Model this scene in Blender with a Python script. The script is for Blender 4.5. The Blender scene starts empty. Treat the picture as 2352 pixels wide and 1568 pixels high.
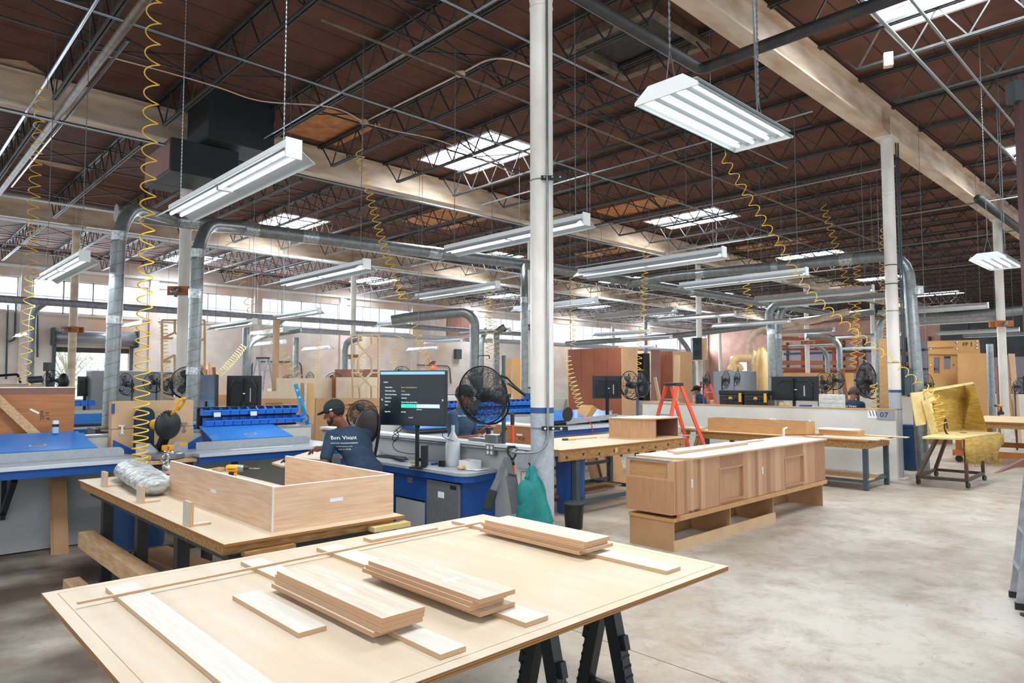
import bpy, math, random
from math import sin, cos, tan, pi, radians, sqrt, atan2
from mathutils import Vector as V, Matrix, Euler
random.seed(7)
S = bpy.context.scene
C = S.collection

# ------------------------------------------------------------------ camera geometry (metres; +X and +Y run along the building grid)
A = radians(46.2); PT = radians(3.36); F = 1568.0; H = 1.75
CA, SA, CP, SP = cos(A), sin(A), cos(PT), sin(PT)
cam = bpy.data.cameras.new('camera'); cam.sensor_width = 36; cam.lens = 36*F/2352; cam.clip_end = 300; cam.clip_start = .05
co = bpy.data.objects.new('camera', cam); C.objects.link(co); co.location = (0, 0, H)
R_ = V((SA, -CA, 0)); D_ = V((CA*CP, SA*CP, SP)); U_ = R_.cross(D_)
co.rotation_euler = Matrix((R_, U_, -D_)).transposed().to_euler()
S.camera = co
def ray(x, y):
    u = (x-1176)/F; v = (784-y)/F
    return (CA*CP+SA*u-CA*SP*v, SA*CP-CA*u-SA*SP*v, SP+CP*v)
def pz(x, y, z=0):
    d = ray(x, y); t = (z-H)/d[2]; return V((d[0]*t, d[1]*t, z))
def pX(x, y, X):
    d = ray(x, y); t = X/d[0]; return V((X, d[1]*t, H+d[2]*t))
def pY(x, y, Y):
    d = ray(x, y); t = Y/d[1]; return V((d[0]*t, Y, H+d[2]*t))
def pD(x, y, dep):
    d = ray(x, y); t = dep/(d[0]*CA+d[1]*SA); return V((d[0]*t, d[1]*t, H+d[2]*t))

# ------------------------------------------------------------------ materials
def lin(h):
    if isinstance(h, str):
        h = h.lstrip('#'); r = [int(h[i:i+2], 16)/255 for i in (0, 2, 4)]
    else: r = h
    return tuple((c/12.92 if c <= .04045 else ((c+.055)/1.055)**2.4) for c in r)+(1,)
M = {}
def mat(name, c1, c2=None, scale=6, stretch=(1, 1, 1), rough=.55, metal=0, bump=0, detail=4, emit=0, lo=.35, hi=.65, spec=.5, coat=0, c3=None, s3=1.2):
    m = bpy.data.materials.new(name); m.use_nodes = True; n = m.node_tree.nodes; l = m.node_tree.links
    b = n['Principled BSDF']; b.inputs['Roughness'].default_value = rough; b.inputs['Metallic'].default_value = metal
    b.inputs['Specular IOR Level'].default_value = spec; b.inputs['Coat Weight'].default_value = coat
    b.inputs['Base Color'].default_value = lin(c1)
    if emit:
        b.inputs['Emission Color'].default_value = lin(c1); b.inputs['Emission Strength'].default_value = emit
    if c2 or bump:
        tc = n.new('ShaderNodeTexCoord'); mp = n.new('ShaderNodeMapping'); mp.inputs['Scale'].default_value = stretch
        nz = n.new('ShaderNodeTexNoise'); nz.inputs['Scale'].default_value = scale; nz.inputs['Detail'].default_value = detail
        l.new(tc.outputs['Object'], mp.inputs['Vector']); l.new(mp.outputs['Vector'], nz.inputs['Vector'])
        if c2:
            r = n.new('ShaderNodeValToRGB'); e = r.color_ramp.elements
            e[0].position = lo; e[0].color = lin(c1); e[1].position = hi; e[1].color = lin(c2)
            l.new(nz.outputs['Fac'], r.inputs['Fac']); out = r.outputs['Color']
            if c3:
                n2 = n.new('ShaderNodeTexNoise'); n2.inputs['Scale'].default_value = s3; n2.inputs['Detail'].default_value = 3
                l.new(tc.outputs['Object'], n2.inputs['Vector'])
                r2 = n.new('ShaderNodeValToRGB'); r2.color_ramp.elements[0].position = .48; r2.color_ramp.elements[1].position = .68
                l.new(n2.outputs['Fac'], r2.inputs['Fac'])
                mx = n.new('ShaderNodeMix'); mx.data_type = 'RGBA'; mx.inputs[7].default_value = lin(c3)
                l.new(r2.outputs['Color'], mx.inputs[0]); l.new(out, mx.inputs[6]); out = mx.outputs[2]
            l.new(out, b.inputs['Base Color'])
        if bump:
            bp = n.new('ShaderNodeBump'); bp.inputs['Strength'].default_value = bump; bp.inputs['Distance'].default_value = .02
            l.new(nz.outputs['Fac'], bp.inputs['Height']); l.new(bp.outputs['Normal'], b.inputs['Normal'])
    M[name] = m; return m
def plymat(name, face, face2, dark, light, layers, stretch=(20, 1.5, 4), axis='Z'):
    """plywood: veneered faces, striped edges (glue lines follow the sheet's own thickness)"""
    m = mat(name, face, face2, 5, stretch, .55); n = m.node_tree.nodes; l = m.node_tree.links; b = n['Principled BSDF']
    g = n.new('ShaderNodeNewGeometry'); sx = n.new('ShaderNodeSeparateXYZ'); l.new(g.outputs['True Normal'], sx.inputs[0])
    ab = n.new('ShaderNodeMath'); ab.operation = 'ABSOLUTE'; l.new(sx.outputs[axis], ab.inputs[0])
    gt = n.new('ShaderNodeMath'); gt.operation = 'LESS_THAN'; gt.inputs[1].default_value = .5; l.new(ab.outputs[0], gt.inputs[0])
    tc = n.new('ShaderNodeTexCoord'); s2 = n.new('ShaderNodeSeparateXYZ'); l.new(tc.outputs['Object'], s2.inputs[0])
    mu = n.new('ShaderNodeMath'); mu.operation = 'MULTIPLY'; mu.inputs[1].default_value = layers; l.new(s2.outputs[axis], mu.inputs[0])
    fr = n.new('ShaderNodeMath'); fr.operation = 'FRACT'; l.new(mu.outputs[0], fr.inputs[0])
    r = n.new('ShaderNodeValToRGB'); e = r.color_ramp.elements; e[0].position = .3; e[0].color = lin(dark); e[1].position = .5; e[1].color = lin(light)
    l.new(fr.outputs[0], r.inputs['Fac'])
    mx = n.new('ShaderNodeMix'); mx.data_type = 'RGBA'
    src = b.inputs['Base Color'].links[0].from_socket
    l.new(gt.outputs[0], mx.inputs[0]); l.new(src, mx.inputs[6]); l.new(r.outputs['Color'], mx.inputs[7]); l.new(mx.outputs[2], b.inputs['Base Color'])
    return m
def stripe(name, c1, c2, axis, freq, width, rough=.6, noise=None, metal=0):
    """surface with regular thin seams across one axis"""
    m = mat(name, c1, noise or c1, 2.5, (1, 1, 1), rough, metal, lo=.3, hi=.7); n = m.node_tree.nodes; l = m.node_tree.links; b = n['Principled BSDF']
    tc = n.new('ShaderNodeTexCoord'); s2 = n.new('ShaderNodeSeparateXYZ'); l.new(tc.outputs['Object'], s2.inputs[0])
    mu = n.new('ShaderNodeMath'); mu.operation = 'MULTIPLY'; mu.inputs[1].default_value = freq; l.new(s2.outputs[axis], mu.inputs[0])
    fr = n.new('ShaderNodeMath'); fr.operation = 'FRACT'; l.new(mu.outputs[0], fr.inputs[0])
    gt = n.new('ShaderNodeMath'); gt.operation = 'LESS_THAN'; gt.inputs[1].default_value = width; l.new(fr.outputs[0], gt.inputs[0])
    mx = n.new('ShaderNodeMix'); mx.data_type = 'RGBA'; mx.inputs[7].default_value = lin(c2)
    src = b.inputs['Base Color'].links[0].from_socket
    l.new(gt.outputs[0], mx.inputs[0]); l.new(src, mx.inputs[6]); l.new(mx.outputs[2], b.inputs['Base Color'])
    return m
def concrete():
    m = mat('concrete', '#b9b3a6', rough=.5); n = m.node_tree.nodes; l = m.node_tree.links; b = n['Principled BSDF']; tc = n.new('ShaderNodeTexCoord'); col = None
    for sc, det, ro, p0, p1, ca, cb in ((.55, 8, .62, .4, .62, '#aca292', '#c2bcb0'), (2.3, 12, .72, .46, .66, None, '#8f7a69'), (1.1, 10, .7, .52, .68, None, '#cdc8bd'), (.8, 11, .72, .5, .68, None, '#9c8876'), (6.5, 10, .75, .58, .68, None, '#7d746a'), (.16, 3, .5, .5, .6, None, None)):
        nz = n.new('ShaderNodeTexNoise'); nz.inputs['Scale'].default_value = sc; nz.inputs['Detail'].default_value = det; nz.inputs['Roughness'].default_value = ro; nz.inputs['Distortion'].default_value = .35
        l.new(tc.outputs['Object'], nz.inputs['Vector'])
        if cb is None: continue
        r = n.new('ShaderNodeValToRGB'); e = r.color_ramp.elements; e[0].position = p0; e[1].position = p1
        if ca: e[0].color = lin(ca); e[1].color = lin(cb); l.new(nz.outputs['Fac'], r.inputs['Fac']); col = r.outputs['Color']
        else:
            e[0].color = (0, 0, 0, 1); e[1].color = (.75, .75, .75, 1); l.new(nz.outputs['Fac'], r.inputs['Fac'])
            mx = n.new('ShaderNodeMix'); mx.data_type = 'RGBA'; mx.inputs[7].default_value = lin(cb); l.new(r.outputs['Color'], mx.inputs[0]); l.new(col, mx.inputs[6]); col = mx.outputs[2]
    # older oil-stained slab on the low X side of the first saw cut
    s2 = n.new('ShaderNodeSeparateXYZ'); l.new(tc.outputs['Object'], s2.inputs[0]); nz = n.new('ShaderNodeTexNoise'); nz.inputs['Scale'].default_value = 1.2; nz.inputs['Detail'].default_value = 8; l.new(tc.outputs['Object'], nz.inputs['Vector'])
    mr = n.new('ShaderNodeMapRange'); mr.inputs[1].default_value = 3.4+OX; mr.inputs[2].default_value = 2.0+OX; l.new(s2.outputs['X'], mr.inputs[0])
    mu = n.new('ShaderNodeMath'); mu.operation = 'MULTIPLY'; l.new(mr.outputs[0], mu.inputs[0]); r = n.new('ShaderNodeValToRGB'); r.color_ramp.elements[0].position = .3; r.color_ramp.elements[1].position = .56; l.new(nz.outputs['Fac'], r.inputs['Fac']); l.new(r.outputs['Color'], mu.inputs[1])
    mx = n.new('ShaderNodeMix'); mx.data_type = 'RGBA'; mx.inputs[7].default_value = lin('#55463a'); l.new(mu.outputs[0], mx.inputs[0]); l.new(col, mx.inputs[6]); l.new(mx.outputs[2], b.inputs['Base Color'])
    bp = n.new('ShaderNodeBump'); bp.inputs['Strength'].default_value = .08; l.new(nz.outputs['Fac'], bp.inputs['Height']); l.new(bp.outputs['Normal'], b.inputs['Normal'])
OX = -24.5      # the floor object's origin sits at the slab centre (x = 24.5 m)
#--shell
concrete()
stripe('deck', '#704838', '#35261f', 'Y', 1.64, .04, .9, '#5a3a2d')
mat('deck_patch', '#d99a62', '#b9713f', 4, (1, 1, 1), .8)
mat('deck_flake', '#c2a183', '#a5866c', 4, (1, 1, 1), .9)
mat('beam_cream', '#d6c3ad', '#ae8d70', 2.2, (.6, 2, 2), .6, detail=6, lo=.4, hi=.75)
mat('dark_steel', '#272a2c', '#3b3836', 9, (1, 1, 1), .55)
mat('pipe_tan', '#7d6c58', '#5d5145', 6, (1, 1, 1), .6)
mat('conduit', '#8f9698', rough=.35, metal=.8)
mat('wall_paint', '#d9d1cb', '#cabeb7', 1.1, (1, 1, 1.6), .8, detail=6, c3='#c8a68c', s3=.35)
mat('wall_dark', '#59595c', '#4b4a4e', 1, (1, 1, 1), .8)
mat('wall_brick', '#c79f90', '#b98c7c', 1.5, (1, 1, 1), .85)
mat('window_frame', '#a9a9b4', rough=.5)
mat('col_white', '#dcd8d0', '#cfc8bf', 5, (1, 1, .5), .45, bump=.05)
mat('col_grey', '#a9aeb6', '#989ea8', 40, (1, 1, 1), .35, bump=.12)
mat('blue_band', '#1f4a80', rough=.4)
mat('galv', '#8b969b', '#7f7e78', 9, (1, 1, 1), .4, .6, lo=.3, hi=.7)
mat('galv_seam', '#465056', rough=.5, metal=.4)
mat('duct_tape', '#c9cccb', '#8f979a', 30, (1, 1, 1), .3, .6)
mat('duct_black', '#24292b', '#1d2224', 3, (1, 1, 1), .6)
mat('white_enamel', '#e3e6e6', rough=.35)
mat('dusty_top', '#a3958a', '#8a7d73', 8, (1, 1, 1), .7)
mat('tube_glow', '#f2fbff', emit=2.2)
mat('lamp_reflector', '#aeb5b7', rough=.35, metal=.3)
mat('sky_pane', '#f4fbff', emit=4.2)
mat('added_dark_plate', '#7b8183', rough=.5)
mat('galv_lit', '#a3a6ae', '#8f929a', 9, (1, 1, 1), .45, .2)  # paler galvanized copy: light on the window-side ducts put into the colour
mat('chain', '#6f7376', rough=.4, metal=.7)
mat('yellow_hose', '#f2c544', '#e6b230', 20, (1, 1, 1), .4)
mat('yellow_hose_pale', '#e8cf86', rough=.45)
#--wood
mat('pale_maple', '#d8c8b2', '#d0bda5', 2.2, (6, .6, 2), .55, c3='#d4bd9e', s3=1.6)
plymat('birch_ply', '#dcd6cd', '#d3cabf', '#a5774f', '#dcc09c', 220)
plymat('birch_up', '#ded2c4', '#d3c5b4', '#8f6240', '#dcb98f', 210, (3, 14, 4), 'X')
plymat('oak_ply', '#d9cdbd', '#cbbba7', '#a3714a', '#d3ad88', 210, (14, .8, 3))
plymat('bench_ply', '#dfc39b', '#d1b184', '#7a4d22', '#b07c3f', 110)
mat('maple_x', '#dcbc9f', '#cba785', 4, (1, 16, 14), .5, detail=6)
mat('maple_y', '#dcbc9f', '#cba785', 4, (16, 1, 14), .5, detail=6)
mat('white_edge', '#ece3d8', rough=.5)
mat('oak_zx', '#c69b74', '#b0845d', 5, (22, 22, .8), .5, detail=6)
mat('oak_h', '#c99b6b', '#b5854f', 5, (3, 1.2, 26), .5, detail=6)
mat('mdf', '#b98f66', '#ad845c', 3, (1, 1, 1), .7)
mat('mdf_pale', '#d2b08a', '#c6a37c', 3, (1, 1, 1), .7)
mat('rough_beam', '#b98d58', '#8d6434', 5, (2, 9, 9), .7, detail=7)
mat('rough_pine', '#d3af88', '#bd9468', 4, (9, 1.2, 9), .7, detail=6)
mat('hardboard', '#97573a', '#89492f', 1.5, (1, 1, 1), .65)
mat('wine_panel', '#8d6258', '#805549', 1.5, (1, 1, 1), .6)
mat('cardboard', '#c0935f', '#b38650', 2, (1, 1, 1), .8)
mat('orange_rack', '#b4562b', rough=.6)
mat('lumber', '#b9774a', '#8d5431', 4, (1, 8, 8), .7)
mat('brown_veneer', '#b77a4b', '#a86c3f', 2.5, (1.2, 1, 14), .5, detail=6)
mat('pine_dark', '#a36a3d', '#8c5730', 4, (9, 9, 1.2), .6)
#--paint, plastic, metal, cloth
mat('laminate_grey', '#a7adb3', '#9ba1a8', 40, (1, 1, 1), .35)
mat('panel_grey', '#b4b5b6', '#a6a7a9', 1.2, (1, 1, 1), .6)
mat('panel_white', '#d3d2cb', '#c5c3ba', 1.2, (1, 1, 1), .55)
mat('blue_paint', '#0e4f9f', '#0c458c', 2, (1, 1, 1), .4)
mat('blue_lid', '#4189d8', '#387ccc', 2, (1, 1, 1), .2)
mat('blue_bin', '#2b73d6', rough=.3)
mat('blue_barrel', '#17426f', rough=.4)
mat('light_blue_edge', '#c7d0d8', rough=.35)
mat('black_plastic', '#1b1f21', rough=.4)
mat('black_gloss', '#0d1518', rough=.12)
mat('black_matte', '#202427', '#181b1d', 20, (1, 1, 1), .7)
mat('black_metal', '#1f2326', rough=.4, metal=.4)
mat('steel_leg', '#3c454a', '#333b40', 6, (1, 1, 1), .5)
mat('steel_leg_blue', '#44565f', '#394a52', 6, (1, 1, 1), .5)
mat('alu', '#b9bcc4', '#a2a5ae', 12, (1, 1, 1), .35, .7)
mat('chrome', '#c9cccd', rough=.18, metal=.95)
mat('steel_grey', '#8b8f94', '#80848a', 30, (12, 1, 1), .35, .5)
mat('tool_yellow', '#e8a81e', rough=.4)
mat('orange_glass', '#e2491f', rough=.4)
mat('red_post', '#4d2420', rough=.55)
mat('red', '#c1272d', rough=.4)
mat('teal', '#137f7c', '#0f6c6b', 12, (1, 1, 1), .7, bump=.25)
mat('lime', '#a5d83a', rough=.7)
mat('navy_cloth', '#20384f', '#1a2f44', 7, (1, 1, 1), .85, bump=.35, detail=3)
mat('slate_cloth', '#2f4c63', '#284358', 7, (1, 1, 1), .85, bump=.35, detail=3)
mat('trouser', '#2b3442', rough=.9)
mat('skin', '#9a6247', '#8d5840', 8, (1, 1, 1), .5)
mat('skin_dark', '#7c4a34', '#6f422e', 8, (1, 1, 1), .5)
mat('hair', '#15110f', rough=.7)
mat('grey_hair', '#4d4a48', rough=.8)
mat('cap_black', '#14201f', rough=.8)
mat('white_paint', '#eef0ef', rough=.5)
mat('paper', '#e6e8e6', rough=.7)
mat('sticker', '#d9e2ea', rough=.4)
mat('ink', '#26241f', rough=.7)
mat('grey_cloth', '#6e7174', '#63666a', 20, (1, 1, 1), .8)
mat('dark_leather', '#2a1d1c', '#231817', 6, (1, 1, 1), .5)
mat('silver_wrap', '#c9cecd', '#8d9493', 9, (1, 3, 2), .25, .1, bump=1.0, detail=9)
mat('foam_yellow', '#bd9a45', '#a07c2c', 5, (1, 1, 6), .7, bump=.5)
mat('foam_edge', '#e0ca92', '#cfb26c', 6, (1, 1, 1), .8)
mat('rust_steel', '#5d4a3a', '#4c3c2f', 8, (1, 1, 1), .6)
mat('orange_wood', '#b26a2c', '#9a5921', 5, (1, 1, 1), .6)
mat('dust_bag', '#e2c08e', '#d3ae78', 3, (4, 4, .6), .8)
mat('clear_plastic', '#cfd3d2', '#b5b5b0', 16, (3, 1, 3), .25)
mat('jug_white', '#d3d9dc', rough=.3)
mat('amber_liquid', '#7a3423', rough=.2)
mat('water_blue', '#9fd0ee', rough=.15)
mat('screen_dark', '#0a151d', rough=.25, emit=.4)
mat('fan_blade', '#4d5355', rough=.4)
mat('screen_bar', '#7fb2e6', emit=.45, rough=.3)
mat('screen_text', '#c9d6de', emit=.9, rough=.4)
mat('screen_warm', '#a39b70', emit=.8, rough=.4)
mat('screen_teal', '#25b79e', emit=.9, rough=.4)
mat('screen_pale', '#b5d2f4', emit=.5, rough=.4)
mat('screen_red', '#5a1016', emit=.6, rough=.4)
mat('sign_red', '#d64550', emit=.9, rough=.4)
mat('sign_grey', '#8b8f99', rough=.5)
mat('sign_navy', '#26344d', rough=.5)
mat('level_blue', '#1d86b3', rough=.4)
mat('outlet', '#e4e8e8', rough=.4)
mat('purple_wall', '#a99fae', rough=.8)
mat('tv_painted_reflection', '#5c7894', '#2b4258', .9, (1, 1, 1.5), .15)  # bluish reflection painted into the screen's own colour
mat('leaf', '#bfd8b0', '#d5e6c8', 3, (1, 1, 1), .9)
mat('branch', '#b7b0a6', rough=.9)
mat('asphalt', '#c9c7c2', rough=.9)
def glass(name):
    m = bpy.data.materials.new(name); m.use_nodes = True; n = m.node_tree.nodes; l = m.node_tree.links
    n.remove(n['Principled BSDF']); t = n.new('ShaderNodeBsdfTransparent'); t.inputs[0].default_value = (.93, .97, 1, 1)
    g = n.new('ShaderNodeBsdfGlossy'); g.inputs['Roughness'].default_value = .05
    x = n.new('ShaderNodeMixShader'); x.inputs[0].default_value = .06
    l.new(t.outputs[0], x.inputs[1]); l.new(g.outputs[0], x.inputs[2]); l.new(x.outputs[0], n['Material Output'].inputs[0]); M[name] = m
glass('glass')

# ------------------------------------------------------------------ mesh builder
ROOTS = []
class B:
    def __init__(s, M0=None): s.v = []; s.f = []; s.M = M0
    def add(s, vs, fs):
        o = len(s.v)
        s.v += [tuple(s.M @ V(p)) if s.M else tuple(p) for p in vs]
        s.f += [tuple(i+o for i in q) for q in fs]; return s
    def bb(s, x0, x1, y0, y1, z0, z1):
        return s.add([(x0,y0,z0),(x1,y0,z0),(x1,y1,z0),(x0,y1,z0),(x0,y0,z1),(x1,y0,z1),(x1,y1,z1),(x0,y1,z1)],
                     [(3,2,1,0),(4,5,6,7),(0,1,5,4),(1,2,6,5),(2,3,7,6),(3,0,4,7)])
    def box(s, c, d, rz=0):
        x, y, z = c; a, b, e = d[0]/2, d[1]/2, d[2]/2; k, q = cos(rz), sin(rz)
        return s.add([(x+k*i-q*j, y+q*i+k*j, z+h) for h in (-e, e) for i, j in ((-a,-b),(a,-b),(a,b),(-a,b))],
                     [(3,2,1,0),(4,5,6,7),(0,1,5,4),(1,2,6,5),(2,3,7,6),(3,0,4,7)])
    def bar(s, p, q, w, h, up=(0,0,1)):
        p, q = V(p), V(q); d = (q-p).normalized(); u = V(up)
        if abs(d.dot(u)) > .99: u = V((1,0,0))
        r = d.cross(u).normalized(); u = r.cross(d)
        return s.add([tuple(e+r*i*w/2+u*j*h/2) for e in (p, q) for i, j in ((-1,-1),(1,-1),(1,1),(-1,1))],
                     [(3,2,1,0),(4,5,6,7),(0,1,5,4),(1,2,6,5),(2,3,7,6),(3,0,4,7)])
    def tube(s, pts, r, n=8, closed=False, caps=True):
        pts = [V(p) for p in pts]; k = len(pts); rs = r if isinstance(r, (list, tuple)) else [r]*k
        vs = []; u = None
        for i, p in enumerate(pts):
            if closed: d = pts[(i+1) % k]-pts[i-1]
            else: d = pts[min(i+1, k-1)]-pts[max(i-1, 0)]
            d = d.normalized() if d.length > 1e-9 else V((0,0,1))
            if u is None:
                u = V((0,0,1)) if abs(d.z) < .9 else V((1,0,0))
            u = (u-d*u.dot(d)); u = u.normalized() if u.length > 1e-6 else d.orthogonal().normalized(); w = d.cross(u)
            vs += [tuple(p+(u*cos(2*pi*j/n)+w*sin(2*pi*j/n))*rs[i]) for j in range(n)]
        fs = []
        for i in range(k if closed else k-1):
            a, b = i*n, ((i+1) % k)*n
            fs += [(a+j, a+(j+1) % n, b+(j+1) % n, b+j) for j in range(n)]
        if caps and not closed: fs += [tuple(range(n))[::-1], tuple((k-1)*n+j for j in range(n))]
        return s.add(vs, fs)
    def cyl(s, p, q, r, n=12): return s.tube([p, q], r, n)
    def cap(s, p, r0, q, r1, n=12):
        p, q = V(p), V(q); d = (q-p).normalized(); pts = []; rs = []
        for t in (-1, -.85, -.5): pts.append(p+d*r0*t); rs.append(max(r0*sqrt(max(0, 1-t*t)), r0*.05))
        pts.append(p); rs.append(r0); pts.append(q); rs.append(r1)
        for t in (.5, .85, 1): pts.append(q+d*r1*t); rs.append(max(r1*sqrt(max(0, 1-t*t)), r1*.05))
        return s.tube(pts, rs, n)
    def lathe(s, c, prof, n=16, ax=(0,0,1)):
        c, ax = V(c), V(ax).normalized(); return s.tube([c+ax*z for r, z in prof], [max(r, 1e-4) for r, z in prof], n)
    def prism(s, poly, vec):
        k = len(poly); v = V(vec); return s.add([tuple(p) for p in poly]+[tuple(V(p)+v) for p in poly],
            [tuple(range(k))[::-1], tuple(range(k, 2*k))]+[(i, (i+1) % k, k+(i+1) % k, k+i) for i in range(k)])
    def ring(s, c, nrm, R, r, n=32, m=6):
        c, nrm = V(c), V(nrm).normalized(); u = nrm.orthogonal().normalized(); w = nrm.cross(u)
        return s.tube([c+(u*cos(2*pi*i/n)+w*sin(2*pi*i/n))*R for i in range(n)], r, m, closed=True)
    def ell(s, c, rad, n=14, m=9, rot=None):
        vs = []; fs = []; rm = rot or Matrix.Identity(3)
        for i in range(m+1):
            t = pi*i/m
            for j in range(n):
                p = 2*pi*j/n; q = rm @ V((rad[0]*max(sin(t), .02)*cos(p), rad[1]*max(sin(t), .02)*sin(p), -rad[2]*cos(t))); vs.append(tuple(V(c)+q))
        for i in range(m): fs += [(i*n+j, i*n+(j+1) % n, (i+1)*n+(j+1) % n, (i+1)*n+j) for j in range(n)]
        fs += [tuple(range(n))[::-1], tuple(m*n+j for j in range(n))]
        return s.add(vs, fs)
    def quad(s, a, b, c, d): return s.add([a, b, c, d], [(0,1,2,3)])
    def helix(s, p, q, R, turns, r, R1=None, pw=1.0, n=5, seg=12, th0=0):
        p, q = V(p), V(q); d = (q-p).normalized(); u = d.orthogonal().normalized(); w = d.cross(u); k = int(turns*seg); pts = []
        for i in range(k+1):
            t = i/k; rr = R if R1 is None else R+(R1-R)*t; a = 2*pi*turns*t+th0
            pts.append(p+(q-p)*(1-(1-t)**pw)+(u*cos(a)+w*sin(a))*rr)
        return s.tube(pts, r, n)
    def mesh(s, name, m, smooth=False):
        me = bpy.data.meshes.new(name); me.from_pydata(s.v, [], s.f); me.update()
        if isinstance(m, str): m = M[m]
        me.materials.append(m)
        if smooth: me.shade_smooth()
        return me
    def obj(s, name, m, parent=None, smooth=False, bevel=0, label=None, auto=False):
        o = bpy.data.objects.new(name, s.mesh(name, m, smooth or auto)); C.objects.link(o)
        if parent is not None: o.parent = parent
        else: ROOTS.append(o)
        if label: o['label'] = label
        if bevel:
            md = o.modifiers.new('bevel', 'BEVEL'); md.width = bevel; md.segments = 2; md.limit_method = 'ANGLE'
        if auto: sm(o, 40)
        return o
def sm(o, ang=40):
    me = o.data
    me.shade_smooth()
    try: me.set_sharp_from_angle(angle=radians(ang))
    except Exception: pass
def thing(name, label, cat, group=None):
    o = bpy.data.objects.new(name, None); C.objects.link(o); o.empty_display_size = .1
    o['label'] = label; o['category'] = cat
    if group: o['group'] = group
    ROOTS.append(o); return o
def tag(o, label, cat, group=None, kind=None):
    o['label'] = label; o['category'] = cat
    if group: o['group'] = group
    if kind: o['kind'] = kind
    return o
def struct(o, label=None, cat=None):
    o['kind'] = 'structure'
    if label: o['label'] = label
    if cat: o['category'] = cat
    return o
def kids(o): return [x for x in bpy.data.objects if x.parent == o]
DUPS = []
def dup(o, off, label=None, group=None): DUPS.append((o, V(off), label, group))
def text(s, size, fr, name, m, parent, depth=.0006, align='LEFT', bold=0, extra=1.0):
    """lettering as a real thin mesh; fr = Matrix frame (x along the line, y up, z out of the surface)"""
    cu = bpy.data.curves.new(name, 'FONT'); cu.body = s; cu.size = size; cu.extrude = depth; cu.align_x = align; cu.offset = bold; cu.resolution_u = 2
    t = bpy.data.objects.new(name, cu); C.objects.link(t)
    dg = bpy.context.evaluated_depsgraph_get(); me = bpy.data.meshes.new_from_object(t.evaluated_get(dg)); bpy.data.objects.remove(t)
    me.transform(fr @ Matrix.Diagonal((extra, 1, 1, 1))); me.materials.clear(); me.materials.append(M[m])
    o = bpy.data.objects.new(name, me); C.objects.link(o); o.parent = parent
    if parent is None: ROOTS.append(o)
    return o
def frame(o, x, y):
    x = V(x).normalized(); y = V(y); z = x.cross(y).normalized(); y = z.cross(x)
    m = Matrix((x, y, z)).transposed().to_4x4(); m.translation = V(o); return m
def rotz(p, a): return Matrix.Translation(V(p)) @ Matrix.Rotation(a, 4, 'Z')
def poly_bez(pts, n=8):
    """smooth path through points (Catmull-Rom)"""
    P = [V(p) for p in pts]; out = []
    for i in range(len(P)-1):
        a, b, c, d = P[max(i-1, 0)], P[i], P[i+1], P[min(i+2, len(P)-1)]
        for k in range(n):
            t = k/n; out.append(.5*((2*b)+(c-a)*t+(2*a-5*b+4*c-d)*t*t+(3*b-a-3*c+d)*t**3))
    return out+[P[-1]]
def bent(pts, r, n=6):
    """straight runs joined by round elbows"""
    P = [V(p) for p in pts]; out = [P[0]]
    for i in range(1, len(P)-1):
        a = (P[i-1]-P[i]); b = (P[i+1]-P[i]); k = min(r, a.length*.49, b.length*.49)
        s, e = P[i]+a.normalized()*k, P[i]+b.normalized()*k
        for j in range(n+1):
            t = j/n; out.append(s*(1-t)**2+P[i]*2*t*(1-t)+e*t*t)
    return out+[P[-1]]
# ================================================================== THE SETTING
X0, X1, Y0, Y1 = -7.0, 56.0, -6.0, 32.6
ZD = 6.95                                     # underside of the roof deck
BY = (4.25, 13.7, 23.2)                       # beam lines
b = B(); b.bb(X0, X1, Y0, Y1+.3, -.15, 0); struct(b.obj('floor', 'concrete'))
# saw-cut joints in the slab
b = B(); j = pz(2010, 1568).x
for x, in ((3.72,), (13.0,), (22.3,)): b.bb(x-.003, x+.003, Y0, Y1, .0003, .0008)
for y in (-.1, 8.5+4, 18.0): b.bb(X0, X1, y-.003, y+.003, .0003, .0008)
struct(b.obj('trim_1', 'rust_steel'))
# roof deck with its skylight openings
SKY = []
for y0 in (.75, 10.35, 19.9, 29.0):
    for k in range(-1, 6):
        x0 = 9.3+8.95*k
        if k < 0 and y0 > 5: continue
        if x0 > X0 and x0+1.55 < X1-1: SKY.append((x0, x0+1.55, y0, min(y0+2.45, 31.5)))
xs = sorted({X0, X1, *[s[0] for s in SKY], *[s[1] for s in SKY]}); ys = sorted({Y0, Y1, *[s[2] for s in SKY], *[s[3] for s in SKY]})
b = B()
for i in range(len(xs)-1):
    for j in range(len(ys)-1):
        cx, cy = (xs[i]+xs[i+1])/2, (ys[j]+ys[j+1])/2
        if not any(s[0] < cx < s[1] and s[2] < cy < s[3] for s in SKY): b.bb(xs[i], xs[i+1], ys[j], ys[j+1], ZD, ZD+.12)
struct(b.obj('ceiling', 'deck'))
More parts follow.
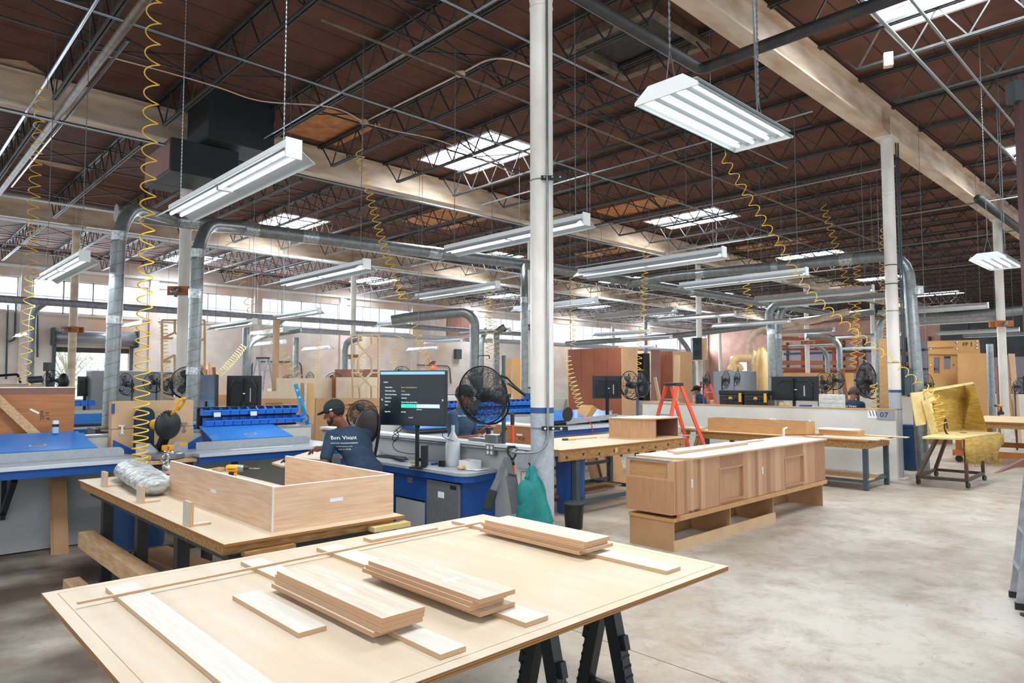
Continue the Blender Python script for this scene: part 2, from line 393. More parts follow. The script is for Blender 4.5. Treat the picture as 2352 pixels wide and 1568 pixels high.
# skylights: painted curb, glazing bars, glowing dome panel
def skylight(x0, x1, y0, y1, lab):
    t = thing('skylight', lab, 'skylight', 'skylights in the roof deck'); t['kind'] = 'structure'
    b = B(); h = .38; w = .05
    e = .006; b.bb(x0-w, x0+e, y0-w, y1+w, ZD-.03, ZD+h); b.bb(x1-e, x1+w, y0-w, y1+w, ZD-.03, ZD+h); b.bb(x0+e, x1-e, y0-w, y0+e, ZD-.03, ZD+h); b.bb(x0+e, x1-e, y1-e, y1+w, ZD-.03, ZD+h)
    b.obj('curb', 'white_enamel', t)
    b = B(); b.bb(x0+.01, x1-.01, y0+.01, y1-.01, ZD+h-.04, ZD+h-.005); b.obj('dome_panel', 'sky_pane', t)
    b = B()
    for k in range(1, 4): xx = x0+(x1-x0)*k/4; b.bb(xx-.02, xx+.02, y0, y1, ZD+.1, ZD+.15)
    for k in range(1, 3): yy = y0+(y1-y0)*k/3; b.bb(x0, x1, yy-.015, yy+.015, ZD+.05, ZD+.1)
    b.obj('glazing_bars', 'alu', t)
    return t
def area(name, loc, rot, sx, sy, power, col=(1, 1, 1), parent=None):
    l = bpy.data.lights.new(name, 'AREA'); l.shape = 'RECTANGLE'; l.size = sx; l.size_y = sy; l.energy = power; l.color = col
    o = bpy.data.objects.new(name, l); C.objects.link(o); o.location = loc; o.rotation_euler = rot
    return o
for s in SKY:
    nm = 'near the middle column' if s[2] < 3 else ('over the row of benches' if s[2] < 12 else 'toward the window wall')
    skylight(*s, 'bright white roof skylight with glazing bars in the brown deck, '+nm)
    area('daylight', ((s[0]+s[1])/2, (s[2]+s[3])/2, ZD+.3), (0, 0, 0), 1.4, 2.2, 260, (.93, .97, 1))
def patch(name, lab, px, m, z=ZD-.012):
    P = [pz(x, y, z) for x, y in px]; b = B(); b.prism(P, (0, 0, .011)); o = b.obj(name, m); tag(o, lab, 'roof patch'); return o
def rpatch(lab, x0, x1, y0, y1):
    b = B(); b.bb(x0, x1, y0, y1, ZD-.02, ZD-.004); o = b.obj('roof_patch', 'deck_patch'); tag(o, lab, 'roof patch')
rpatch('orange bare plywood roof patch left of the nearest bright skylight', 6.15, 7.45, 11.6, 13.3)
rpatch('orange bare plywood roof patch behind the middle cream beam', 12.5, 14.4, 15.9, 18.2)
rpatch('orange bare plywood roof patch beside the skylight right of the middle column', 16.0, 17.3, 10.6, 13.1)
rpatch('orange bare plywood roof patch above the strip lights behind the middle column', 20.6, 22.0, 15.8, 18.2)
rpatch('orange bare plywood roof patch farther along, above the long strip light', 24.4, 25.8, 10.4, 13.0)
patch('deck_flake', 'tan peeling strip of roof deck at the upper left edge', [(-30, 132), (60, 142), (122, 180), (60, 188), (-30, 175)], 'deck_flake')
patch('deck_flake', 'pale peeling strip of roof deck behind the thin yellow hose', [(62, 362), (120, 368), (203, 388), (195, 398), (110, 380)], 'deck_flake')
# hatch opening with a brown timber curb, above and right of the middle column
t = thing('roof_hatch', 'square dark roof hatch with worn timber frame above the hanging high bay lamp', 'hatch')
hx0, hx1, hy0, hy1 = 7.72, 8.98, 5.3, 6.65
b = B()
for a_ in ((hx0-.14, hx0, hy0-.14, hy1+.14), (hx1, hx1+.14, hy0-.14, hy1+.14), (hx0, hx1, hy0-.14, hy0), (hx0, hx1, hy1, hy1+.14)): b.bb(*a_, ZD-.16, ZD-.005)
b.obj('curb', 'pipe_tan', t); b = B(); b.bb(hx0, hx1, hy0, hy1, ZD-.03, ZD-.01); b.obj('hatch_lid', 'dark_steel', t)
# long cream roof beams (I sections)
for i, y in enumerate(BY):
    b = B(); b.bb(X0, X1, y-.15, y+.15, 6.3, 6.33); b.bb(X0, X1, y-.15, y+.15, 6.86, 6.89); b.bb(X0, X1, y-.012, y+.012, 6.33, 6.86)
    for k in range(7): x = 4.45+9.25*k; b.bb(x-.01, x+.01, y-.14, y+.14, 6.33, 6.86)
    o = b.obj('roof_beam', 'beam_cream'); tag(o, ('cream steel roof beam over the middle column, nearest and steepest of three', 'cream steel roof beam crossing the middle of the roof', 'cream steel roof beam farthest back, toward the window wall')[i], 'beam'); o['kind'] = 'structure'
# open-web bar joists: one of each bay length, then copies
def joist(x, y0, y1, lab, grp):
    t = thing('bar_joist', lab, 'joist', grp); t['kind'] = 'structure'
    zt, zb = 6.9, 6.32
    b = B(); b.bb(x-.055, x-.012, y0, y1, zt-.05, zt); b.bb(x+.012, x+.055, y0, y1, zt-.05, zt); b.obj('top_chord', 'dark_steel', t)
    b = B(); b.bb(x-.04, x-.01, y0+.55, y1-.55, zb, zb+.035); b.bb(x+.01, x+.04, y0+.55, y1-.55, zb, zb+.035); b.obj('bottom_chord', 'dark_steel', t)
    b = B(); n = int((y1-y0-1.1)/.62/2)*2; st = (y1-y0-1.1)/n; z2 = zb+.02; z1 = zt-.03
    b.bar((x, y0+.1, z1), (x, y0+.55, z2), .022, .022)
    for k in range(n):
        ya = y0+.55+k*st; yb = ya+st
        b.bar((x, ya, z2), (x, ya+st*.5, z1), .02, .02); b.bar((x, ya+st*.5, z1), (x, yb, z2), .02, .02)
    b.bar((x, y1-.1, z1), (x, y1-.55, z2), .022, .022)
    b.obj('web', 'dark_steel', t)
    return t
ed = [-5.5]+list(BY)+[Y1]
names = ['in the bay nearest the camera', 'in the bay above the near workbenches', 'in the second bay toward the windows', 'in the last bay against the window wall']
for i in range(4):
    proto = None
    for k in range(-3, 33):
        x = .48+1.6667*k
        if proto is None: proto = joist(x, ed[i]+.14, ed[i+1]-.14, 'dark open-web steel joist under the brown deck, '+names[i], 'bar joists '+names[i]); px0 = x
        else: dup(proto, (x-px0, 0, 0))
    # bridging rods along the joists and diagonal bridging
    L = ed[i+1]-ed[i]
    for q in (1, 2):
        y = ed[i]+L*q/3
        b = B(); b.bb(X0, X1, y-.014, y+.014, 6.36, 6.385); b.bb(X0, X1, y-.014, y+.014, 6.83, 6.855)
        o = b.obj('bridging_rod', 'dark_steel'); tag(o, 'pair of thin dark rods tying the joists, %s third %s' % (('nearer', 'farther')[q-1], names[i]), 'bridging'); o['kind'] = 'structure'
        b = B()
        for k in range(-3, 32):
            x = .48+1.6667*k; yy = y+(.25 if k % 2 else -.25)
            b.bar((x, yy, 6.85), (x+1.6667, yy, 6.37), .02, .02); b.bar((x, yy, 6.37), (x+1.6667, yy, 6.85), .02, .02)
        o = b.obj('cross_bridging', 'dark_steel'); tag(o, 'line of crossed dark braces between the joists, %s third %s' % (('nearer', 'farther')[q-1], names[i]), 'bracing'); o['kind'] = 'structure'
# window wall (long wall at the left): piers, sills, panes
wn = 0
WIN = []
for k in range(-2, 12):
    x0 = .25+4.66*k; x1 = x0+4.2
    if k == 5: x0 += 2.75; x1 += 0
    WIN.append((x0, x1))
zb, zt = 4.5, 5.86
b = B(); yw = Y1
dx0, dx1, dz = 5.76, 8.45, 3.15                # roller door opening
segs = [X0]; 
b.bb(X0, dx0, yw, yw+.3, 0, zb); b.bb(dx1, X1, yw, yw+.3, 0, zb); b.bb(dx0, dx1, yw, yw+.3, dz, zb)
b.bb(X0, X1, yw, yw+.3, zt, ZD)
px = X0
for x0, x1 in WIN:
    b.bb(px, x0, yw, yw+.3, zb, zt); px = x1
b.bb(px, X1, yw, yw+.3, zb, zt)
struct(b.obj('wall_left', 'wall_paint'))
b = B()
for k in range(-2, 13): x = .02+4.66*k; b.bb(x-.17, x+.17, yw-.12, yw, 0, 6.3)
struct(b.obj('trim_2', 'wall_paint'))
b = B(); b.bb(X0, X1, yw-.16, yw-.06, 6.22, 6.32); struct(b.obj('trim_3', 'white_enamel'))
b = B(); b.bb(X0, X1, yw-.06, yw, zb-.08, zb); struct(b.obj('trim_4', 'wall_paint'))
for i, (x0, x1) in enumerate(WIN):
    t = thing('window_%d' % (i+1), 'bright band window of paned glass high in the far left wall, bay %d along' % (i+1), 'window'); t['kind'] = 'structure'
    b = B(); f = .05
    b.bb(x0, x1, yw+.05, yw+.12, zt-f, zt); b.bb(x0, x1, yw+.05, yw+.12, zb, zb+f); b.bb(x0, x0+f, yw+.05, yw+.12, zb, zt); b.bb(x1-f, x1, yw+.05, yw+.12, zb, zt)
    n = 4 if i != 7 else 2
    for k in range(1, n): x = x0+(x1-x0)*k/n; b.bb(x-.03, x+.03, yw+.05, yw+.12, zb, zt)
    b.bb(x0, x1, yw+.06, yw+.1, zb+.66, zb+.69); b.obj('window_frame', 'window_frame', t)
    b = B(); b.bb(x0+f, x1-f, yw+.08, yw+.088, zb+f, zt-f); b.obj('pane', 'glass', t)
    area('daylight', ((x0+x1)/2, yw+.6, (zb+zt)/2), (-pi/2, 0, 0), x1-x0, 1.3, 480, (.88, .94, 1))
# brown infill board in the wall between two windows
b = B(); b.bb(25.75, 28.2, yw-.04, yw-.005, 4.3, 5.95); o = b.obj('infill_board', 'wine_panel'); tag(o, 'dark brown board filling the gap between two bright band windows', 'board')
# roller door: housing, rolled curtain, jambs
t = thing('door_1', 'open roller shutter door in the window wall, daylight and trees outside', 'door'); t['kind'] = 'structure'
b = B(); b.cyl((dx0-.15, yw-.3, 3.55), (dx1+.15, yw-.3, 3.55), .3, 20); b.obj('shutter_roll', 'steel_grey', t, smooth=True)
b = B(); b.bb(dx0, dx1, yw+.1, yw+.14, 2.95, 3.2); b.obj('shutter_curtain', 'dark_steel', t)
b = B(); b.bb(dx0-.12, dx0, yw-.08, yw, 0, 3.85); b.bb(dx1, dx1+.12, yw-.08, yw, 0, 3.85); b.bb(dx0-.2, dx0-.15, yw-.62, yw, 3.2, 3.9); b.bb(dx1+.15, dx1+.2, yw-.62, yw, 3.2, 3.9); b.obj('jamb', 'steel_leg_blue', t)
# what shows outside the door: yard, low white block, bare tree
b = B(); b.bb(-8, 26, yw+.3, yw+16, -.15, -.02); struct(b.obj('ground', 'asphalt'))
t = thing('garden_tree', 'pale leafy tree outside the open roller door', 'tree')
b = B(); b.cyl((7.6, 40, -.02), (7.6, 40, 2.2), .09, 8)
for k in range(26):
    a_ = random.uniform(0, 6.28); r = random.uniform(.5, 1.6); z = random.uniform(1.4, 2.4); b.tube([(7.6, 40, z), (7.6+r*.6*cos(a_), 40+r*.6*sin(a_), z+.9), (7.6+r*cos(a_), 40+r*sin(a_), z+1.5)], [.03, .018, .005], 5)
b.obj('trunk', 'branch', t)
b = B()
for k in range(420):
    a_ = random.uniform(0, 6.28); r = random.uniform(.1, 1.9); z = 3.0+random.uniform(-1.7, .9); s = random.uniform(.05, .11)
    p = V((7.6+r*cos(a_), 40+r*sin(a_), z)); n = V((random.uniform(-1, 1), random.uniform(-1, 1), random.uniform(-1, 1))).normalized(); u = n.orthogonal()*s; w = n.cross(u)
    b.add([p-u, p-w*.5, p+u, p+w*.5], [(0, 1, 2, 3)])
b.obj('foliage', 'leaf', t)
# far wall with its big bright opening, and the dark right stretch
xw = X1
oy0, oy1, oz = 26.5, 30.4, 4.0
b = B(); b.bb(xw, xw+.3, 14, oy0, 0, ZD); b.bb(xw, xw+.3, oy1, Y1+.3, 0, ZD); b.bb(xw, xw+.3, oy0, oy1, oz, ZD); struct(b.obj('wall_back', 'wall_brick'))
b = B(); b.bb(xw, xw+.3, Y0, 14, 3.4, ZD)
for k in range(12): y = Y0+.7+k*1.6; b.bb(xw-.1, xw, y, y+.12, 3.4, ZD)
struct(b.obj('wall_back', 'wall_dark'))
b = B(); b.bb(xw, xw+.3, Y0, 14, 0, 3.4); struct(b.obj('wall_back', 'purple_wall'))
b = B()
for z in (1.2, 2.6, 4.0): b.bb(xw-.3, xw, 14.4, 26, z, z+.12)
for k in range(8): y = 14.6+k*1.5; b.bb(xw-.12, xw, y, y+.14, 0, 5.0)
struct(b.obj('trim_5', 'dark_steel'))
b = B(); b.bb(xw-.02, xw, 14.2, 26.2, 0, 4.6); struct(b.obj('trim_6', 'purple_wall'))
b = B(); b.bb(xw+.2, xw+.25, oy0, oy1, 0, oz); t = thing('door_2', 'bright opening in the far back wall left of the dust bag', 'door'); t['kind'] = 'structure'; b.obj('pane', 'glass', t)
b = B()
for y in (oy0, (oy0+oy1)/2, oy1-.1): b.bb(xw-.05, xw+.2, y, y+.1, 0, oz)
b.obj('jamb', 'window_frame', t)
area('daylight', (xw+1.2, (oy0+oy1)/2, 2), (0, pi/2, 0), 4, 4, 500, (.9, .95, 1))
# world: flat bright overcast sky
w = bpy.data.worlds.new('World'); S.world = w; w.use_nodes = True
w.node_tree.nodes['Background'].inputs[0].default_value = (.86, .94, 1, 1); w.node_tree.nodes['Background'].inputs[1].default_value = 1.25
S.view_settings.view_transform = 'Standard'; S.view_settings.look = 'None'; S.view_settings.gamma = 1; S.view_settings.exposure = .36

# ================================================================== COLUMNS
def column(x, y, lab, zg=1.3, band=True, m='col_white', r=.105, ztop=6.3):
    t = thing('steel_column', lab, 'column'); t['kind'] = 'structure'
    b = B(); b.cyl((x, y, zg), (x, y, ztop), r, 28)
    for z in (ztop-1.1, ztop-1.02): b.ring((x, y, z), (0, 0, 1), r, .006, 28)
    b.obj('upper_shaft', m, t, auto=True)
    b = B(); b.cyl((x, y, 0), (x, y, zg-.05), r, 28); b.obj('lower_shaft', 'col_grey' if band else m, t, auto=True, label='grey painted lower shaft' if band else None)
    b = B(); b.cyl((x, y, zg-.05), (x, y, zg), r+.001, 28); b.obj('band', 'blue_band' if band else m, t, auto=True, label='dark blue painted band')
    b = B(); b.bb(x-.2, x+.2, y-.15, y+.15, ztop-.025, ztop); b.bb(x-.17, x+.17, y-.17, y+.17, 0, .015); b.obj('cap_plate', m, t)
    return t
GX = [4.45+9.25*k for k in range(6)]
column(4.45, 4.25, 'big white steel column in the middle of the picture with a blue band', 1.52)
column(13.76, 4.2, 'white steel column with blue band beside the 07 partition at right', 1.6)
column(GX[2], 4.25, 'white column at the far right behind the hanging high bay lamp', 1.6, False)
column(GX[0], 13.7, 'white column behind the left ducts wrapped by a wooden collar', 1.3, True)
column(13.9, 13.7, 'white column directly behind and left of the middle column', 1.6)
column(GX[2], 13.7, 'white column carrying the speaker box', 1.6, False)
column(32.6, 13.7, 'white column behind the grey twin duct drops', 1.6, False)
column(GX[4], 13.7, 'white column seen between the duct and the right column', 1.6, False)
column(GX[0]+.05, 23.2, 'pale column in front of the roller shutter door', 1.6, False, 'beam_cream')
column(13.75, 23.2, 'white column behind the wooden lattice frame', 1.6, False)
column(GX[2], 23.2, 'white column at the back behind the drop duct', 1.6, False)
column(33.0, 23.2, 'dark grey column behind the wardrobe panels', 1.6, False, 'steel_grey')
column(GX[4], 23.2, 'thin white column right of the speaker column far away', 1.6, False)
column(50.7, 23.2, 'farthest thin white column before the lumber racks', 1.6, False)
# middle column conduit and strut clamps
def clampset(x, y, z, lab, side=1):
    t = thing('strut_clamp', lab, 'clamp')
    b = B(); b.ring((x, y, z), (0, 0, 1), .109, .005, 28); b.obj('strap', 'galv', t)
    p = V((x, y, z))+R_*.05+V((-CA, -SA, 0))*.115
    b = B(); b.bar(p-R_*.06, p+R_*.17, .035, .035); b.obj('channel', 'black_metal', t)
    for k in range(3): b = B(); q = p+R_*(-.03+.07*k); b.cyl(q+V((-CA, -SA, 0))*.018, q+V((-CA, -SA, 0))*.03, .011, 6); b.obj('bolt', 'chrome', t)
cx_, cy_ = 4.45, 4.25
zz = pD(1280, 402, 5.95).z; clampset(cx_, cy_, zz, 'dark strut clamp high on the middle column')
zz2 = pD(1280, 985, 5.95).z; clampset(cx_, cy_, zz2, 'strut clamp low on the middle column above the pipe bend')
cp = V((cx_, cy_, 0))+V((-CA, -SA, 0))*.122+R_*.045
b = B(); b.tube(bent([cp+V((0, 0, 6.2)), cp+V((0, 0, 1.13)), cp+V((-.05, -.02, 1.13))+(-R_)*.3, V((4.62, 4.75, 1.11))], .16, 8), .012, 10)
o = b.obj('conduit_pipe', 'galv', smooth=True); tag(o, 'thin metal conduit running down the front of the middle column', 'conduit')
for k, xx in enumerate((.15, .19)):
    p = V((13.76, 4.2, 0))+R_*xx+V((-CA, -SA, 0))*.03
    b = B(); b.tube([p+V((0, 0, 1.5)), p+V((0, 0, 6.2))], .014, 8); o = b.obj('conduit_pipe', 'steel_leg_blue', smooth=True); tag(o, ('nearer', 'farther')[k]+' of two dark conduits rising along the 07 partition column', 'conduit')
p = V((13.76, 4.2, 0))+R_*.2
b = B(); b.box((p.x, p.y, 1.75), (.1, .16, .5)); o = b.obj('electrical_box', 'steel_leg_blue', bevel=.004); tag(o, 'dark grey electrical box on the right side of the 07 column', 'box')
for k, (z, m) in enumerate(((3.9, 'dark_steel'), (3.55, 'dark_steel'), (3.05, 'galv'), (2.1, 'galv'), (1.25, 'galv'))):
    b = B(); b.ring((13.76, 4.2, z), (0, 0, 1), .108, .009, 28); o = b.obj('column_strap', m); tag(o, ('topmost dark strap around the 07 column, near the arched duct', 'second dark strap around the 07 column under the arched duct', 'thin metal strap at mid height of the 07 column', 'thin metal strap just above the blue band of the 07 column', 'lowest metal strap on the grey shaft of the 07 column')[k], 'strap')
# wooden collars on columns
def collar(x, y, z, lab):
    t = thing('wooden_collar', lab, 'collar'); b = B()
    for s in (-1, 1): b.box((x-SA*.0+s*.0, y, z), (.01, .01, .01)) if 0 else None
    n = V((-CA, -SA, 0))
    for s in (-1, 1): q = V((x, y, z))+n*.13*s; b.bar(q-R_*.24, q+R_*.24, .05, .17)
    b.obj('plank', 'orange_wood', t)
    b = B(); q = V((x, y, z))+n*.2
    b.cyl(q-R_*.02+V((0, 0, .02)), q+n*.1-R_*.08-V((0, 0, .06)), .05, 10); b.obj('spotlight', 'steel_grey', t, smooth=True)
collar(GX[0], 13.7, pD(430, 670, 13).z, 'wooden collar with spotlight on the column behind the left ducts')
collar(GX[0]+.05, 23.2, pD(170, 758, 20).z, 'wooden collar with spotlights on the column by the roller door')
collar(13.9, 13.7, pD(1225, 752, 19.5).z, 'orange wooden collar on the column left of the middle column')
collar(GX[2], 4.25, pD(2300, 744, 19).z, 'wooden collar with spotlight on the far right column')
collar(13.75, 23.2, pD(812, 819, 26.2).z, 'small wooden collar behind the lattice frame')
collar(32.6, 13.7, 3.6, 'small wooden collar on the column behind the duct drops')
# ================================================================== DUCTS
def seams(b, pts, r, pitch=.16, w=.0035):
    """raised lock seam winding along a straight duct run"""
    p, q = V(pts[0]), V(pts[1]); L = (q-p).length; d = (q-p).normalized(); u = d.orthogonal().normalized(); v = d.cross(u); n = max(2, int(L/pitch)); out = []
    for i in range(n*10+1):
        t = i/(n*10); a = 2*pi*n*t; out.append(p+(q-p)*t+(u*cos(a)+v*sin(a))*r)
    b.tube(out, w, 4)
def duct(lab, pts, r, el=.3, seam=None, tape=(), n=18, cat='duct', m='galv'):
    t = thing('spiral_duct', lab, cat); P = bent(pts, el)
    b = B(); b.tube(P, r, n); b.obj('pipe', m, t, auto=True)
    if seam:
        b = B()
        for i, j in seam: seams(b, (pts[i] if not isinstance(i, float) else i, pts[j]), r+.001)
        b.obj('lock_seam', 'galv_seam', t)
    for p, q in tape:
        b = B(); p, q = V(p), V(q); b.tube([p, q], r+.004, n); b.obj('foil_tape', 'duct_tape', t, auto=True)
    return t
def along(p, q, t): return V(p)+(V(q)-V(p))*t
a0, a1, a2, a3 = V((2.75, 11.5, 4.3)), V((10.5, 10.42, 4.3)), V((17.2, 10.35, 4.3)), V((27.5, 10.2, 4.3))
t = duct('large spiral trunk duct crossing above the benches from the left behind the middle column', [a0, a1, a2, a3], .115, .4, [(0, 1), (1, 2)],
     [(along(a0, a1, u), along(a0, a1, u+.035)) for u in (.01, .11, .23, .36, .68)]+[(along(a1, a2, u), along(a1, a2, u+.03)) for u in (.25, .5, .93)], 24)
b = B(); b.cyl(a0-V((.02, 0, 0)), a0, .13, 24); b.obj('end_cap', 'duct_tape', t, auto=True)
q = along(a0, a1, .1)
d1 = [q, V((2.62, 10.25, 4.12)), V((2.42, 10.0, 3.75)), V((2.37, 9.95, 1.16))]
duct('galvanized drop duct nearest the left edge, standing on the ribbed black boot', d1, .088, .25, [(2, 3)], [((2.42, 10, 3.72), (2.419, 10, 3.6)), ((2.39, 9.97, 2.6), (2.39, 9.97, 2.5))])
q = along(a0, a1, .235)
d2 = [q, V((3.65, 10.3, 4.05)), V((3.42, 10.0, 3.65)), V((3.4, 10.0, 1.2))]
duct('second galvanized drop duct left of the blue bin rack', d2, .088, .25, [(2, 3)], [((3.42, 10, 3.62), (3.418, 10, 3.5)), ((3.405, 10, 3.05), (3.405, 10, 2.92)), ((3.4, 10, 1.95), (3.4, 10, 1.85))])
d3 = [V((10.35, 10.42, 4.28)), V((10.05, 10.1, 3.95)), V((9.95, 10.0, 3.55)), V((9.95, 10.0, .95))]
duct('drop duct just left of the middle column, falling from the trunk duct', d3, .075, .22, [(2, 3)], [((9.95, 10, 3.5), (9.95, 10, 3.38))])
d4 = [V((14.05, 10.35, 4.22)), V((14.05, 9.2, 4.28)), V((14.05, 4.0, 4.12)), V((14.05, 3.85, .02))]
duct('arched duct running over to the 07 column and straight down to the floor behind it', d4, .105, .5, [(1, 2), (2, 3)], [((14.05, 5.2, 4.155), (14.05, 4.95, 4.15)), ((14.05, 6.6, 4.2), (14.05, 6.45, 4.195)), ((14.05, 8.4, 4.25), (14.05, 8.2, 4.25)), ((14.05, 3.86, 3.5), (14.05, 3.86, 3.35))], 24)
for k, (x0, x1, y1, lab) in enumerate(((1768, 1775, 925, 'left of the twin grey drop ducts behind the tool cases'), (1795, 1790, 900, 'right of the twin grey drop ducts behind the tool cases'))):
    D = 21 if k == 0 else 23
    p0, p1, p2 = pD(x0+28, 700, D), pD(x0-4, 725, D), pD(x1, y1, D); p0.z = max(p0.z, 4.2); p2.z = .02
    duct(lab, [p0, p1+V((0, 0, .2)), V((p2.x, p2.y, 3.4)), p2], .12, .35, [(2, 3)], [((p2.x, p2.y, 3.35), (p2.x, p2.y, 3.2))])
def pxduct(lab, pts, r, D, el=.35, seam=None, m='galv'):
    P = [pD(x, y, d) for (x, y), d in zip(pts, D)]
    if (P[-1]-P[-2]).normalized().z < -.9: P[-1].x, P[-1].y = P[-2].x, P[-2].y; P[-1].z = .02
    duct(lab, P, r, el, seam, n=12, m=m)
w0, w1 = pY(-60, 682, 19), pY(1240, 790, 19); w1.z = w0.z
duct('long horizontal duct crossing in front of the band windows', [w0, w1], .085, .3, [(0, 1)], n=14, m='galv_lit')
w0, w1 = pY(690, 757, 25), pY(1560, 806, 25); w0.z = w1.z = 3.75
duct('lower long horizontal duct against the window wall behind the fan', [w0, w1], .1, .3, n=14, m='galv_lit')
pxduct('thin drop duct at the far left bending out of the window-side duct', [(112, 690), (76, 712), (66, 890)], .085, (18.1, 18.1, 18.1))
pxduct('drop duct in front of the pier between the first band windows', [(585, 720), (566, 745), (572, 872)], .11, (22, 22, 22))
pxduct('slim duct bending down beside the previous drop', [(690, 757), (600, 772), (570, 790), (575, 872)], .1, (23, 23, 22.6, 22.6))
pxduct('drop duct behind the tall wooden post', [(658, 727), (634, 745), (632, 880)], .09, (22.5, 22.5, 22.5))
pxduct('short grey drop duct right of the tall wooden post', [(680, 775), (682, 865)], .1, (24, 24))
pxduct('curved drop duct left of the wooden lattice frame', [(830, 775), (792, 785), (786, 862)], .12, (25, 25, 25))
pxduct('silver duct arching down behind the big black fan', [(900, 735), (940, 728), (1070, 717), (1090, 735), (1094, 850)], .14, (20, 20, 20, 20, 20))
pxduct('thinner drop duct behind the big black fan', [(1160, 750), (1140, 762), (1133, 860)], .11, (22, 22, 22))
pxduct('slim silver duct right behind the arching duct', [(1118, 755), (1106, 780), (1104, 850)], .09, (24, 24, 24))
pxduct('long duct running away behind the speaker box', [(1300, 790), (1560, 770), (2010, 715)], .13, (33, 31, 26))
pxduct('cream duct arm bending down to the dust collector', [(1950, 715), (1860, 738), (1740, 760), (1722, 785), (1728, 905)], .12, (24, 24.5, 24.6, 24.6, 24.6), .5, m='beam_cream')
pxduct('grey drop duct before the lumber racks', [(1850, 770), (1905, 772), (1928, 790), (1934, 895)], .11, (27, 27, 27, 27))
pxduct('slim drop duct left of the tall veneer panel', [(2045, 735), (2024, 738), (2018, 760), (2018, 930)], .09, (16.5, 16.5, 16.5, 16.5))
pxduct('brownish duct crossing behind the right column toward the far wall', [(2050, 730), (2200, 728), (2352, 712)], .17, (27, 26, 25))
pxduct('bent grey duct hanging in front of the bright back opening', [(1560, 775), (1580, 800), (1592, 830), (1590, 875)], .12, (34, 34, 34, 34))
pxduct('small curved duct end above the lumber racks', [(1880, 795), (1900, 812), (1902, 840)], .12, (36, 36, 36))
pxduct('thin grey post duct at the far right behind the cardboard panel', [(2273, 790), (2276, 880)], .11, (24, 24))
# ribbed rubber boot under the first drop duct
t = thing('duct_boot', 'ribbed black square boot at the foot of the left drop duct', 'boot')
b = B(); x, y = 2.37, 9.95; b.bb(x-.2, x+.2, y+.13, y+.2, .9, 1.16); b.bb(x-.2, x-.14, y-.2, y+.13, .9, 1.16); b.bb(x+.14, x+.2, y-.2, y+.13, .9, 1.16); b.bb(x-.14, x+.14, y-.2, y+.13, .9, .92); b.obj('box', 'duct_black', t)
b = B(); b.lathe((x, y, .92), [(.1, 0)]+[(.1+(.018 if i % 2 else 0), .02+.02*i) for i in range(11)]+[(.1, .24)], 20); b.obj('bellows', 'pipe_tan', t, auto=True)
# sheet-metal air box at the upper left
t = thing('air_duct', 'big black sheet metal air box hanging under the roof at the upper left', 'duct')
b = B(); b.prism([(3.8, 12.55, 5.42), (4.98, 12.55, 5.42), (4.98, 12.55, 6.02), (3.8, 12.55, 6.02)], (0, 1.0, 0)); b.bb(3.8, 4.3, 13.551, 14.05, 5.42, 6.02); b.obj('lower_box', 'duct_black', t, bevel=.01)
b = B(); b.bb(4.3, 5.5, 12.2, 13.3, 6.03, ZD-.005); b.obj('upper_box', 'duct_black', t, bevel=.01)
b = B(); b.bb(3.79, 3.80, 12.6, 14.0, 5.46, 5.98); b.obj('end_board', 'wine_panel', t, label='brown board closing the end')
# ================================================================== ROOF PIPES AND CONDUITS
def pipe(lab, pts, r, m='dark_steel', el=.2, n=10, name='roof_pipe', cat='pipe'):
    b = B(); b.tube(bent(pts, el), r, n); o = b.obj(name, m, smooth=True); tag(o, lab, cat); return o
pipe('tan sprinkler pipe slanting across the upper left corner', [(2.16, -2, 6.0), (2.16, 19.5, 6.0)], .052, 'pipe_tan', name='sprinkler_pipe')
pipe('bluish metal conduit left of the tan sprinkler pipe', [(1.77, -2, 6.0), (1.77, 17.5, 6.0)], .022, 'conduit', name='conduit_pipe')
pipe('bright conduit running right alongside the tan sprinkler pipe', [(2.32, 9.5, 6.08), (2.32, 18.5, 6.08)], .02, 'conduit', name='conduit_pipe')
pipe('fat dark pipe with an elbow crossing in front of the steep cream beam', [(7.95, -3, 5.9), (7.95, 4.66, 5.9), (-3, 4.66, 5.9)], .075, 'dark_steel', .12, 12)
pipe('fat dark pipe at the upper right under the far end of the steep beam', [(18.7, 3.8, 6.0), (27, 3.8, 6.0)], .1, 'dark_steel', n=12)
for k, (y, z, r, m, x0, x1, s) in enumerate(((2.75, 6.2, .022, 'conduit', 3, 30, 'first right of the steep cream beam'), (2.35, 6.2, .018, 'conduit', 3, 22, 'second right of the steep cream beam'), (1.45, 6.22, .025, 'conduit', 4, 26, 'passing under the bright skylight at upper right'),
        (6.2, 6.25, .018, 'conduit', -2, 14, 'passing behind the middle column near its top'), (7.6, 6.25, .02, 'pipe_tan', 4, 26, 'crossing right of the roof hatch'), (9.4, 6.28, .02, 'conduit', -4, 30, 'in the middle of the near roof bay'), (12.9, 5.95, .03, 'conduit', 1, 40, 'running just in front of the middle beam'),
        (21.9, 6.0, .05, 'white_enamel', -5, 45, 'bright and white before the rear beam'), (19.6, 6.1, .03, 'white_enamel', -5, 45, 'bright and thin in the second roof bay'), (26.5, 6.1, .03, 'conduit', -4, 50, 'in the roof bay by the windows'))):
    pipe('thin metal roof pipe '+s, [(x0, y, z), (x1, y, z)], r, m, name='conduit_pipe')
for k, (x, z, y0, y1, s) in enumerate(((5.3, 6.28, 5, 13, 'left of the middle column'), (11.4, 6.28, 4.6, 13, 'near the hanging high bay lamp'), (15.6, 6.28, 4.6, 22, 'right of the high bay lamp'), (20.4, 6.28, -2, 22, 'near the top of the 07 column'), (25.0, 6.28, -2, 22, 'farther back, past the 07 column'), (31, 6.28, -2, 30, 'farthest back'))):
    pipe('thin pipe crossing under the joists '+s, [(x, y0, z), (x, y1, z)], .02, 'conduit', name='conduit_pipe')
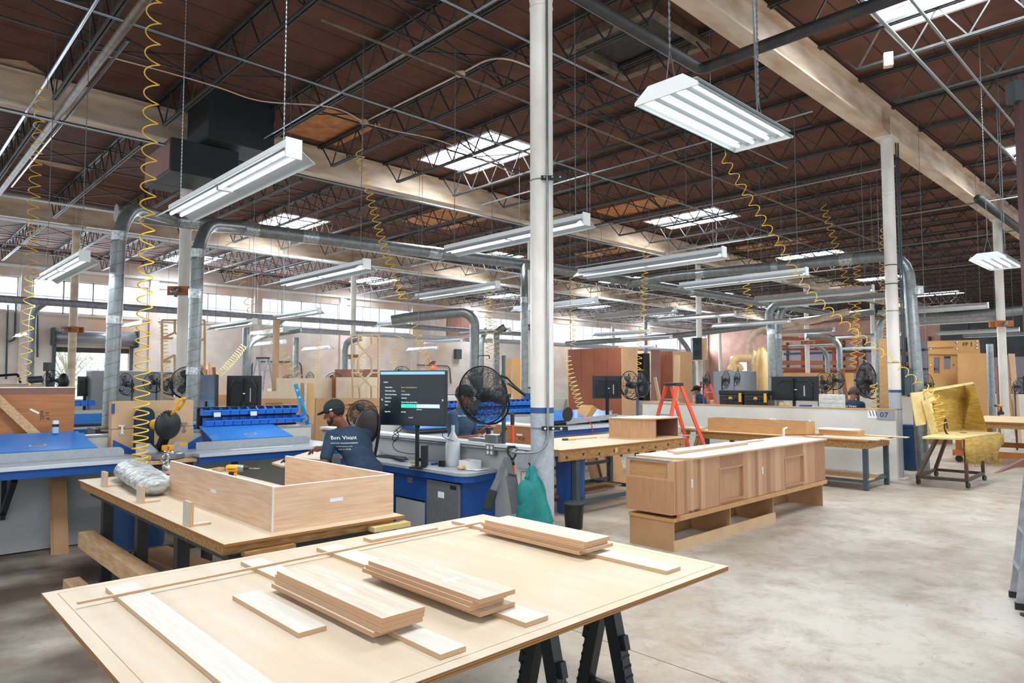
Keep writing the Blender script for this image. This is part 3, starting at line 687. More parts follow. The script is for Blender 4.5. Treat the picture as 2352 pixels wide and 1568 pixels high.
q = [pz(1060, 168, 6.3), pz(835, 275, 6.3)]
t = thing('junction_box', 'small pale junction box on the roof conduit left of the middle column', 'junction box')
b = B(); b.box(pz(1058, 170, 6.28), (.12, .12, .05), .6); b.obj('box', 'beam_cream', t, bevel=.004)
t = thing('junction_box', 'small pale junction box farther left on the same roof conduit', 'junction box')
b = B(); b.box(pz(836, 280, 6.28), (.12, .12, .05), .6); b.obj('box', 'beam_cream', t, bevel=.004)
b = B(); b.tube(bent([pz(836, 280, 6.31), pz(1058, 170, 6.31), pz(1140, 124, 6.33), pz(1236, 160, 6.33)], .5), .014, 8)
o = b.obj('conduit_pipe', 'beam_cream', smooth=True); tag(o, 'pale bent conduit linking two junction boxes left of the middle column', 'conduit')
b = B(); b.tube(poly_bez([pz(240, 128, 6.3), pz(380, 165, 6.26), pz(500, 200, 6.22), pz(600, 232, 6.2), pz(760, 246, 6.2), pz(836, 280, 6.25)], 6), .011, 6)
o = b.obj('cable', 'beam_cream', smooth=True); tag(o, 'thin pale cable sagging across the upper left roof', 'cable')
b = B(); b.tube(poly_bez([pz(836, 282, 6.25), pz(905, 300, 6.15), pz(1030, 330, 6.2), pz(1180, 400, 6.25)], 6), .009, 6)
o = b.obj('cable', 'beam_cream', smooth=True); tag(o, 'thin pale cable running on toward the skylight left of the middle column', 'cable')
b = B()
p = pz(2040, 138, 6.25); b.box(p, (.1, .12, .2), .4); o = b.obj('junction_box', 'beam_cream', bevel=.01); tag(o, 'white box clipped to a joist under the upper right skylight', 'junction box')
# red upright at the right edge with its grey box
t = thing('red_post', 'dark red steel upright at the right edge of the picture', 'post')
p = V((6.35, 1.02, 0))+R_*.03; b = B(); b.box(p+V((0, 0, 2.05)), (.06, .06, 4.1), .75); b.box(p+V((0, 0, .01)), (.2, .2, .02), .75); b.obj('upright', 'red_post', t)
q = pD(2330, 212, 5.1); b = B(); b.box((q.x, q.y, q.z), (.1, .07, .16), .78); b.obj('switch_box', 'steel_leg', t, bevel=.004)

# ================================================================== LIGHT FITTINGS
def chain(b, p, q, r=.007, pitch=.035):
    p, q = V(p), V(q); n = max(4, int((q-p).length/pitch)*2); b.tube([along(p, q, i/n) for i in range(n+1)], [r if i % 2 else r*.45 for i in range(n+1)], 5)
def strip_light(x, y, z, lab, grp=None, top='white_enamel'):
    t = thing('strip_light', lab, 'strip light', grp); L = 1.22
    b = B(); b.bb(x-.06, x+.06, y-L, y+L, z+.02, z+.085); b.obj('channel', top, t, bevel=.006); b = B(); b.bb(x-.058, x+.058, y-L+.01, y+L-.01, z+.0125, z+.0195); b.obj('tray', 'added_dark_plate', t)  # darker plate added below the channel so the glowing tubes stand out
    for s, nm in ((-1, 'reflector'), (1, 'reflector')):
        b = B(); b.add([(x+s*.055, y-L, z+.03), (x+s*.055, y+L, z+.03), (x+s*.165, y+L, z-.045), (x+s*.165, y-L, z-.045), (x+s*.055, y-L, z+.036), (x+s*.055, y+L, z+.036), (x+s*.168, y+L, z-.04), (x+s*.168, y-L, z-.04)],
                       [(0,1,2,3), (7,6,5,4), (0,4,5,1), (1,5,6,2), (2,6,7,3), (3,7,4,0)]); b.obj('reflector', 'lamp_reflector', t)
    for s in (-1, 1):
        for h in (-1, 1):
            b = B(); b.cyl((x+s*.045, y+h*.03, z-.004), (x+s*.045, y+h*(L-.04), z-.004), .014, 8); b.obj('tube', 'tube_glow', t, smooth=True)
    b = B(); b.bb(x-.06, x+.06, y-L-.012, y-L, z-.04, z+.1); b.obj('end_plate', 'white_enamel', t); b = B(); b.bb(x-.06, x+.06, y-.02, y+.02, z-.02, z+.02); b.obj('lamp_holder', 'white_enamel', t)
    for h in (-1, 1):
        b = B(); chain(b, (x, y+h*(L-.15), z+.085), (x, y+h*(L-.15), ZD-.002)); b.obj('hanging_chain', 'chain', t)
    o = area('lamp', (x, y, z-.03), (0, 0, 0), .16, 2.3, 30, (.93, .98, 1)); return t
pw = {}
RA = [(2.12, 5.62, 3.33, 'hanging strip light nearest the camera, at the left below the black air box'), (5.71, 6.0, 3.5, 'strip light crossing behind the middle column at upper left'), (8.05, 5.65, 3.4, 'strip light just right of the middle column'),
      (11.5, 6.03, 3.58, 'strip light below the arched duct, second right of the middle column'), (14.4, 5.95, 3.56, 'third strip light right of the middle column'), (15.75, 6.1, 3.56, 'strip light half hidden behind the 07 column'), (19.6, 5.1, 3.56, 'short looking strip light right of the 07 column'), (23.2, 5.5, 3.5, 'lower strip light right of the 07 column'), (28.5, 6.0, 3.5, 'strip light behind the cardboard panel far right')]
RB = [(1.92, 10.65, 3.23, 'tilted looking strip light left of the first drop duct'), (4.8, 9.0, 3.27, 'strip light between the second drop duct and the lattice frame'), (8.25, 10.2, 3.46, 'strip light left of the middle column above the big fan'), (11.1, 10.25, 3.42, 'strip light whose middle is hidden by the middle column'),
      (14.45, 10.5, 3.5, 'strip light above the red-brown wardrobe'), (17.8, 10.7, 3.64, 'strip light left of the speaker column'), (19.5, 9.9, 3.5, 'strip light running right from the speaker column'), (24.05, 10.4, 3.5, 'bright strip light above the dust bag'), (28.0, 9.5, 3.5, 'strip light above the twin coiled hoses')]
RC = [(6.3, 16.0, 3.05, 'small strip light right of the second drop duct'), (8.13, 16.55, 3.47, 'strip light meeting the top of the tall wooden post'), (12.15, 18.35, 3.59, 'strip light above the monitor before the windows'), (15.2, 17.2, 3.4, 'strip light left of the drop duct behind the fan'), (20.1, 15.2, 3.5, 'strip light over the wardrobe, edge lit'), (23.2, 16.3, 3.5, 'strip light behind the dark grey column'), (4.2, 29.5, 3.4, 'level strip light left of the roller door column'), (7.8, 29.6, 4.0, 'strip light in front of the roller door'),
      (.6, 13.0, 3.3, 'strip light cut by the left edge of the picture'), (9.6, 21.5, 3.35, 'strip light low before the second band window'), (10.6, 23.6, 3.1, 'lower strip light below the one by the second band window'), (14.6, 27.6, 3.2, 'small far strip light behind the lattice frame'), (20.6, 28.0, 3.4, 'far strip light by the exit sign'), (30.5, 22.0, 3.6, 'far strip light over the back opening'), (34.0, 14.0, 3.5, 'far strip light before the lumber racks'), (38.5, 13.2, 3.5, 'farthest strip light before the lumber racks'), (17.5, 22.3, 3.4, 'far strip light left of the small fan duct'), (33.0, 6.2, 3.6, 'far strip light right of the 07 column by the dark wall')]
for l in RA+RB+RC: strip_light(*l, grp='hanging strip lights', top='dusty_top' if l[0] > 13 and l[1] < 13 else 'white_enamel')
def high_bay(x0, y, z, lab, L=1.3, W=.46):
    t = thing('high_bay_lamp', lab, 'high bay lamp'); x1 = x0+L; h = W/2
    pr = [(x0, y-h, z), (x0, y+h, z), (x0, y+h, z+.02), (x0, y+h*.55, z+.1), (x0, y-h*.55, z+.1), (x0, y-h, z+.02)]
    b = B(); b.prism([(x0, p[1], p[2]) for p in pr][1:]+[(x0, y-h, z+.0)], (.012, 0, 0)); b.obj('end_cap', 'white_enamel', t); b = B(); b.prism([(x1-.012, p[1], p[2]) for p in pr], (.012, 0, 0)); b.obj('end_cap', 'white_enamel', t)
    b = B(); P = pr[1:]+[pr[0]]
    for i in range(5):
        p, q = P[i], P[(i+1) % 6]
        if i in (0, 1, 2, 3): b.add([(x0, p[1], p[2]), (x1, p[1], p[2]), (x1, q[1], q[2]), (x0, q[1], q[2]), (x0, p[1], p[2]-.004), (x1, p[1], p[2]-.004), (x1, q[1], q[2]-.004), (x0, q[1], q[2]-.004)], [(0,1,2,3), (7,6,5,4), (0,4,5,1), (2,6,7,3)])
    b.obj('housing', 'white_enamel', t)
    b = B(); b.bb(x0+.012, x1-.012, y-h, y-h+.012, z, z+.02); b.bb(x0+.012, x1-.012, y+h-.012, y+h, z, z+.02); b.bb(x0+.012, x1-.012, y-h+.012, y+h-.012, z+.05, z+.056); b.obj('reflector', 'lamp_reflector', t)
    for k in range(4):
        yy = y-h+W*(k+.5)/4; b = B(); b.cyl((x0+.05, yy, z+.028), (x1-.05, yy, z+.028), .014, 10); b.obj('tube', 'tube_glow', t, smooth=True)
        if k: yb = y-h+W*k/4; b = B(); b.prism([(x0+.02, yb-.025, z+.05), (x0+.02, yb+.025, z+.05), (x0+.02, yb, z+.02)], (L-.04, 0, 0)); b.obj('reflector_ridge', 'lamp_reflector', t)
    for xx in (x0+.06, x1-.06):
        b = B(); chain(b, (xx, y, z+.32), (xx, y, ZD-.002), .009, .045); b.obj('hanging_chain', 'chain', t)
        b = B(); b.tube([(xx-.04, y-.06, z+.1), (xx, y, z+.32), (xx+.04, y+.06, z+.1)], .004, 5); b.obj('hook_wire', 'chain', t)
    b = B(); b.tube(poly_bez([(x1-.1, y+.02, z+.1), (x1+.05, y+.02, z+.2), (x1-.03, y+.03, z+.45), (x1-.06, y+.03, 6.9)], 8), .008, 6); b.obj('cord', 'chain', t, smooth=True)
    area('lamp', (x0+L/2, y, z-.01), (0, 0, 0), L-.1, W-.06, 45, (.93, .98, 1))
high_bay(3.55, 2.33, 3.52, 'bright four tube high bay lamp hanging at upper right on chains')
high_bay(11.95, 2.35, 3.55, 'small looking high bay lamp far right before a white column')

# ================================================================== COILED AIR HOSES
def coil(lab, pts, R, turns, r=.006, m='yellow_hose', pw=1.0, R1=None, tail=None):
    t = thing('coiled_hose', lab, 'air hose'); b = B(); path = [V(p) for p in pts]; seg = 12; k = int(turns*seg); L = [0]
    sp = poly_bez(path, 12)
    for i in range(1, len(sp)): L.append(L[-1]+(sp[i]-sp[i-1]).length)
    out = []; u = None; j = 0
    for i in range(k+1):
        s = (1-(1-i/k)**pw)*L[-1]
        while j < len(sp)-2 and L[j+1] < s: j += 1
        d = (sp[j+1]-sp[j]).normalized(); p = sp[j]+d*(s-L[j])
        if u is None: u = R_.copy()
        u = (u-d*u.dot(d)).normalized(); w = d.cross(u); a = 2*pi*turns*i/k; rr = R if R1 is None else R+(R1-R)*i/k
        out.append(p+(u*cos(a)+w*sin(a))*rr)
    b.tube(out, r, 5); b.obj('coil', m, t, smooth=True)
    if tail:
        b = B(); b.tube(poly_bez([out[-1]]+[V(p) for p in tail[0]], 8), tail[1], 6); b.obj('tail_hose', tail[2], t, smooth=True)
    top = out[0]
    if top.z < 6.2:
        b = B(); b.tube([top, V((top.x, top.y, ZD-.002))], .004, 5); b.obj('supply_line', 'chain', t)
    return t
base = pz(320, 1084, .9)
coil('big yellow coiled hose hanging from the roof down to the left workbench', [V((base.x, base.y, 6.35)), base], .066, 41, .0065, pw=1.75, tail=([base+V((.12, -.2, -.01)), base+V((.5, -.75, -.012))], .009, 'red'))
def pc(lab, pts, D, R, turns, m='yellow_hose', r=.006, **k): return coil(lab, [pD(x, y, d) for (x, y), d in zip(pts, D)], R, turns, r, m, **k)
pc('slim yellow coiled hose at the far left before the windows', [(97, 205), (80, 420), (70, 640), (55, 885)], (9.2,)*4, .068, 27)
pc('yellow coiled hose hanging diagonally behind the monitor', [(825, 345), (855, 470), (890, 590), (928, 690)], (9.5, 9.6, 9.7, 9.8), .055, 21)
pc('lower yellow hose running down to the top of the monitor', [(952, 748), (968, 800), (998, 868)], (12, 12, 12), .07, 10)
pc('yellow coiled hose looping from the high bay lamp down to the yellow spray stand', [(1658, 355), (1730, 470), (1800, 580), (1850, 660), (1930, 735), (2010, 800), (2070, 845), (2112, 885)], (10.5, 10.7, 11, 11.2, 11.4, 11.6, 11.75, 11.85), .06, 27, r=.0065)
pc('yellow hose coil lying down the back of the yellow spray stand', [(2122, 890), (2150, 920), (2158, 960), (2165, 985)], (11.8, 11.75, 11.7, 11.65), .085, 7, r=.008, tail=([pD(2172, 962, 11.7), pD(2170, 985, 11.7), pD(2185, 1000, 11.75), pD(2245, 1004, 11.8)], .014, 'black_plastic'))
pc('pale yellow hose reaching from the roof to the tall wooden post', [(522, 540), (552, 640), (582, 720)], (13, 13, 13), .09, 10, 'yellow_hose_pale')
pc('pale yellow hose running down right of the tall wooden post', [(610, 748), (645, 810), (688, 866)], (15, 15, 15), .1, 11, 'yellow_hose_pale', r=.008)
pc('pale yellow hose tightly coiled on a slant by the black monitor', [(562, 793), (530, 832), (500, 862)], (16, 16, 16), .075, 15, 'yellow_hose_pale', r=.008)
pc('pale hose hanging inside the brown lattice frame', [(376, 740), (378, 800), (388, 862)], (17, 17, 17), .09, 14, 'yellow_hose_pale', r=.008)
pc('pale hose hanging under the small stacked strip lights', [(731, 785), (729, 830), (727, 868)], (22, 22, 22), .09, 12, 'yellow_hose_pale', r=.009)
pc('pale hose with loose loops left of the exit sign', [(920, 768), (912, 800), (898, 845)], (20, 20, 20), .12, 10, 'yellow_hose_pale', r=.009)
pc('pale hose hanging inside the pale lattice frame', [(828, 770), (832, 810), (822, 865)], (22, 22, 22), .12, 11, 'yellow_hose_pale', r=.009)
pc('pale hose left of the duct behind the big fan', [(1119, 640), (1121, 730), (1124, 830)], (19, 19, 19), .085, 21, 'yellow_hose_pale', r=.009)
pc('pale hose right of the thin drop duct behind the big fan', [(1128, 660), (1136, 770), (1145, 840)], (21, 21, 21), .1, 16, 'yellow_hose_pale', r=.009)
pc('yellow hose falling in front of the dark grey column', [(1484, 565), (1480, 660), (1474, 760), (1463, 858)], (13.5,)*4, .06, 24, r=.0065)
pc('pale hose slanting down beside the red-brown wardrobe', [(1302, 820), (1312, 865), (1334, 935)], (12.5, 12.4, 12.3), .07, 12, 'yellow_hose_pale', r=.007)
pc('slim pale hose above the red-brown wardrobe', [(1316, 635), (1315, 700), (1316, 795)], (18, 18, 18), .08, 13, 'yellow_hose_pale', r=.008)
pc('yellow hose right of the arched duct, left one of the pair over the back-view fan', [(1968, 608), (1970, 700), (1962, 780), (1960, 843)], (16.3, 16.3, 16.3, 16.3), .07, 19, r=.007)
pc('yellow hose, right one of the pair over the back-view fan', [(1890, 470), (1925, 580), (1955, 690), (1972, 780), (1985, 845)], (16.6,)*5, .075, 24, r=.007)
pc('yellow hose hanging just left of the 07 column', [(2030, 520), (2028, 620), (2035, 720), (2033, 775)], (15.7,)*4, .065, 17, r=.007)
pc('yellow hose behind the left edge of the 07 column near the 07 sign', [(2006, 880), (2012, 940), (2020, 985)], (14.6,)*3, .07, 9, r=.009)
pc('slim hose close to the speaker column at the roof', [(1712, 640), (1718, 690), (1724, 740)], (22, 22, 22), .11, 8, r=.009)
# ================================================================== FOREGROUND PANEL TABLE
t = thing('plywood_sheet', 'large pale sheet on black sawhorses in the foreground carrying stacks of boards', 'panel')
b = B(); b.bb(.6, 3.08, 1.7, 3.49, .838, .858); b.obj('core_sheet', 'bench_ply', t, bevel=.0015)
b = B(); b.bb(.65, 3.03, 1.75, 3.44, .858, .8602); b.obj('face_veneer', 'pale_maple', t)
b = B(); i_, w_ = .002, .046
for q in ((.6, 3.08, 1.7, 1.7+w_), (.6, 3.08, 3.49-w_, 3.49), (.6, .6+w_, 1.7+w_, 3.49-w_), (3.08-w_, 3.08, 1.7+w_, 3.49-w_)): b.bb(*q, .858, .8601)
b.obj('edge_strip', 'pale_maple', t)
def board(nm, lab, x0, x1, y0, y1, z0, th=.018, m='birch_ply', grp=None, stick=None):
    b = B(); b.bb(x0, x1, y0, y1, z0, z0+th); o = b.obj(nm, m, bevel=.001); tag(o, lab, 'board', grp)
    if stick:
        x, y, w, l = stick; b = B(); b.bb(x-w/2, x+w/2, y-l/2, y+l/2, z0+th, z0+th+.0006); b.obj('sticker', 'sticker', o, label='pale paper sticker')
    return o
zp = .8605
board('plywood_strip', 'longest white-topped plywood strip, near the left end of the foreground panel', .80, .912, 1.72, 3.33, zp)
board('plywood_strip', 'plywood strip running under the left stack of boards on the panel', 1.385, 1.492, 1.775, 3.35, zp)
board('plywood_strip', 'plywood strip running under the middle stack of boards on the panel', 1.785, 1.905, 1.79, 3.35, zp)
board('plywood_strip', 'plywood strip running under the right stack of boards on the panel', 2.735, 2.85, 1.82, 3.40, zp)
board('plywood_strip', 'short loose plywood piece lying alone left of the left stack', 1.145, 1.252, 2.265, 2.845, zp)
board('plywood_strip', 'narrow plywood piece lying crosswise by the far edge of the panel', 2.09, 2.55, 3.30, 3.385, zp)
z1 = zp+.0185
b = B(); b.bar((.66, 3.15, z1+.005), (2.82, 3.212, z1+.005), .014, .009); o = b.obj('thin_batten', 'oak_ply'); tag(o, 'long thin batten lying across the strips along the far side of the panel', 'batten')
def stack(nm, where, rows):
    z = z1
    n = len(rows); pos = ('bottom', 'second from the bottom', 'third from the bottom', 'top') if n == 4 else ('bottom', 'middle', 'top')
    for k, (x0, x1, y0, y1, s) in enumerate(rows):
        board('veneered_board', '%s board of the %s stack on the foreground panel' % (pos[k], where), x0, x1, y0, y1, z, .0178, 'oak_ply', stick=s); z += .0181
stack('S1', 'left', [(1.305, 1.47, 2.045, 2.835, None), (1.315, 1.492, 2.015, 2.825, None), (1.318, 1.496, 2.012, 2.83, None), (1.316, 1.494, 2.005, 2.81, (1.40, 2.40, .03, .085))])
stack('S2', 'middle', [(1.70, 1.882, 1.945, 2.68, None), (1.675, 1.85, 1.975, 2.72, None), (1.68, 1.855, 1.965, 2.7, None), (1.685, 1.868, 1.93, 2.685, (1.77, 2.2, .085, .03))])
stack('S3', 'right', [(2.655, 2.835, 2.28, 3.04, None), (2.662, 2.87, 2.235, 3.02, None), (2.655, 2.845, 2.25, 3.03, None), (2.66, 2.85, 2.24, 3.0, None)])
def sawhorse(x0, x1, y, lab, top=.836):
    t = thing('sawhorse', lab, 'sawhorse')
    b = B(); b.bar((x0-.03, y, top-.035), (x1+.03, y, top-.035), .07, .07); b.obj('top_rail', 'black_plastic', t, bevel=.006)
    for x, s in ((x0, -1), (x1, 1)):
        for h in (-1, 1):
            p, q = V((x, y+h*.025, top-.05)), V((x+s*.0, y+h*.21, .012)); d = (q-p)
            b = B(); b.bar(p, q, .06, .05, (1, 0, 0))
            n = V((0, d.z, -d.y)).normalized()*h*-1
            for k in range(16): c = p+d*(.18+.05*k); b.bar(c-V((.03, 0, 0))+n*.026, c+V((.03, 0, 0))+n*.026, .012, .008, n)
            for u in (.2, .62): c = p+d*u; b.bar(c-d.normalized()*.03+V((0, h*.03, 0)), c+d.normalized()*.03+V((0, h*.03, 0)), .05, .03, (1, 0, 0))
            b.obj('leg', 'black_plastic', t)
        b = B(); b.bar((x, y-.115, .42), (x, y+.115, .42), .03, .035); b.obj('spreader', 'black_plastic', t)
    b = B(); b.bar((x0, y-.1, .3), (x1, y-.1, .3), .05, .015); b.bar((x0, y+.1, .3), (x1, y+.1, .3), .05, .015); b.obj('side_tray', 'black_plastic', t)
sawhorse(2.02, 2.42, 1.93, 'black plastic sawhorse under the right end of the foreground panel')
sawhorse(.72, 1.15, 2.35, 'black plastic sawhorse at the left end of the foreground panel')
# ================================================================== SECOND BENCH (with the tray)
t = thing('workbench', 'rough edged workbench with pale top carrying the open wooden tray', 'workbench')
b = B(); b.bb(1.49, 2.68, 3.83, 7.25, .842, .86); b.obj('top_sheet', 'bench_ply', t, bevel=.002)
b = B(); b.bb(1.492, 2.675, 3.84, 7.24, .8601, .8608); b.obj('worn_face', 'pale_maple', t)
b = B(); b.bb(1.5, 2.62, 3.87, 7.2, .79, .842); b.obj('underlayer', 'rough_beam', t)
b = B(); b.bb(1.56, 1.62, 3.95, 7.1, .73, .79); b.bb(2.5, 2.56, 3.95, 7.1, .73, .79); b.bb(1.62, 2.5, 3.95, 4.01, .71, .79); b.obj('rail', 'dark_steel', t)
b = B(); b.bb(1.6, 1.9, 3.81, 3.868, .775, .8); b.obj('edge_cleat', 'rough_beam', t); b = B(); b.bb(2.42, 2.7, 3.79, 3.868, .79, .82); b.obj('edge_cleat', 'foam_edge', t)
for x, y in ((1.64, 6.85), (1.64, 5.85), (1.64, 4.95), (1.64, 4.05), (2.5, 6.85), (2.5, 5.4), (2.5, 4.05)):
    b = B(); b.box((x, y, .365), (.08, .08, .73)); b.obj('leg', 'dark_steel', t)
b = B(); b.bb(1.6, 1.68, 4.0, 6.9, .18, .24); b.bb(2.46, 2.54, 4.0, 6.9, .18, .24)
for y in (4.05, 5.85, 6.85): b.bb(1.68, 2.46, y-.03, y+.03, .18, .24)
b.obj('lower_rail', 'dark_steel', t)
b = B(); b.bb(1.43, 1.545, 4.2, 6.88, .33, .46); o = b.obj('timber_beam', 'rough_pine', bevel=.004); tag(o, 'pale rough timber beam along the left side of the bench, upper one', 'timber')
b = B(); b.bb(1.3, 1.42, 4.3, 6.72, .0, .12); o = b.obj('timber_beam', 'rough_pine', bevel=.004); tag(o, 'pale rough timber on the floor below the upper beam', 'timber')
for k, (x, y, w, l, z, h, r, s) in enumerate(((2.0, 6.2, .3, 1.0, .245, .02, .1, 'widest'), (2.2, 5.2, .16, .8, .245, .05, .3, 'thick dark'), (1.95, 5.0, .12, .7, .245, .04, -.25, 'slim'), (2.2, 4.4, .2, .5, .245, .03, .5, 'short nearest'))):
    b = B(); b.box((x, y, z+h/2), (w, l, h), r); o = b.obj('offcut_board', ('mdf', 'wine_panel', 'pine_dark', 'oak_h')[k]); tag(o, s+' brown offcut board lying on the lower rails under the bench', 'board')
t = thing('plastic_barrel', 'dark blue plastic barrel under the workbench by the grey panel', 'barrel')
b = B(); b.lathe((2.12, 7.75, 0), [(.22, 0), (.25, .02), (.27, .3), (.28, .6), (.29, .64), (.29, .67), (.27, .67), (.26, .1), (0, .1)], 28); b.obj('body', 'blue_barrel', t, auto=True)
# tray
t = thing('wooden_tray', 'open three sided veneered tray with white edges standing on the workbench', 'tray')
b = B(); b.bb(1.81, 1.83, 3.94, 5.78, .861, 1.125); b.obj('side_panel', 'maple_y', t)
b = B(); b.bb(1.81, 2.65, 3.92, 3.94, .861, 1.125); b.obj('front_panel', 'maple_x', t)
b = B(); b.bb(2.63, 2.65, 3.94, 5.5, .861, 1.125); b.obj('side_panel', 'maple_y', t)
b = B(); b.bb(1.81, 1.83, 3.94, 5.78, 1.125, 1.1275); b.obj('edge_band', 'white_edge', t); b = B(); b.bb(1.81, 2.65, 3.92, 3.94, 1.125, 1.1275); b.obj('edge_band', 'white_edge', t); b = B(); b.bb(2.63, 2.65, 3.94, 5.5, 1.125, 1.1275); b.obj('edge_band', 'white_edge', t)
b = B(); b.bb(1.808, 1.81, 3.92, 3.942, .861, 1.125); b.obj('corner_band', 'white_edge', t)
b = B(); q = pX(490, 1127, 1.8095); b.bb(1.8085, 1.81, q.y-.05, q.y+.05, q.z-.012, q.z+.012); b.obj('sticker', 'sticker', t)
b = B(); q = pY(773, 1147, 3.9195); b.bb(q.x-.045, q.x+.045, 3.9185, 3.92, q.z-.011, q.z+.011); b.obj('sticker', 'sticker', t)
text('Panel 07', .014, frame((q.x-.035, 3.9183, q.z-.005), (1, 0, 0), (0, 0, 1)), 'sticker_text', 'ink', t) if 0 else None
for k, (x, y) in enumerate(((1.575, 6.62), (1.565, 5.56), (1.535, 4.47))):
    t = thing('stop_block', 'L shaped plywood block on the bench edge, '+('farthest, beside the wrapped bundle', 'middle, before the wrapped bundle', 'nearest, alone by the bench corner')[k], 'block')
    h = .15 if k == 2 else .125
    b = B(); b.bb(x-.03, x-.006, y-.055, y+.07, .861, .861+h); b.obj('upright', 'birch_up', t, bevel=.001)
    b = B(); b.bb(x-.006, x+.10, y-.055, y+.0, .861, .876); b.obj('foot', 'birch_ply', t, bevel=.001)
# plastic wrapped bundle
b = B(); n, m = 22, 26
p0, p1 = V((1.86, 7.1, .955)), V((1.72, 5.72, .935)); d = p1-p0; vs = []; fs = []
ux = V((1, .1, 0)).normalized()
for i in range(m+1):
    t_ = i/m; e = (1-abs(2*t_-1)**9)**.5 if abs(2*t_-1) < 1 else 0; c = p0+d*t_
    for j in range(n):
        a = 2*pi*j/n; rx = (.15+.006*sin(5*t_)+.007*random.uniform(-1, 1))*max(e, .35); rz = (.082+.006*sin(4*t_+2)+.006*random.uniform(-1, 1))*max(e, .4)
        q = c+ux*rx*cos(a)+V((0, 0, rz*sin(a))); q.z = max(q.z, .8615); vs.append(q)
for i in range(m): fs += [(i*n+j, i*n+(j+1) % n, (i+1)*n+(j+1) % n, (i+1)*n+j) for j in range(n)]
fs += [tuple(range(n))[::-1], tuple(m*n+j for j in range(n))]
b.add(vs, fs); o = b.obj('wrapped_bundle', 'silver_wrap', smooth=True); tag(o, 'long bundle wrapped in crinkled clear plastic on the left of the workbench', 'bundle')
md = o.modifiers.new('sub', 'SUBSURF'); md.levels = 1; md.render_levels = 2
tx = bpy.data.textures.new('crinkle', 'VORONOI'); tx.noise_scale = .045; md = o.modifiers.new('crinkle', 'DISPLACE'); md.texture = tx; md.strength = .012; md.mid_level = .4
# impact driver
def driver(p, dirv, lab, s=1.0, foot=True):
    t = thing('impact_driver', lab, 'power tool'); f = V(dirv).normalized(); side = V((f.y, -f.x, 0)); up = V((0, 0, 1)); p = V(p)
    def L(a, c, e=0): return p+(f*a+up*c+side*e)*s
    b = B(); b.lathe(L(-.075, .185), [(.0, 0), (.025*s, 0), (.031*s, .012*s), (.031*s, .085*s), (.028*s, .095*s)], 14, f); b.obj('motor_housing', 'tool_yellow', t, auto=True)
    b = B(); b.lathe(L(.018, .185), [(.03*s, 0), (.029*s, .03*s), (.024*s, .045*s)], 14, f); b.obj('gear_case', 'steel_grey', t, auto=True)
    b = B(); b.lathe(L(.062, .185), [(.025*s, 0), (.018*s, .02*s), (.011*s, .025*s), (.011*s, .04*s)], 12, f); b.obj('chuck', 'black_plastic', t, auto=True)
    b = B(); b.lathe(L(.1, .185), [(.005*s, 0), (.005*s, .045*s), (.007*s, .05*s), (.007*s, .075*s), (.003*s, .09*s)], 8, f); b.obj('bit', 'chrome', t)
    b = B(); b.bar(L(-.03, .16), L(-.045, .055), .036*s, .044*s, f); b.obj('grip', 'black_plastic', t, bevel=.006*s)
    b = B(); b.bar(L(-.004, .155), L(-.018, .1), .03*s, .03*s, f); b.obj('trigger_guard', 'tool_yellow', t, bevel=.004*s)
    b = B(); b.bar(L(-.085, .03), L(.02, .03), .058*s, .058*s); b.obj('battery', 'black_plastic', t, bevel=.006*s)
    b = B(); q = L(-.035, .185, .032); fr = frame(L(-.062, .176, .0322), f, up); t2 = text('DEWALT', .018*s, fr, 'maker_lettering', 'ink', t, .0004) if s > .9 else None
    return t
driver(pz(541, 1128, .8612), R_*1+V((CA, SA, 0))*.1, 'yellow and black impact driver standing on the bench inside the tray')
b = B(); q = pz(508, 1088, .8612); b.box(q+V((.05, .2, .02)), (.1, .07, .035), .5); o = b.obj('wood_scrap', 'rough_pine', bevel=.003); tag(o, 'small pale wood scrap lying behind the impact driver', 'wood scrap')
# spray gun with cup
t = thing('spray_gun', 'shiny metal spray gun with round cup behind the tray corner', 'spray gun'); p = V((2.18, 7.02, .861))
b = B(); b.lathe(p, [(.045, 0), (.05, .01), (.052, .09), (.047, .1), (.05, .105), (.05, .118), (.03, .13), (.012, .14), (.012, .155)], 20); b.obj('cup', 'chrome', t, auto=True)
b = B(); b.tube([p+V((0, 0, .15)), p+V((0, 0, .23))], .016, 10); b.tube([p+V((.03, -.06, .215)), p+V((-.02, .04, .215))], .015, 10); b.tube([p+V((-.015, .03, .215)), p+V((-.05, .06, .12))], .011, 8); b.obj('gun_body', 'chrome', t, smooth=True)
b = B(); b.tube([p+V((.0, .0, .23)), p+V((.0, .0, .27))], .008, 8); b.obj('knob', 'red', t)
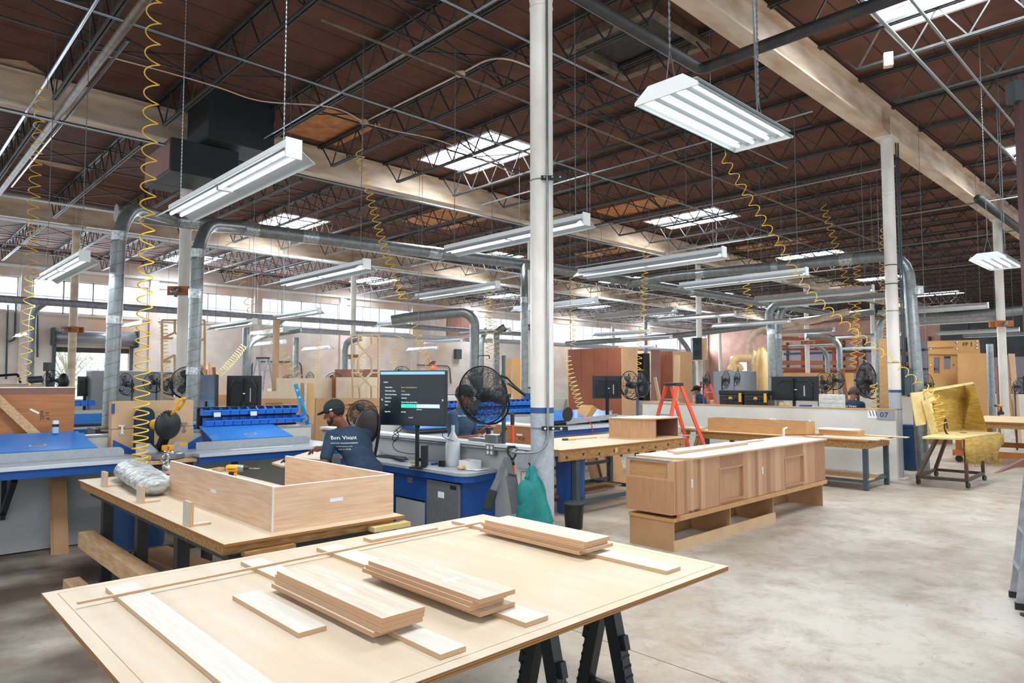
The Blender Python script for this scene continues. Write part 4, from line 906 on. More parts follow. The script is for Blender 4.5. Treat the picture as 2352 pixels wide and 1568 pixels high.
# ================================================================== LEFT STATION AGAINST THE LOW PARTITION
t = thing('low_partition', 'low white partition behind the left benches with the blue sloping lids', 'partition')
b = B(); b.bb(-3, 4.62, 8.88, 8.96, 0, 1.13); b.obj('board', 'panel_white', t); b = B(); b.bb(-3, 4.62, 8.86, 8.98, 1.13, 1.15); b.obj('cap', 'laminate_grey', t)
t = thing('bench_backboard', 'tall grey board closing the underside of the left bench', 'panel')
b = B(); b.bb(-2.0, 2.0, 8.6, 8.64, .01, .8); b.obj('board', 'panel_grey', t)
def bench(x0, x1, lab, legs, zt=.95):
    t = thing('station_bench', lab, 'workbench')
    b = B(); b.bb(x0, x1, 7.86, 8.84, zt-.035, zt); b.obj('worktop', 'laminate_grey', t, bevel=.003)
    b = B(); b.bb(x0, x1, 7.84, 7.86, zt-.035, zt+.003); b.obj('nosing', 'light_blue_edge', t, bevel=.003)
    b = B(); b.bb(x0, x1, 7.865, 7.9, zt-.115, zt-.036); b.obj('apron', 'blue_paint', t)
    for x in legs:
        b = B(); b.bb(x-.03, x+.03, 7.95, 8.0, 0, zt-.04); b.bb(x-.06, x+.06, 7.92, 8.03, 0, .012); b.obj('leg', 'laminate_grey' if x > 1 and x < 2.4 else 'dark_steel', t)
    return t
bench(-2.5, 2.2, 'blue edged grey bench at the left edge with a fence along it', (1.98, -.4)); bench(2.76, 4.55, 'blue edged grey bench below the blue bin rack', (3.2, 4.4))
def bracket(x, lab):
    b = B(); b.bar((x, 7.98, .82), (x, 8.58, .42), .05, .05); b.bar((x, 7.9, .86), (x, 8.58, .86), .05, .05); b.bar((x, 8.58, .36), (x, 8.58, .88), .05, .04); o = b.obj('bench_bracket', 'black_metal'); tag(o, lab, 'bracket')
bracket(1.12, 'black angle bracket under the left bench at the picture edge')
for k, (x0, x1, lab) in enumerate(((-2.2, 2.13, 'upright grey fence board along the left bench'), (2.88, 4.3, 'upright grey fence board along the bench with the bins'))):
    r = .06; P = [(x0, 8.3, .951), (x1, 8.3, .951)]+[(x1-r+r*cos(a), 8.3, 1.045-r+r*sin(a)) for a in [i*pi/12 for i in range(7)]]+[(x0, 8.3, 1.045)]
    b = B(); b.prism(P, (0, .018, 0)); o = b.obj('fence_board', 'laminate_grey'); tag(o, lab, 'fence')
b = B(); b.bar((3.2, 8.1, .953), (3.95, 8.06, .953), .03, .004); o = b.obj('white_strip', 'white_paint'); tag(o, 'thin white strip lying on the bench under the blue bins', 'strip')
def lid(x0, x1, lab, sh=0.0):
    t = thing('sloping_lid', lab, 'lid')
    b = B(); P = [(x0, 8.42, 1.03), (x0, 8.45, 1.02), (x0, 8.85, 1.02), (x0, 8.85, 1.18)]; b.prism([(p[0]+.04, p[1], p[2]) for p in P], (x1-x0-.08, 0, 0)); b.obj('box', 'blue_paint', t)
    b = B(); b.add([(x0, 8.4, 1.035), (x1, 8.4, 1.035), (x1-sh, 8.855, 1.185), (x0, 8.855, 1.185), (x0, 8.4, 1.05), (x1, 8.4, 1.05), (x1-sh, 8.855, 1.2), (x0, 8.855, 1.2)], [(3,2,1,0), (4,5,6,7), (0,1,5,4), (1,2,6,5), (2,3,7,6), (3,0,4,7)]); b.obj('lid_board', 'blue_lid', t)
    xm = (x0+x1)/2 if x0 > 0 else 1.38; yb = 8.52; sl = .15/.47; zc = 1.05+(yb-8.4)*sl+.003
    b = B(); b.bar((xm-.075, yb, zc), (xm+.075, yb, zc), .035, .006, (0, -sl, 1)); b.obj('handle_plate', 'laminate_grey', t)
    b = B(); b.bar((xm-.055, yb, zc+.003), (xm+.055, yb, zc+.003), .012, .004, (0, -sl, 1)); b.obj('handle_slot', 'dark_steel', t)
lid(-2.0, 1.9, 'light blue sloping lid with recessed handle on the left bench', .1); lid(3.1, 4.12, 'blue sloping lid below the rack of blue bins', .1)
# veneer panel with writing, batten and bottle on the lid
t = thing('veneer_sheet', 'large brown veneered panel with marker writing behind the left blue lid', 'panel')
b = B(); b.bb(-1.2, 1.79, 9.0, 9.3, 1.16, 1.61); b.obj('face', 'brown_veneer', t); b = B(); b.bb(-1.2, 1.79, 9.0, 9.3, 1.61, 1.68); b.obj('top_band', 'wine_panel', t)
b = B(); b.bb(-1.2, 1.79, 8.99, 9.32, 1.68, 1.69); b.obj('top_edge', 'white_edge', t); b = B(); b.bb(-1.2, 1.79, 9.0, 9.02, 0, 1.16); b.obj('lower_face', 'brown_veneer', t)
q = pY(80, 945, 8.998); b = B(); b.bar(q+V((-.045, 0, .03)), q+V((.04, 0, -.02)), .002, .02, (0, 0, 1)); b.obj('sticker', 'white_paint', t)
for s, (x, y) in (('9502', (91, 943)), ('51 P', (104, 946))):
    q = pY(x, y, 8.997); text(s, .05, frame(q, (.1, 0, -1), (1, 0, .1)), 'marker_writing', 'ink', t)
b = B(); b.bar((.95, 8.93, 1.72), (1.45, 8.86, 1.14), .085, .02, (0, 1, 0)); o = b.obj('leaning_batten', 'rough_pine'); tag(o, 'pale batten leaning diagonally across the brown veneered panel', 'batten')
t = thing('spray_bottle', 'clear bottle with white cap and black band on the blue lid', 'bottle'); p = pY(127, 997, 8.8); p.z = 1.19
b = B(); b.lathe(p, [(.028, 0), (.031, .005), (.031, .07)], 16); b.obj('body', 'water_blue', t, auto=True); b = B(); b.lathe(p, [(.032, .07), (.032, .1)], 16); b.obj('band', 'black_plastic', t, auto=True); b = B(); b.lathe(p, [(.03, .1), (.03, .14), (.01, .142)], 16); b.obj('cap', 'white_enamel', t, auto=True)
b = B()
for k in range(3): b.prism([(1.5+.004*k, 8.3-.021*k, 0), (1.62+.004*k, 8.3-.021*k, 0), (1.62+.004*k, 8.52-.021*k, .72-.01*k), (1.5+.004*k, 8.52-.021*k, .72-.01*k)], (0, .019, 0))
for k in range(3):
    b = B(); b.prism([(1.495+.008*k, 8.3-.021*k, 0.0), (1.625+.008*k, 8.3-.021*k, 0.0), (1.625+.008*k, 8.53-.021*k, .735-.012*k), (1.495+.008*k, 8.53-.021*k, .735-.012*k)], (0, .019, 0))
    o = b.obj('leaning_board', ('oak_zx', 'oak_zx', 'mdf')[k]); tag(o, ('rearmost', 'middle', 'front')[k]+' of three boards leaning together against the grey panel under the left bench', 'board')
# plywood box with latches
t = thing('latched_box', 'plywood box with two metal latches behind the miter saw', 'box')
b = B(); b.bb(2.1, 2.98, 8.72, 8.84, 1.215, 1.525); b.obj('lid', 'mdf_pale', t); b = B(); b.bb(2.1, 2.98, 8.70, 8.84, .955, 1.21); b.obj('body', 'mdf_pale', t)
for x in (2.2, 2.87):
    b = B(); b.box((x, 8.694, 1.25), (.07, .012, .02)); b.box((x, 8.69, 1.2), (.022, .014, .09)); b.ring((x, 8.688, 1.16), (0, 1, 0), .018, .005, 14); b.obj('latch', 'chrome', t)
b = B(); b.bb(2.09, 2.12, 8.69, 8.71, 1.39, 1.5); b.obj('clip', 'blue_paint', t)
for k, x in enumerate((2.13, 2.95)):
    s = 1 if k == 0 else -1
    b = B(); b.prism([(x+.06*s*-1, 8.5, .955), (x+.2*s, 8.5, .955), (x-.06*s, 8.5, 1.11)], (0, .02, 0)); o = b.obj('corner_support', 'blue_paint'); tag(o, ('left', 'right')[k]+' blue triangular support beside the miter saw', 'bracket')
# stand and miter saw
t = thing('saw_stand', 'brown topped stand carrying the miter saw between two benches', 'stand')
b = B(); b.bb(2.22, 2.75, 7.9, 8.6, .87, .9); b.obj('top', 'rough_pine', t); b = B(); b.bb(2.24, 2.73, 7.95, 8.58, .8, .87); b.obj('frame', 'dark_steel', t)
for x in (2.28, 2.69):
    for y in (8.0, 8.5): b = B(); b.box((x, y, .4), (.05, .05, .8)); b.obj('leg', 'dark_steel', t)
t = thing('miter_saw', 'yellow and black miter saw with upright blade guard and loop handle', 'power tool')
sx, sy, sz = 2.5, 8.15, .9
b = B(); b.lathe((sx, sy, sz+.01), [(.15, 0), (.2, .0), (.2, .05), (.19, .06), (.0, .06)], 24); b.obj('turntable', 'steel_grey', t, auto=True)
b = B(); b.bb(sx-.27, sx+.27, sy-.1, sy+.12, sz, sz+.06); b.obj('base', 'alu', t, bevel=.01)
for s in (-1, 1):
    b = B(); b.prism([(sx+s*.03, sy+.1, sz+.06), (sx+s*.27, sy+.1, sz+.06), (sx+s*.27, sy+.1, sz+.17), (sx+s*.13, sy+.1, sz+.17)], (0, .02, 0)); b.obj('fence', 'alu', t)
b = B(); b.bar((sx+.17, sy+.097, sz+.14), (sx+.26, sy+.097, sz+.14), .003, .035); b.obj('warning_label', 'tool_yellow', t)
b = B(); b.bar((sx-.2, sy-.102, sz+.035), (sx-.1, sy-.102, sz+.035), .003, .03); b.bar((sx+.06, sy-.102, sz+.04), (sx+.12, sy-.102, sz+.04), .003, .03); b.obj('yellow_badge', 'tool_yellow', t)
b = B(); b.bar((sx, sy-.22, sz+.03), (sx, sy-.1, sz+.03), .1, .045); b.obj('miter_arm', 'steel_grey', t, bevel=.008)
hc = V((sx+.02, sy, sz+.37)); nx = (R_*.9-V((CA, SA, 0))*.42).normalized()
b = B(); b.lathe(hc-nx*.035, [(.0, 0), (.125, 0), (.155, .015), (.158, .05), (.14, .065), (.0, .07)], 32, nx); b.obj('blade_guard', 'black_plastic', t, auto=True)
b = B()
for k in range(30): a = 2*pi*k/30; u = V((0, 0, 1)); w = nx.cross(u); c = hc+(u*cos(a)+w*sin(a))*.157; b.box(c, (.012, .012, .012))
b.obj('guard_ribs', 'black_matte', t)
b = B(); b.lathe(hc-nx*.24, [(.0, 0), (.05, 0), (.06, .02), (.06, .17), (.045, .2)], 18, nx); b.obj('motor', 'tool_yellow', t, auto=True); b = B(); b.lathe(hc-nx*.26, [(.0, 0), (.052, 0), (.055, .03)], 18, nx); b.obj('motor_cap', 'black_plastic', t, auto=True)
b = B(); b.tube(bent([hc+V((.02, -.03, .11)), hc+V((.05, -.08, .17)), hc+V((.06, -.1, .27)), hc+V((.15, -.06, .3)), hc+V((.16, -.0, .24)), hc+V((.1, .02, .16))], .03), .017, 10); b.obj('loop_handle', 'tool_yellow', t, smooth=True)
b = B(); b.bar(hc+V((0, .05, -.1)), V((sx, sy+.2, sz+.08)), .08, .09); b.bar(V((sx, sy+.12, sz+.03)), V((sx, sy+.26, sz+.1)), .1, .1); b.obj('pivot_arm', 'black_metal', t, bevel=.01)
b = B(); b.box((sx+.02, sy-.02, sz+.12), (.09, .1, .06), .5); b.obj('kerf_plate', 'tool_yellow', t, bevel=.01)
t = thing('dust_hood', 'black rounded dust hood standing behind the miter saw', 'hood')
p = V((2.42, 8.62, .955)); b = B(); P = [p+V((-.1, 0, 0)), p+V((.1, 0, 0))]+[p+V((.1*cos(a), 0, .4+.1*sin(a))) for a in [pi*i/14 for i in range(15)]]; b.prism(P, (0, .07, 0)); b.obj('shell', 'navy_cloth', t, auto=True)
# ================================================================== BLUE BIN RACK
t = thing('bin_rail', 'dark rail holding the two rows of blue bins', 'rack'); b = B(); b.bb(3.1, 4.42, 8.93, 8.96, 1.16, 1.42); b.bb(3.1, 4.42, 8.87, 8.96, 1.415, 1.43); b.obj('back_plate', 'black_metal', t)
b = B(); b.bb(3.2, 3.23, 8.96, 8.99, 1.16, 1.42); b.obj('post', 'black_metal', t)
def bin_(x, y, z, w, lab, grp):
    t = thing('storage_bin', lab, 'storage bin', grp); th = .003; d = .12; h = .1; fh = .066
    b = B()
    b.prism([(x-w/2, y, z), (x-w/2, y-d*.85, z), (x-w/2, y-d, z+fh), (x-w/2, y-d*.55, z+h), (x-w/2, y, z+h)], (th, 0, 0)); b.prism([(x+w/2-th, y, z), (x+w/2-th, y-d*.85, z), (x+w/2-th, y-d, z+fh), (x+w/2-th, y-d*.55, z+h), (x+w/2-th, y, z+h)], (th, 0, 0))
    b.bb(x-w/2, x+w/2, y-d*.85, y, z, z+th); b.bb(x-w/2, x+w/2, y-th, y, z, z+h)
    b.prism([(x-w/2, y-d*.85, z), (x-w/2, y-d, z+fh), (x-w/2, y-d+th, z+fh), (x-w/2, y-d*.85+th, z+th)], (w, 0, 0)); b.obj('hopper', 'blue_bin', t)
    b = B(); b.bb(x-w/2-.002, x+w/2+.002, y-d-.004, y-d+.002, z+fh-.012, z+fh); b.obj('front_lip', 'blue_lid', t)
    return t
pos = ['first', 'second', 'third', 'fourth', 'fifth', 'sixth', 'seventh', 'eighth', 'ninth', 'tenth', 'eleventh', 'twelfth']
w = 1.28/11; pr_ = None
for k in range(11):
    lab = 'blue storage bin in the upper row of the rack, %s from the left' % pos[k]
    if not pr_: pr_ = bin_(3.12+w/2, 8.925, 1.325, w*.95, lab, 'blue bins on the rack')
    else: dup(pr_, (k*w, 0, 0), lab)
for k in range(12):
    dup(pr_, (.03+k*w, -.02, -.13), 'blue storage bin in the lower row of the rack, %s from the left' % pos[k])
for k, x in enumerate((3.12+1.5*w, 3.12+5.5*w)):
    b = B(); b.box((x, 8.789, 1.335), (.085, .003, .055)); o = b.obj('bin_card', 'paper'); tag(o, ('left', 'right')[k]+' white label card hung on a bin of the upper row', 'card')
b = B(); p = V((4.42, 8.82, 1.2)); b.bar(p, p+V((.09, -.04, .07)), .004, .07); o = b.obj('metal_tag', 'steel_grey'); tag(o, 'small grey metal piece sticking out of the rack end', 'metal piece')
t = thing('spirit_level', 'tall blue spirit level leaning beside the bin rack', 'level'); p, q = pD(707, 975, 9.6), pD(679, 882, 9.7); p.z = 1.15
b = B(); b.bar(p, q, .025, .06, R_); b.obj('beam', 'level_blue', t, bevel=.003)
b = B()
for u in (.12, .2): c = along(q, p, u*2.2-.1); b.bar(c-V((0, 0, .02)), c+V((0, 0, .02)), .028, .03, R_)
b.obj('vial_window', 'clear_plastic', t)
t = thing('wrapped_tube', 'brown bubble wrapped roll standing behind the blue level', 'roll'); p = pD(704, 972, 9.9); b = B(); b.cyl((p.x, p.y, 1.15), (p.x, p.y, 1.15+.58), .095, 18); b.obj('roll', 'cardboard', t, auto=True)
b = B(); b.box((p.x-.06, p.y-.075, 1.44), (.03, .03, .57), .8); b.obj('tape_strip', 'clear_plastic', t)
# ================================================================== MIDDLE: LOW WALL, COUNTER, MONITOR
U = V((0, 0, 1)); Dh = V((CA, SA, 0)); R0 = V((SA, -CA, 0))
t = thing('low_wall', 'low grey wall with white cap running back from the middle column behind the monitor', 'partition')
b = B(); b.bb(4.79, 4.86, 4.62, 8.86, 0, 1.08); b.obj('board', 'panel_grey', t); b = B(); b.bb(4.74, 4.92, 4.6, 8.86, 1.081, 1.115); b.obj('cap', 'white_enamel', t, bevel=.004)
b = B(); b.cyl((4.755, 4.76, 1.06), (4.755, 8.8, 1.06), .016, 10); b.obj('conduit', 'galv', t, smooth=True)
t = thing('counter', 'blue counter with grey top and rounded corner under the monitor', 'counter')
P = [(4.29, 7.5), (4.29, 5.3), (4.31, 5.22), (4.36, 5.17), (4.44, 5.16), (4.78, 5.22), (4.78, 7.5)]
b = B(); b.prism([(x, y, .82) for x, y in P], (0, 0, .03)); b.obj('worktop', 'laminate_grey', t)
P2 = [(4.3, 7.5), (4.3, 5.31), (4.32, 5.235), (4.37, 5.185), (4.45, 5.175), (4.78, 5.235), (4.78, 7.5)]
b = B(); b.prism([(x, y, .755) for x, y in P2], (0, 0, .065)); b.obj('apron', 'blue_paint', t)
b = B(); b.bb(4.36, 4.78, 5.24, 5.265, 0, .755); b.bb(4.35, 4.78, 5.82, 5.85, 0, .755); b.bb(4.35, 4.38, 5.85, 6.45, .5, .755); b.bb(4.35, 4.78, 6.42, 6.45, 0, .755); b.bb(4.74, 4.78, 5.265, 7.4, 0, .755); b.obj('carcass', 'blue_paint', t)
b = B(); b.bb(4.36, 4.38, 5.87, 6.4, .02, .48); b.obj('lower_door', 'panel_grey', t, label='plain grey lower panel')
b = B(); q = pX(942, 1102, 4.349); b.bb(4.345, 4.351, q.y-.045, q.y+.045, q.z-.03, q.z+.03); b.obj('name_plate', 'steel_grey', t)
t = thing('mini_fridge', 'small silver grey refrigerator under the blue counter', 'refrigerator')
b = B(); b.bb(4.38, 4.73, 5.275, 5.81, .01, .735); b.obj('body', 'black_plastic', t, bevel=.008); b = B(); b.bb(4.335, 4.378, 5.275, 5.81, .03, .735); b.obj('door', 'steel_grey', t, bevel=.006)
b = B(); q = pX(1041, 1120, 4.334); b.bb(4.331, 4.335, q.y-.045, q.y+.045, q.z-.018, q.z+.018); b.obj('maker_plate', 'black_plastic', t)
b = B(); q = pX(1013, 1136, 4.334); b.bb(4.332, 4.335, q.y-.05, q.y+.05, q.z-.03, q.z+.03); b.obj('sticker', 'white_paint', t)
# monitor with its screen content
def screen_frame(tl, tr, bl): return
d0, d1 = 7.28, 6.98
TL, TR, BL, BR_ = pD(871, 849, d0), pD(1023, 852, d1), pD(872, 970, d0), pD(1025, 985, d1)
ex = (TR-TL); Wd = ex.length; ex.normalize(); ex.z = 0; ex.normalize(); ey = (TL-BL); Hh = ((TL-BL).length+(TR-BR_).length)/2; ey = U*1
nz = ex.cross(ey).normalized(); ctr = (TL+TR+BL+BR_)/4; O = ctr-ex*Wd/2-ey*Hh/2
t = thing('monitor', 'big flat monitor showing a dark work order page on a post over the counter', 'monitor')
def slab(b, o, w, h, z0, z1):
    b.add([o+nz*z0, o+ex*w+nz*z0, o+ex*w+ey*h+nz*z0, o+ey*h+nz*z0, o+nz*z1, o+ex*w+nz*z1, o+ex*w+ey*h+nz*z1, o+ey*h+nz*z1], [(3,2,1,0), (4,5,6,7), (0,1,5,4), (1,2,6,5), (2,3,7,6), (3,0,4,7)])
b = B(); slab(b, O, Wd, Hh, -.045, 0); b.obj('casing', 'black_plastic', t, bevel=.004)
e = .012; sO = O+ex*e+ey*(e+.008); sw, sh = Wd-2*e, Hh-2*e-.008
b = B(); slab(b, sO, sw, sh, .0003, .0012); b.obj('screen', 'screen_dark', t)
def sp(u, v): return sO+ex*sw*u+ey*sh*(1-v)+nz*.0016
def srect(nm, u0, v0, u1, v1, m): b = B(); b.add([sp(u0, v1), sp(u1, v1), sp(u1, v0), sp(u0, v0)], [(0,1,2,3)]); b.obj(nm, m, t)
srect('browser_bar', 0, 0, 1, .055, 'screen_bar'); srect('progress_bar', .335, .625, .575, .695, 'screen_teal'); srect('progress_rest', .577, .625, .925, .695, 'screen_pale')
def stext(s, u, v, sz=.0165, m='screen_text', nm='screen_text', x=.8): text(s, sz*1.2, frame(sp(u, v), ex, ey), nm, m, t, .0002, extra=x)
for s, v in (('Project Name', .315), ('Work Order Name', .385), ('Work Order Number', .455), ('Department', .52), ('Employees', .59), ('Status', .655), ('Stage Date', .785)): stext(s, .075, v)
for s, v, m in (('Jarosz - Grossman Residence', .315, 'screen_warm'), ('Library', .385, 'screen_warm'), ('P-25-1019-007p', .455, 'screen_text'), ('Carpentry', .52, 'screen_text'), ('Roberto Manes, Santos Pastor', .6, 'screen_text'), ('04/15/26', .79, 'screen_text')): stext(s, .335, v, m=m)
stext('INNERGY', .05, .215, .014); stext('80.00 Planned', .575, .735, .0115); stext('11 of 12', .45, .895); stext('00.00 Used', .41, .672, .011, 'ink')
stext('<', .015, .575, .04); stext('>', .955, .575, .04)
b = B(); b.ring(sp(.945, .225), nz, .009, .002, 18); b.obj('red_button', 'screen_red', t)
pp = pD(958, 1050, 7.2); pc2 = ctr-nz*.07
b = B(); b.box((pp.x, pp.y, 1.08), (.05, .035, .46), .75); b.box((pp.x, pp.y, .86), (.16, .14, .02), .75); b.obj('post', 'black_metal', t, bevel=.003)
b = B(); b.bar(V((pp.x, pp.y, 1.27)), ctr-nz*.12-ey*.1, .05, .1); b.obj('mount', 'black_metal', t)
b = B(); q = V((pp.x, pp.y, .862))+R0*.07+Dh*.06; b.box((q.x, q.y, .97), (.11, .06, .22), .75); o = b.obj('computer_box', 'black_matte', bevel=.004); tag(o, 'small black computer box standing behind the monitor post', 'computer')
t = thing('cable_loop', 'black cables hanging in loops below the monitor to the counter', 'cable')
b = B(); b.tube(poly_bez([pD(925, 976, 7.22), pD(905, 993, 7.2), pD(916, 1005, 7.18), pD(902, 1018, 7.2), pD(912, 1035, 7.15), pD(945, 1042, 7.05), pD(956, 1040, 7.0)], 8), .0045, 6); b.obj('cable', 'black_plastic', t, smooth=True)
b = B(); b.tube(poly_bez([pD(928, 975, 7.22), pD(918, 990, 7.2), pD(903, 1000, 7.2), pD(904, 1012, 7.2), pD(915, 1000, 7.2), pD(910, 985, 7.2)], 8), .0045, 6); b.obj('cable', 'black_plastic', t, smooth=True)
b = B(); b.tube(poly_bez([pD(1022, 985, 7.02), pD(1016, 1000, 7.05), pD(1028, 1008, 7.05), pD(1042, 1012, 7.05)], 8), .004, 6); b.obj('cable', 'black_plastic', t, smooth=True)
# things on the counter
zc = .8505
t = thing('keyboard', 'black keyboard lying on the counter left of the monitor post', 'keyboard'); q = pz(898, 1051, zc)
b = B(); b.box((q.x, q.y, zc+.009), (.13, .42, .018), .1); b.obj('base', 'black_plastic', t, bevel=.003)
b = B()
for i in range(5):
    for j in range(14): p = V((q.x-.047+.023*i, q.y-.18+.028*j, zc+.019)); b.box(p, (.018, .022, .006), .1)
b.obj('keys', 'black_matte', t)
o = None
t = thing('tablet', 'second flat black keyboard lying across in front of the first', 'keyboard'); q = pz(925, 1057, zc); b = B(); b.box((q.x-.03, q.y, zc+.027), (.09, .3, .014), -.25); b.obj('base', 'black_matte', t, bevel=.004)
t = thing('mouse', 'black computer mouse in front of the monitor post', 'mouse'); q = pz(962, 1058, zc); b = B(); b.ell((q.x, q.y, zc+.016), (.03, .045, .02)); b.obj('shell', 'black_plastic', t, smooth=True)
b = B(); q = pz(951, 1063, zc); b.box((q.x-.01, q.y, zc+.009), (.03, .06, .018), .3); o = b.obj('sponge_block', 'rough_pine', bevel=.003); tag(o, 'small pale block lying left of the tape measure on the counter edge', 'block')
b = B(); q = pz(860, 1043, zc); b.box((q.x, q.y, zc+.015), (.06, .1, .03), .3); b.box((q.x, q.y+.005, zc+.035), (.05, .09, .008), .5); o = b.obj('paper_pad', 'paper'); tag(o, 'cream pad of notes left of the keyboard', 'pad')
t = thing('screwdriver', 'blue screwdriver lying left of the red tape measure', 'screwdriver'); p, q = pz(1005, 1064, zc+.012), pz(975, 1066, zc+.012)
b = B(); b.cyl(p, along(p, q, .5), .012, 10); b.obj('handle', 'blue_paint', t); b = B(); b.cyl(along(p, q, .5), q, .004, 8); b.obj('shaft', 'steel_grey', t)
t = thing('tape_measure', 'red and black tape measure on the counter edge', 'tape measure'); q = pz(1015, 1071, zc)
b = B(); b.box((q.x, q.y, zc+.032), (.04, .075, .064), .2); b.obj('case', 'black_plastic', t, bevel=.008); b = B(); b.box((q.x-.0, q.y+.035, zc+.034), (.045, .02, .06), .2); b.obj('grip', 'red', t, bevel=.004)
t = thing('water_bottle', 'clear water bottle with blue label in front of the white jug', 'bottle'); q = pz(1031, 1066, zc)
b = B(); b.lathe((q.x, q.y, zc), [(.0, 0), (.036, 0), (.038, .01), (.038, .1), (.036, .13), (.038, .16), (.03, .19), (.013, .215), (.013, .225)], 18); b.obj('bottle', 'clear_plastic', t, auto=True)
b = B(); b.lathe((q.x, q.y, zc), [(.0385, .1), (.0385, .155)], 18); b.obj('label_band', 'water_blue', t); b = B(); b.lathe((q.x, q.y, zc), [(.015, .225), (.015, .24), (0, .24)], 12); b.obj('cap', 'white_enamel', t)
t = thing('white_jug', 'tall white plastic jug standing behind the water bottle', 'jug'); q = pX(1040, 1052, 4.66)
b = B(); b.lathe((4.66, q.y, zc), [(0, 0), (.075, 0), (.08, .01), (.08, .23), (.07, .25), (0, .25)], 22); b.obj('tub', 'jug_white', t, auto=True)
b = B(); b.lathe((4.66, q.y, zc+.25), [(.05, 0), (.055, .01), (.05, .05), (.022, .1), (.018, .12), (.02, .17), (.018, .18), (0, .18)], 18); b.obj('spout_bottle', 'jug_white', t, auto=True)
t = thing('drink_cup', 'clear cup of dark red drink beside the white jug', 'cup'); q = pz(1052, 1056, zc)
b = B(); b.lathe((q.x, q.y-.035, zc), [(0, 0), (.034, 0), (.043, .11)], 18); b.obj('drink', 'amber_liquid', t, auto=True); b = B(); b.lathe((q.x, q.y-.035, zc), [(.0435, .11), (.047, .16), (.049, .16), (.049, .165), (0, .168)], 18); b.obj('lid', 'clear_plastic', t, auto=True)
t = thing('small_carton', 'open white carton at the back of the counter', 'carton'); q = pz(1076, 1058, zc)
q = pX(1072, 1058, 4.58); q.x = 4.47; b = B(); b.bb(q.x+.06, q.x+.22, q.y-.1, q.y-.095, zc, zc+.09); b.bb(q.x+.06, q.x+.22, q.y+.06, q.y+.065, zc, zc+.09); b.bb(q.x+.06, q.x+.065, q.y-.095, q.y+.06, zc, zc+.09); b.bb(q.x+.215, q.x+.22, q.y-.095, q.y+.06, zc, zc+.09); b.obj('walls', 'paper', t); b = B(); b.bb(q.x+.066, q.x+.214, q.y-.094, q.y+.059, zc, zc+.03); b.obj('contents', 'mdf', t)
b = B(); q = pz(1058, 1078, zc); 
for k in range(5): b.ell((q.x+.02*random.uniform(-1, 1), q.y+.035*random.uniform(-1, 1), zc+.022), (.03, .035, .022), 8, 6, Euler((0, 0, k)).to_matrix())
o = b.obj('crumpled_cloth', 'dust_bag', smooth=True); tag(o, 'crumpled beige paper towel on the counter corner', 'cloth')
for k, (x, y, r) in enumerate(((1118, 1074, .3), (1100, 1078, .1))):
    b = B(); q = pz(x, y, zc); b.box((q.x-.03, q.y+.02, zc+.002+.004*k), (.18, .22, .003), r); o = b.obj('paper_sheet', 'paper'); tag(o, ('larger', 'front')[k]+' white sheet of paper on the counter end', 'paper')
t = thing('outlet_box', 'grey box with four white sockets on the low wall by the D handle', 'outlet'); q = pX(1127, 1033, 4.75)
b = B(); b.bb(4.735, 4.785, q.y-.065, q.y+.065, q.z-.055, q.z+.055); b.obj('box', 'galv', t, bevel=.004)
for i in (-1, 1):
    for j in (-1, 1):
        b = B(); b.lathe((4.735, q.y+.028*i, q.z+.026*j), [(.019, 0), (.019, .003), (0, .003)], 14, (-1, 0, 0)); b.obj('socket', 'outlet', t)
# grey strap harness, D-handle shovel, backpack on the wall end
t = thing('strap_harness', 'grey padded strap harness hanging off the end of the counter', 'harness')
H0 = pD(1158, 1052, 6.35)
b = B(); pts = [H0+R0*.03, pD(1148, 1090, 6.3), pD(1130, 1130, 6.25)]; b.bar(pts[0], pts[2], .015, .055, R0); b.obj('strap', 'grey_cloth', t)
b = B(); b.bar(pD(1133, 1125, 6.24), pD(1118, 1172, 6.2), .035, .085, R0); b.obj('pad', 'black_matte', t, bevel=.012)
b = B(); b.bar(pD(1164, 1050, 6.33), pD(1178, 1100, 6.3), .012, .06, R0); b.bar(pD(1174, 1090, 6.3), pD(1188, 1178, 6.3), .02, .1, R0); b.obj('wide_strap', 'grey_cloth', t, label='wider grey right strap')
b = B(); b.bar(pD(1166, 1088, 6.29), pD(1184, 1092, 6.29), .014, .012, U); b.obj('buckle', 'dark_steel', t)
t = thing('shovel', 'black D handled tool with orange shaft leaning on the low wall', 'shovel')
a_, c_ = pD(1166, 1026, 6.45), pD(1184, 1026, 6.45); m_ = pD(1177, 1056, 6.42)
b = B(); b.tube(bent([a_, pD(1166, 1040, 6.45), m_], .05), .011, 8); b.tube(bent([c_, pD(1186, 1042, 6.45), m_], .05), .011, 8); b.cyl(a_, c_, .013, 8); b.cyl(m_, pD(1179, 1068, 6.41), .016, 10); b.obj('d_handle', 'black_plastic', t, smooth=True)
b = B(); b.cyl(pD(1179, 1066, 6.41), pD(1194, 1200, 6.35), .012, 10); b.obj('shaft', 'orange_glass', t, smooth=True)
b = B(); q = pD(1196, 1225, 6.33); b.bar(pD(1194, 1198, 6.35), V((q.x, q.y, .02)), .14, .006, Dh); b.obj('blade', 'steel_grey', t)
t = thing('wall_board', 'grey board with wooden hook plate on the wall end beside the middle column', 'board')
b = B(); q0, q1 = pX(1184, 1036, 4.72), pX(1226, 1078, 4.72); b.bb(4.71, 4.735, q1.y, q0.y, q1.z, q0.z); b.obj('upper_board', 'laminate_grey', t)
b = B(); q2, q3 = pX(1226, 1036, 4.72), pX(1241, 1072, 4.72); b.bb(4.705, 4.735, q3.y, q2.y, q3.z, q2.z); b.obj('hook_plate', 'oak_h', t)
b = B(); b.tube(bent([(4.70, q2.y-.03, q3.z+.06), (4.66, q2.y-.03, q3.z+.0), (4.63, q2.y-.02, q3.z+.04)], .02), .008, 8); b.obj('hook', 'black_metal', t)
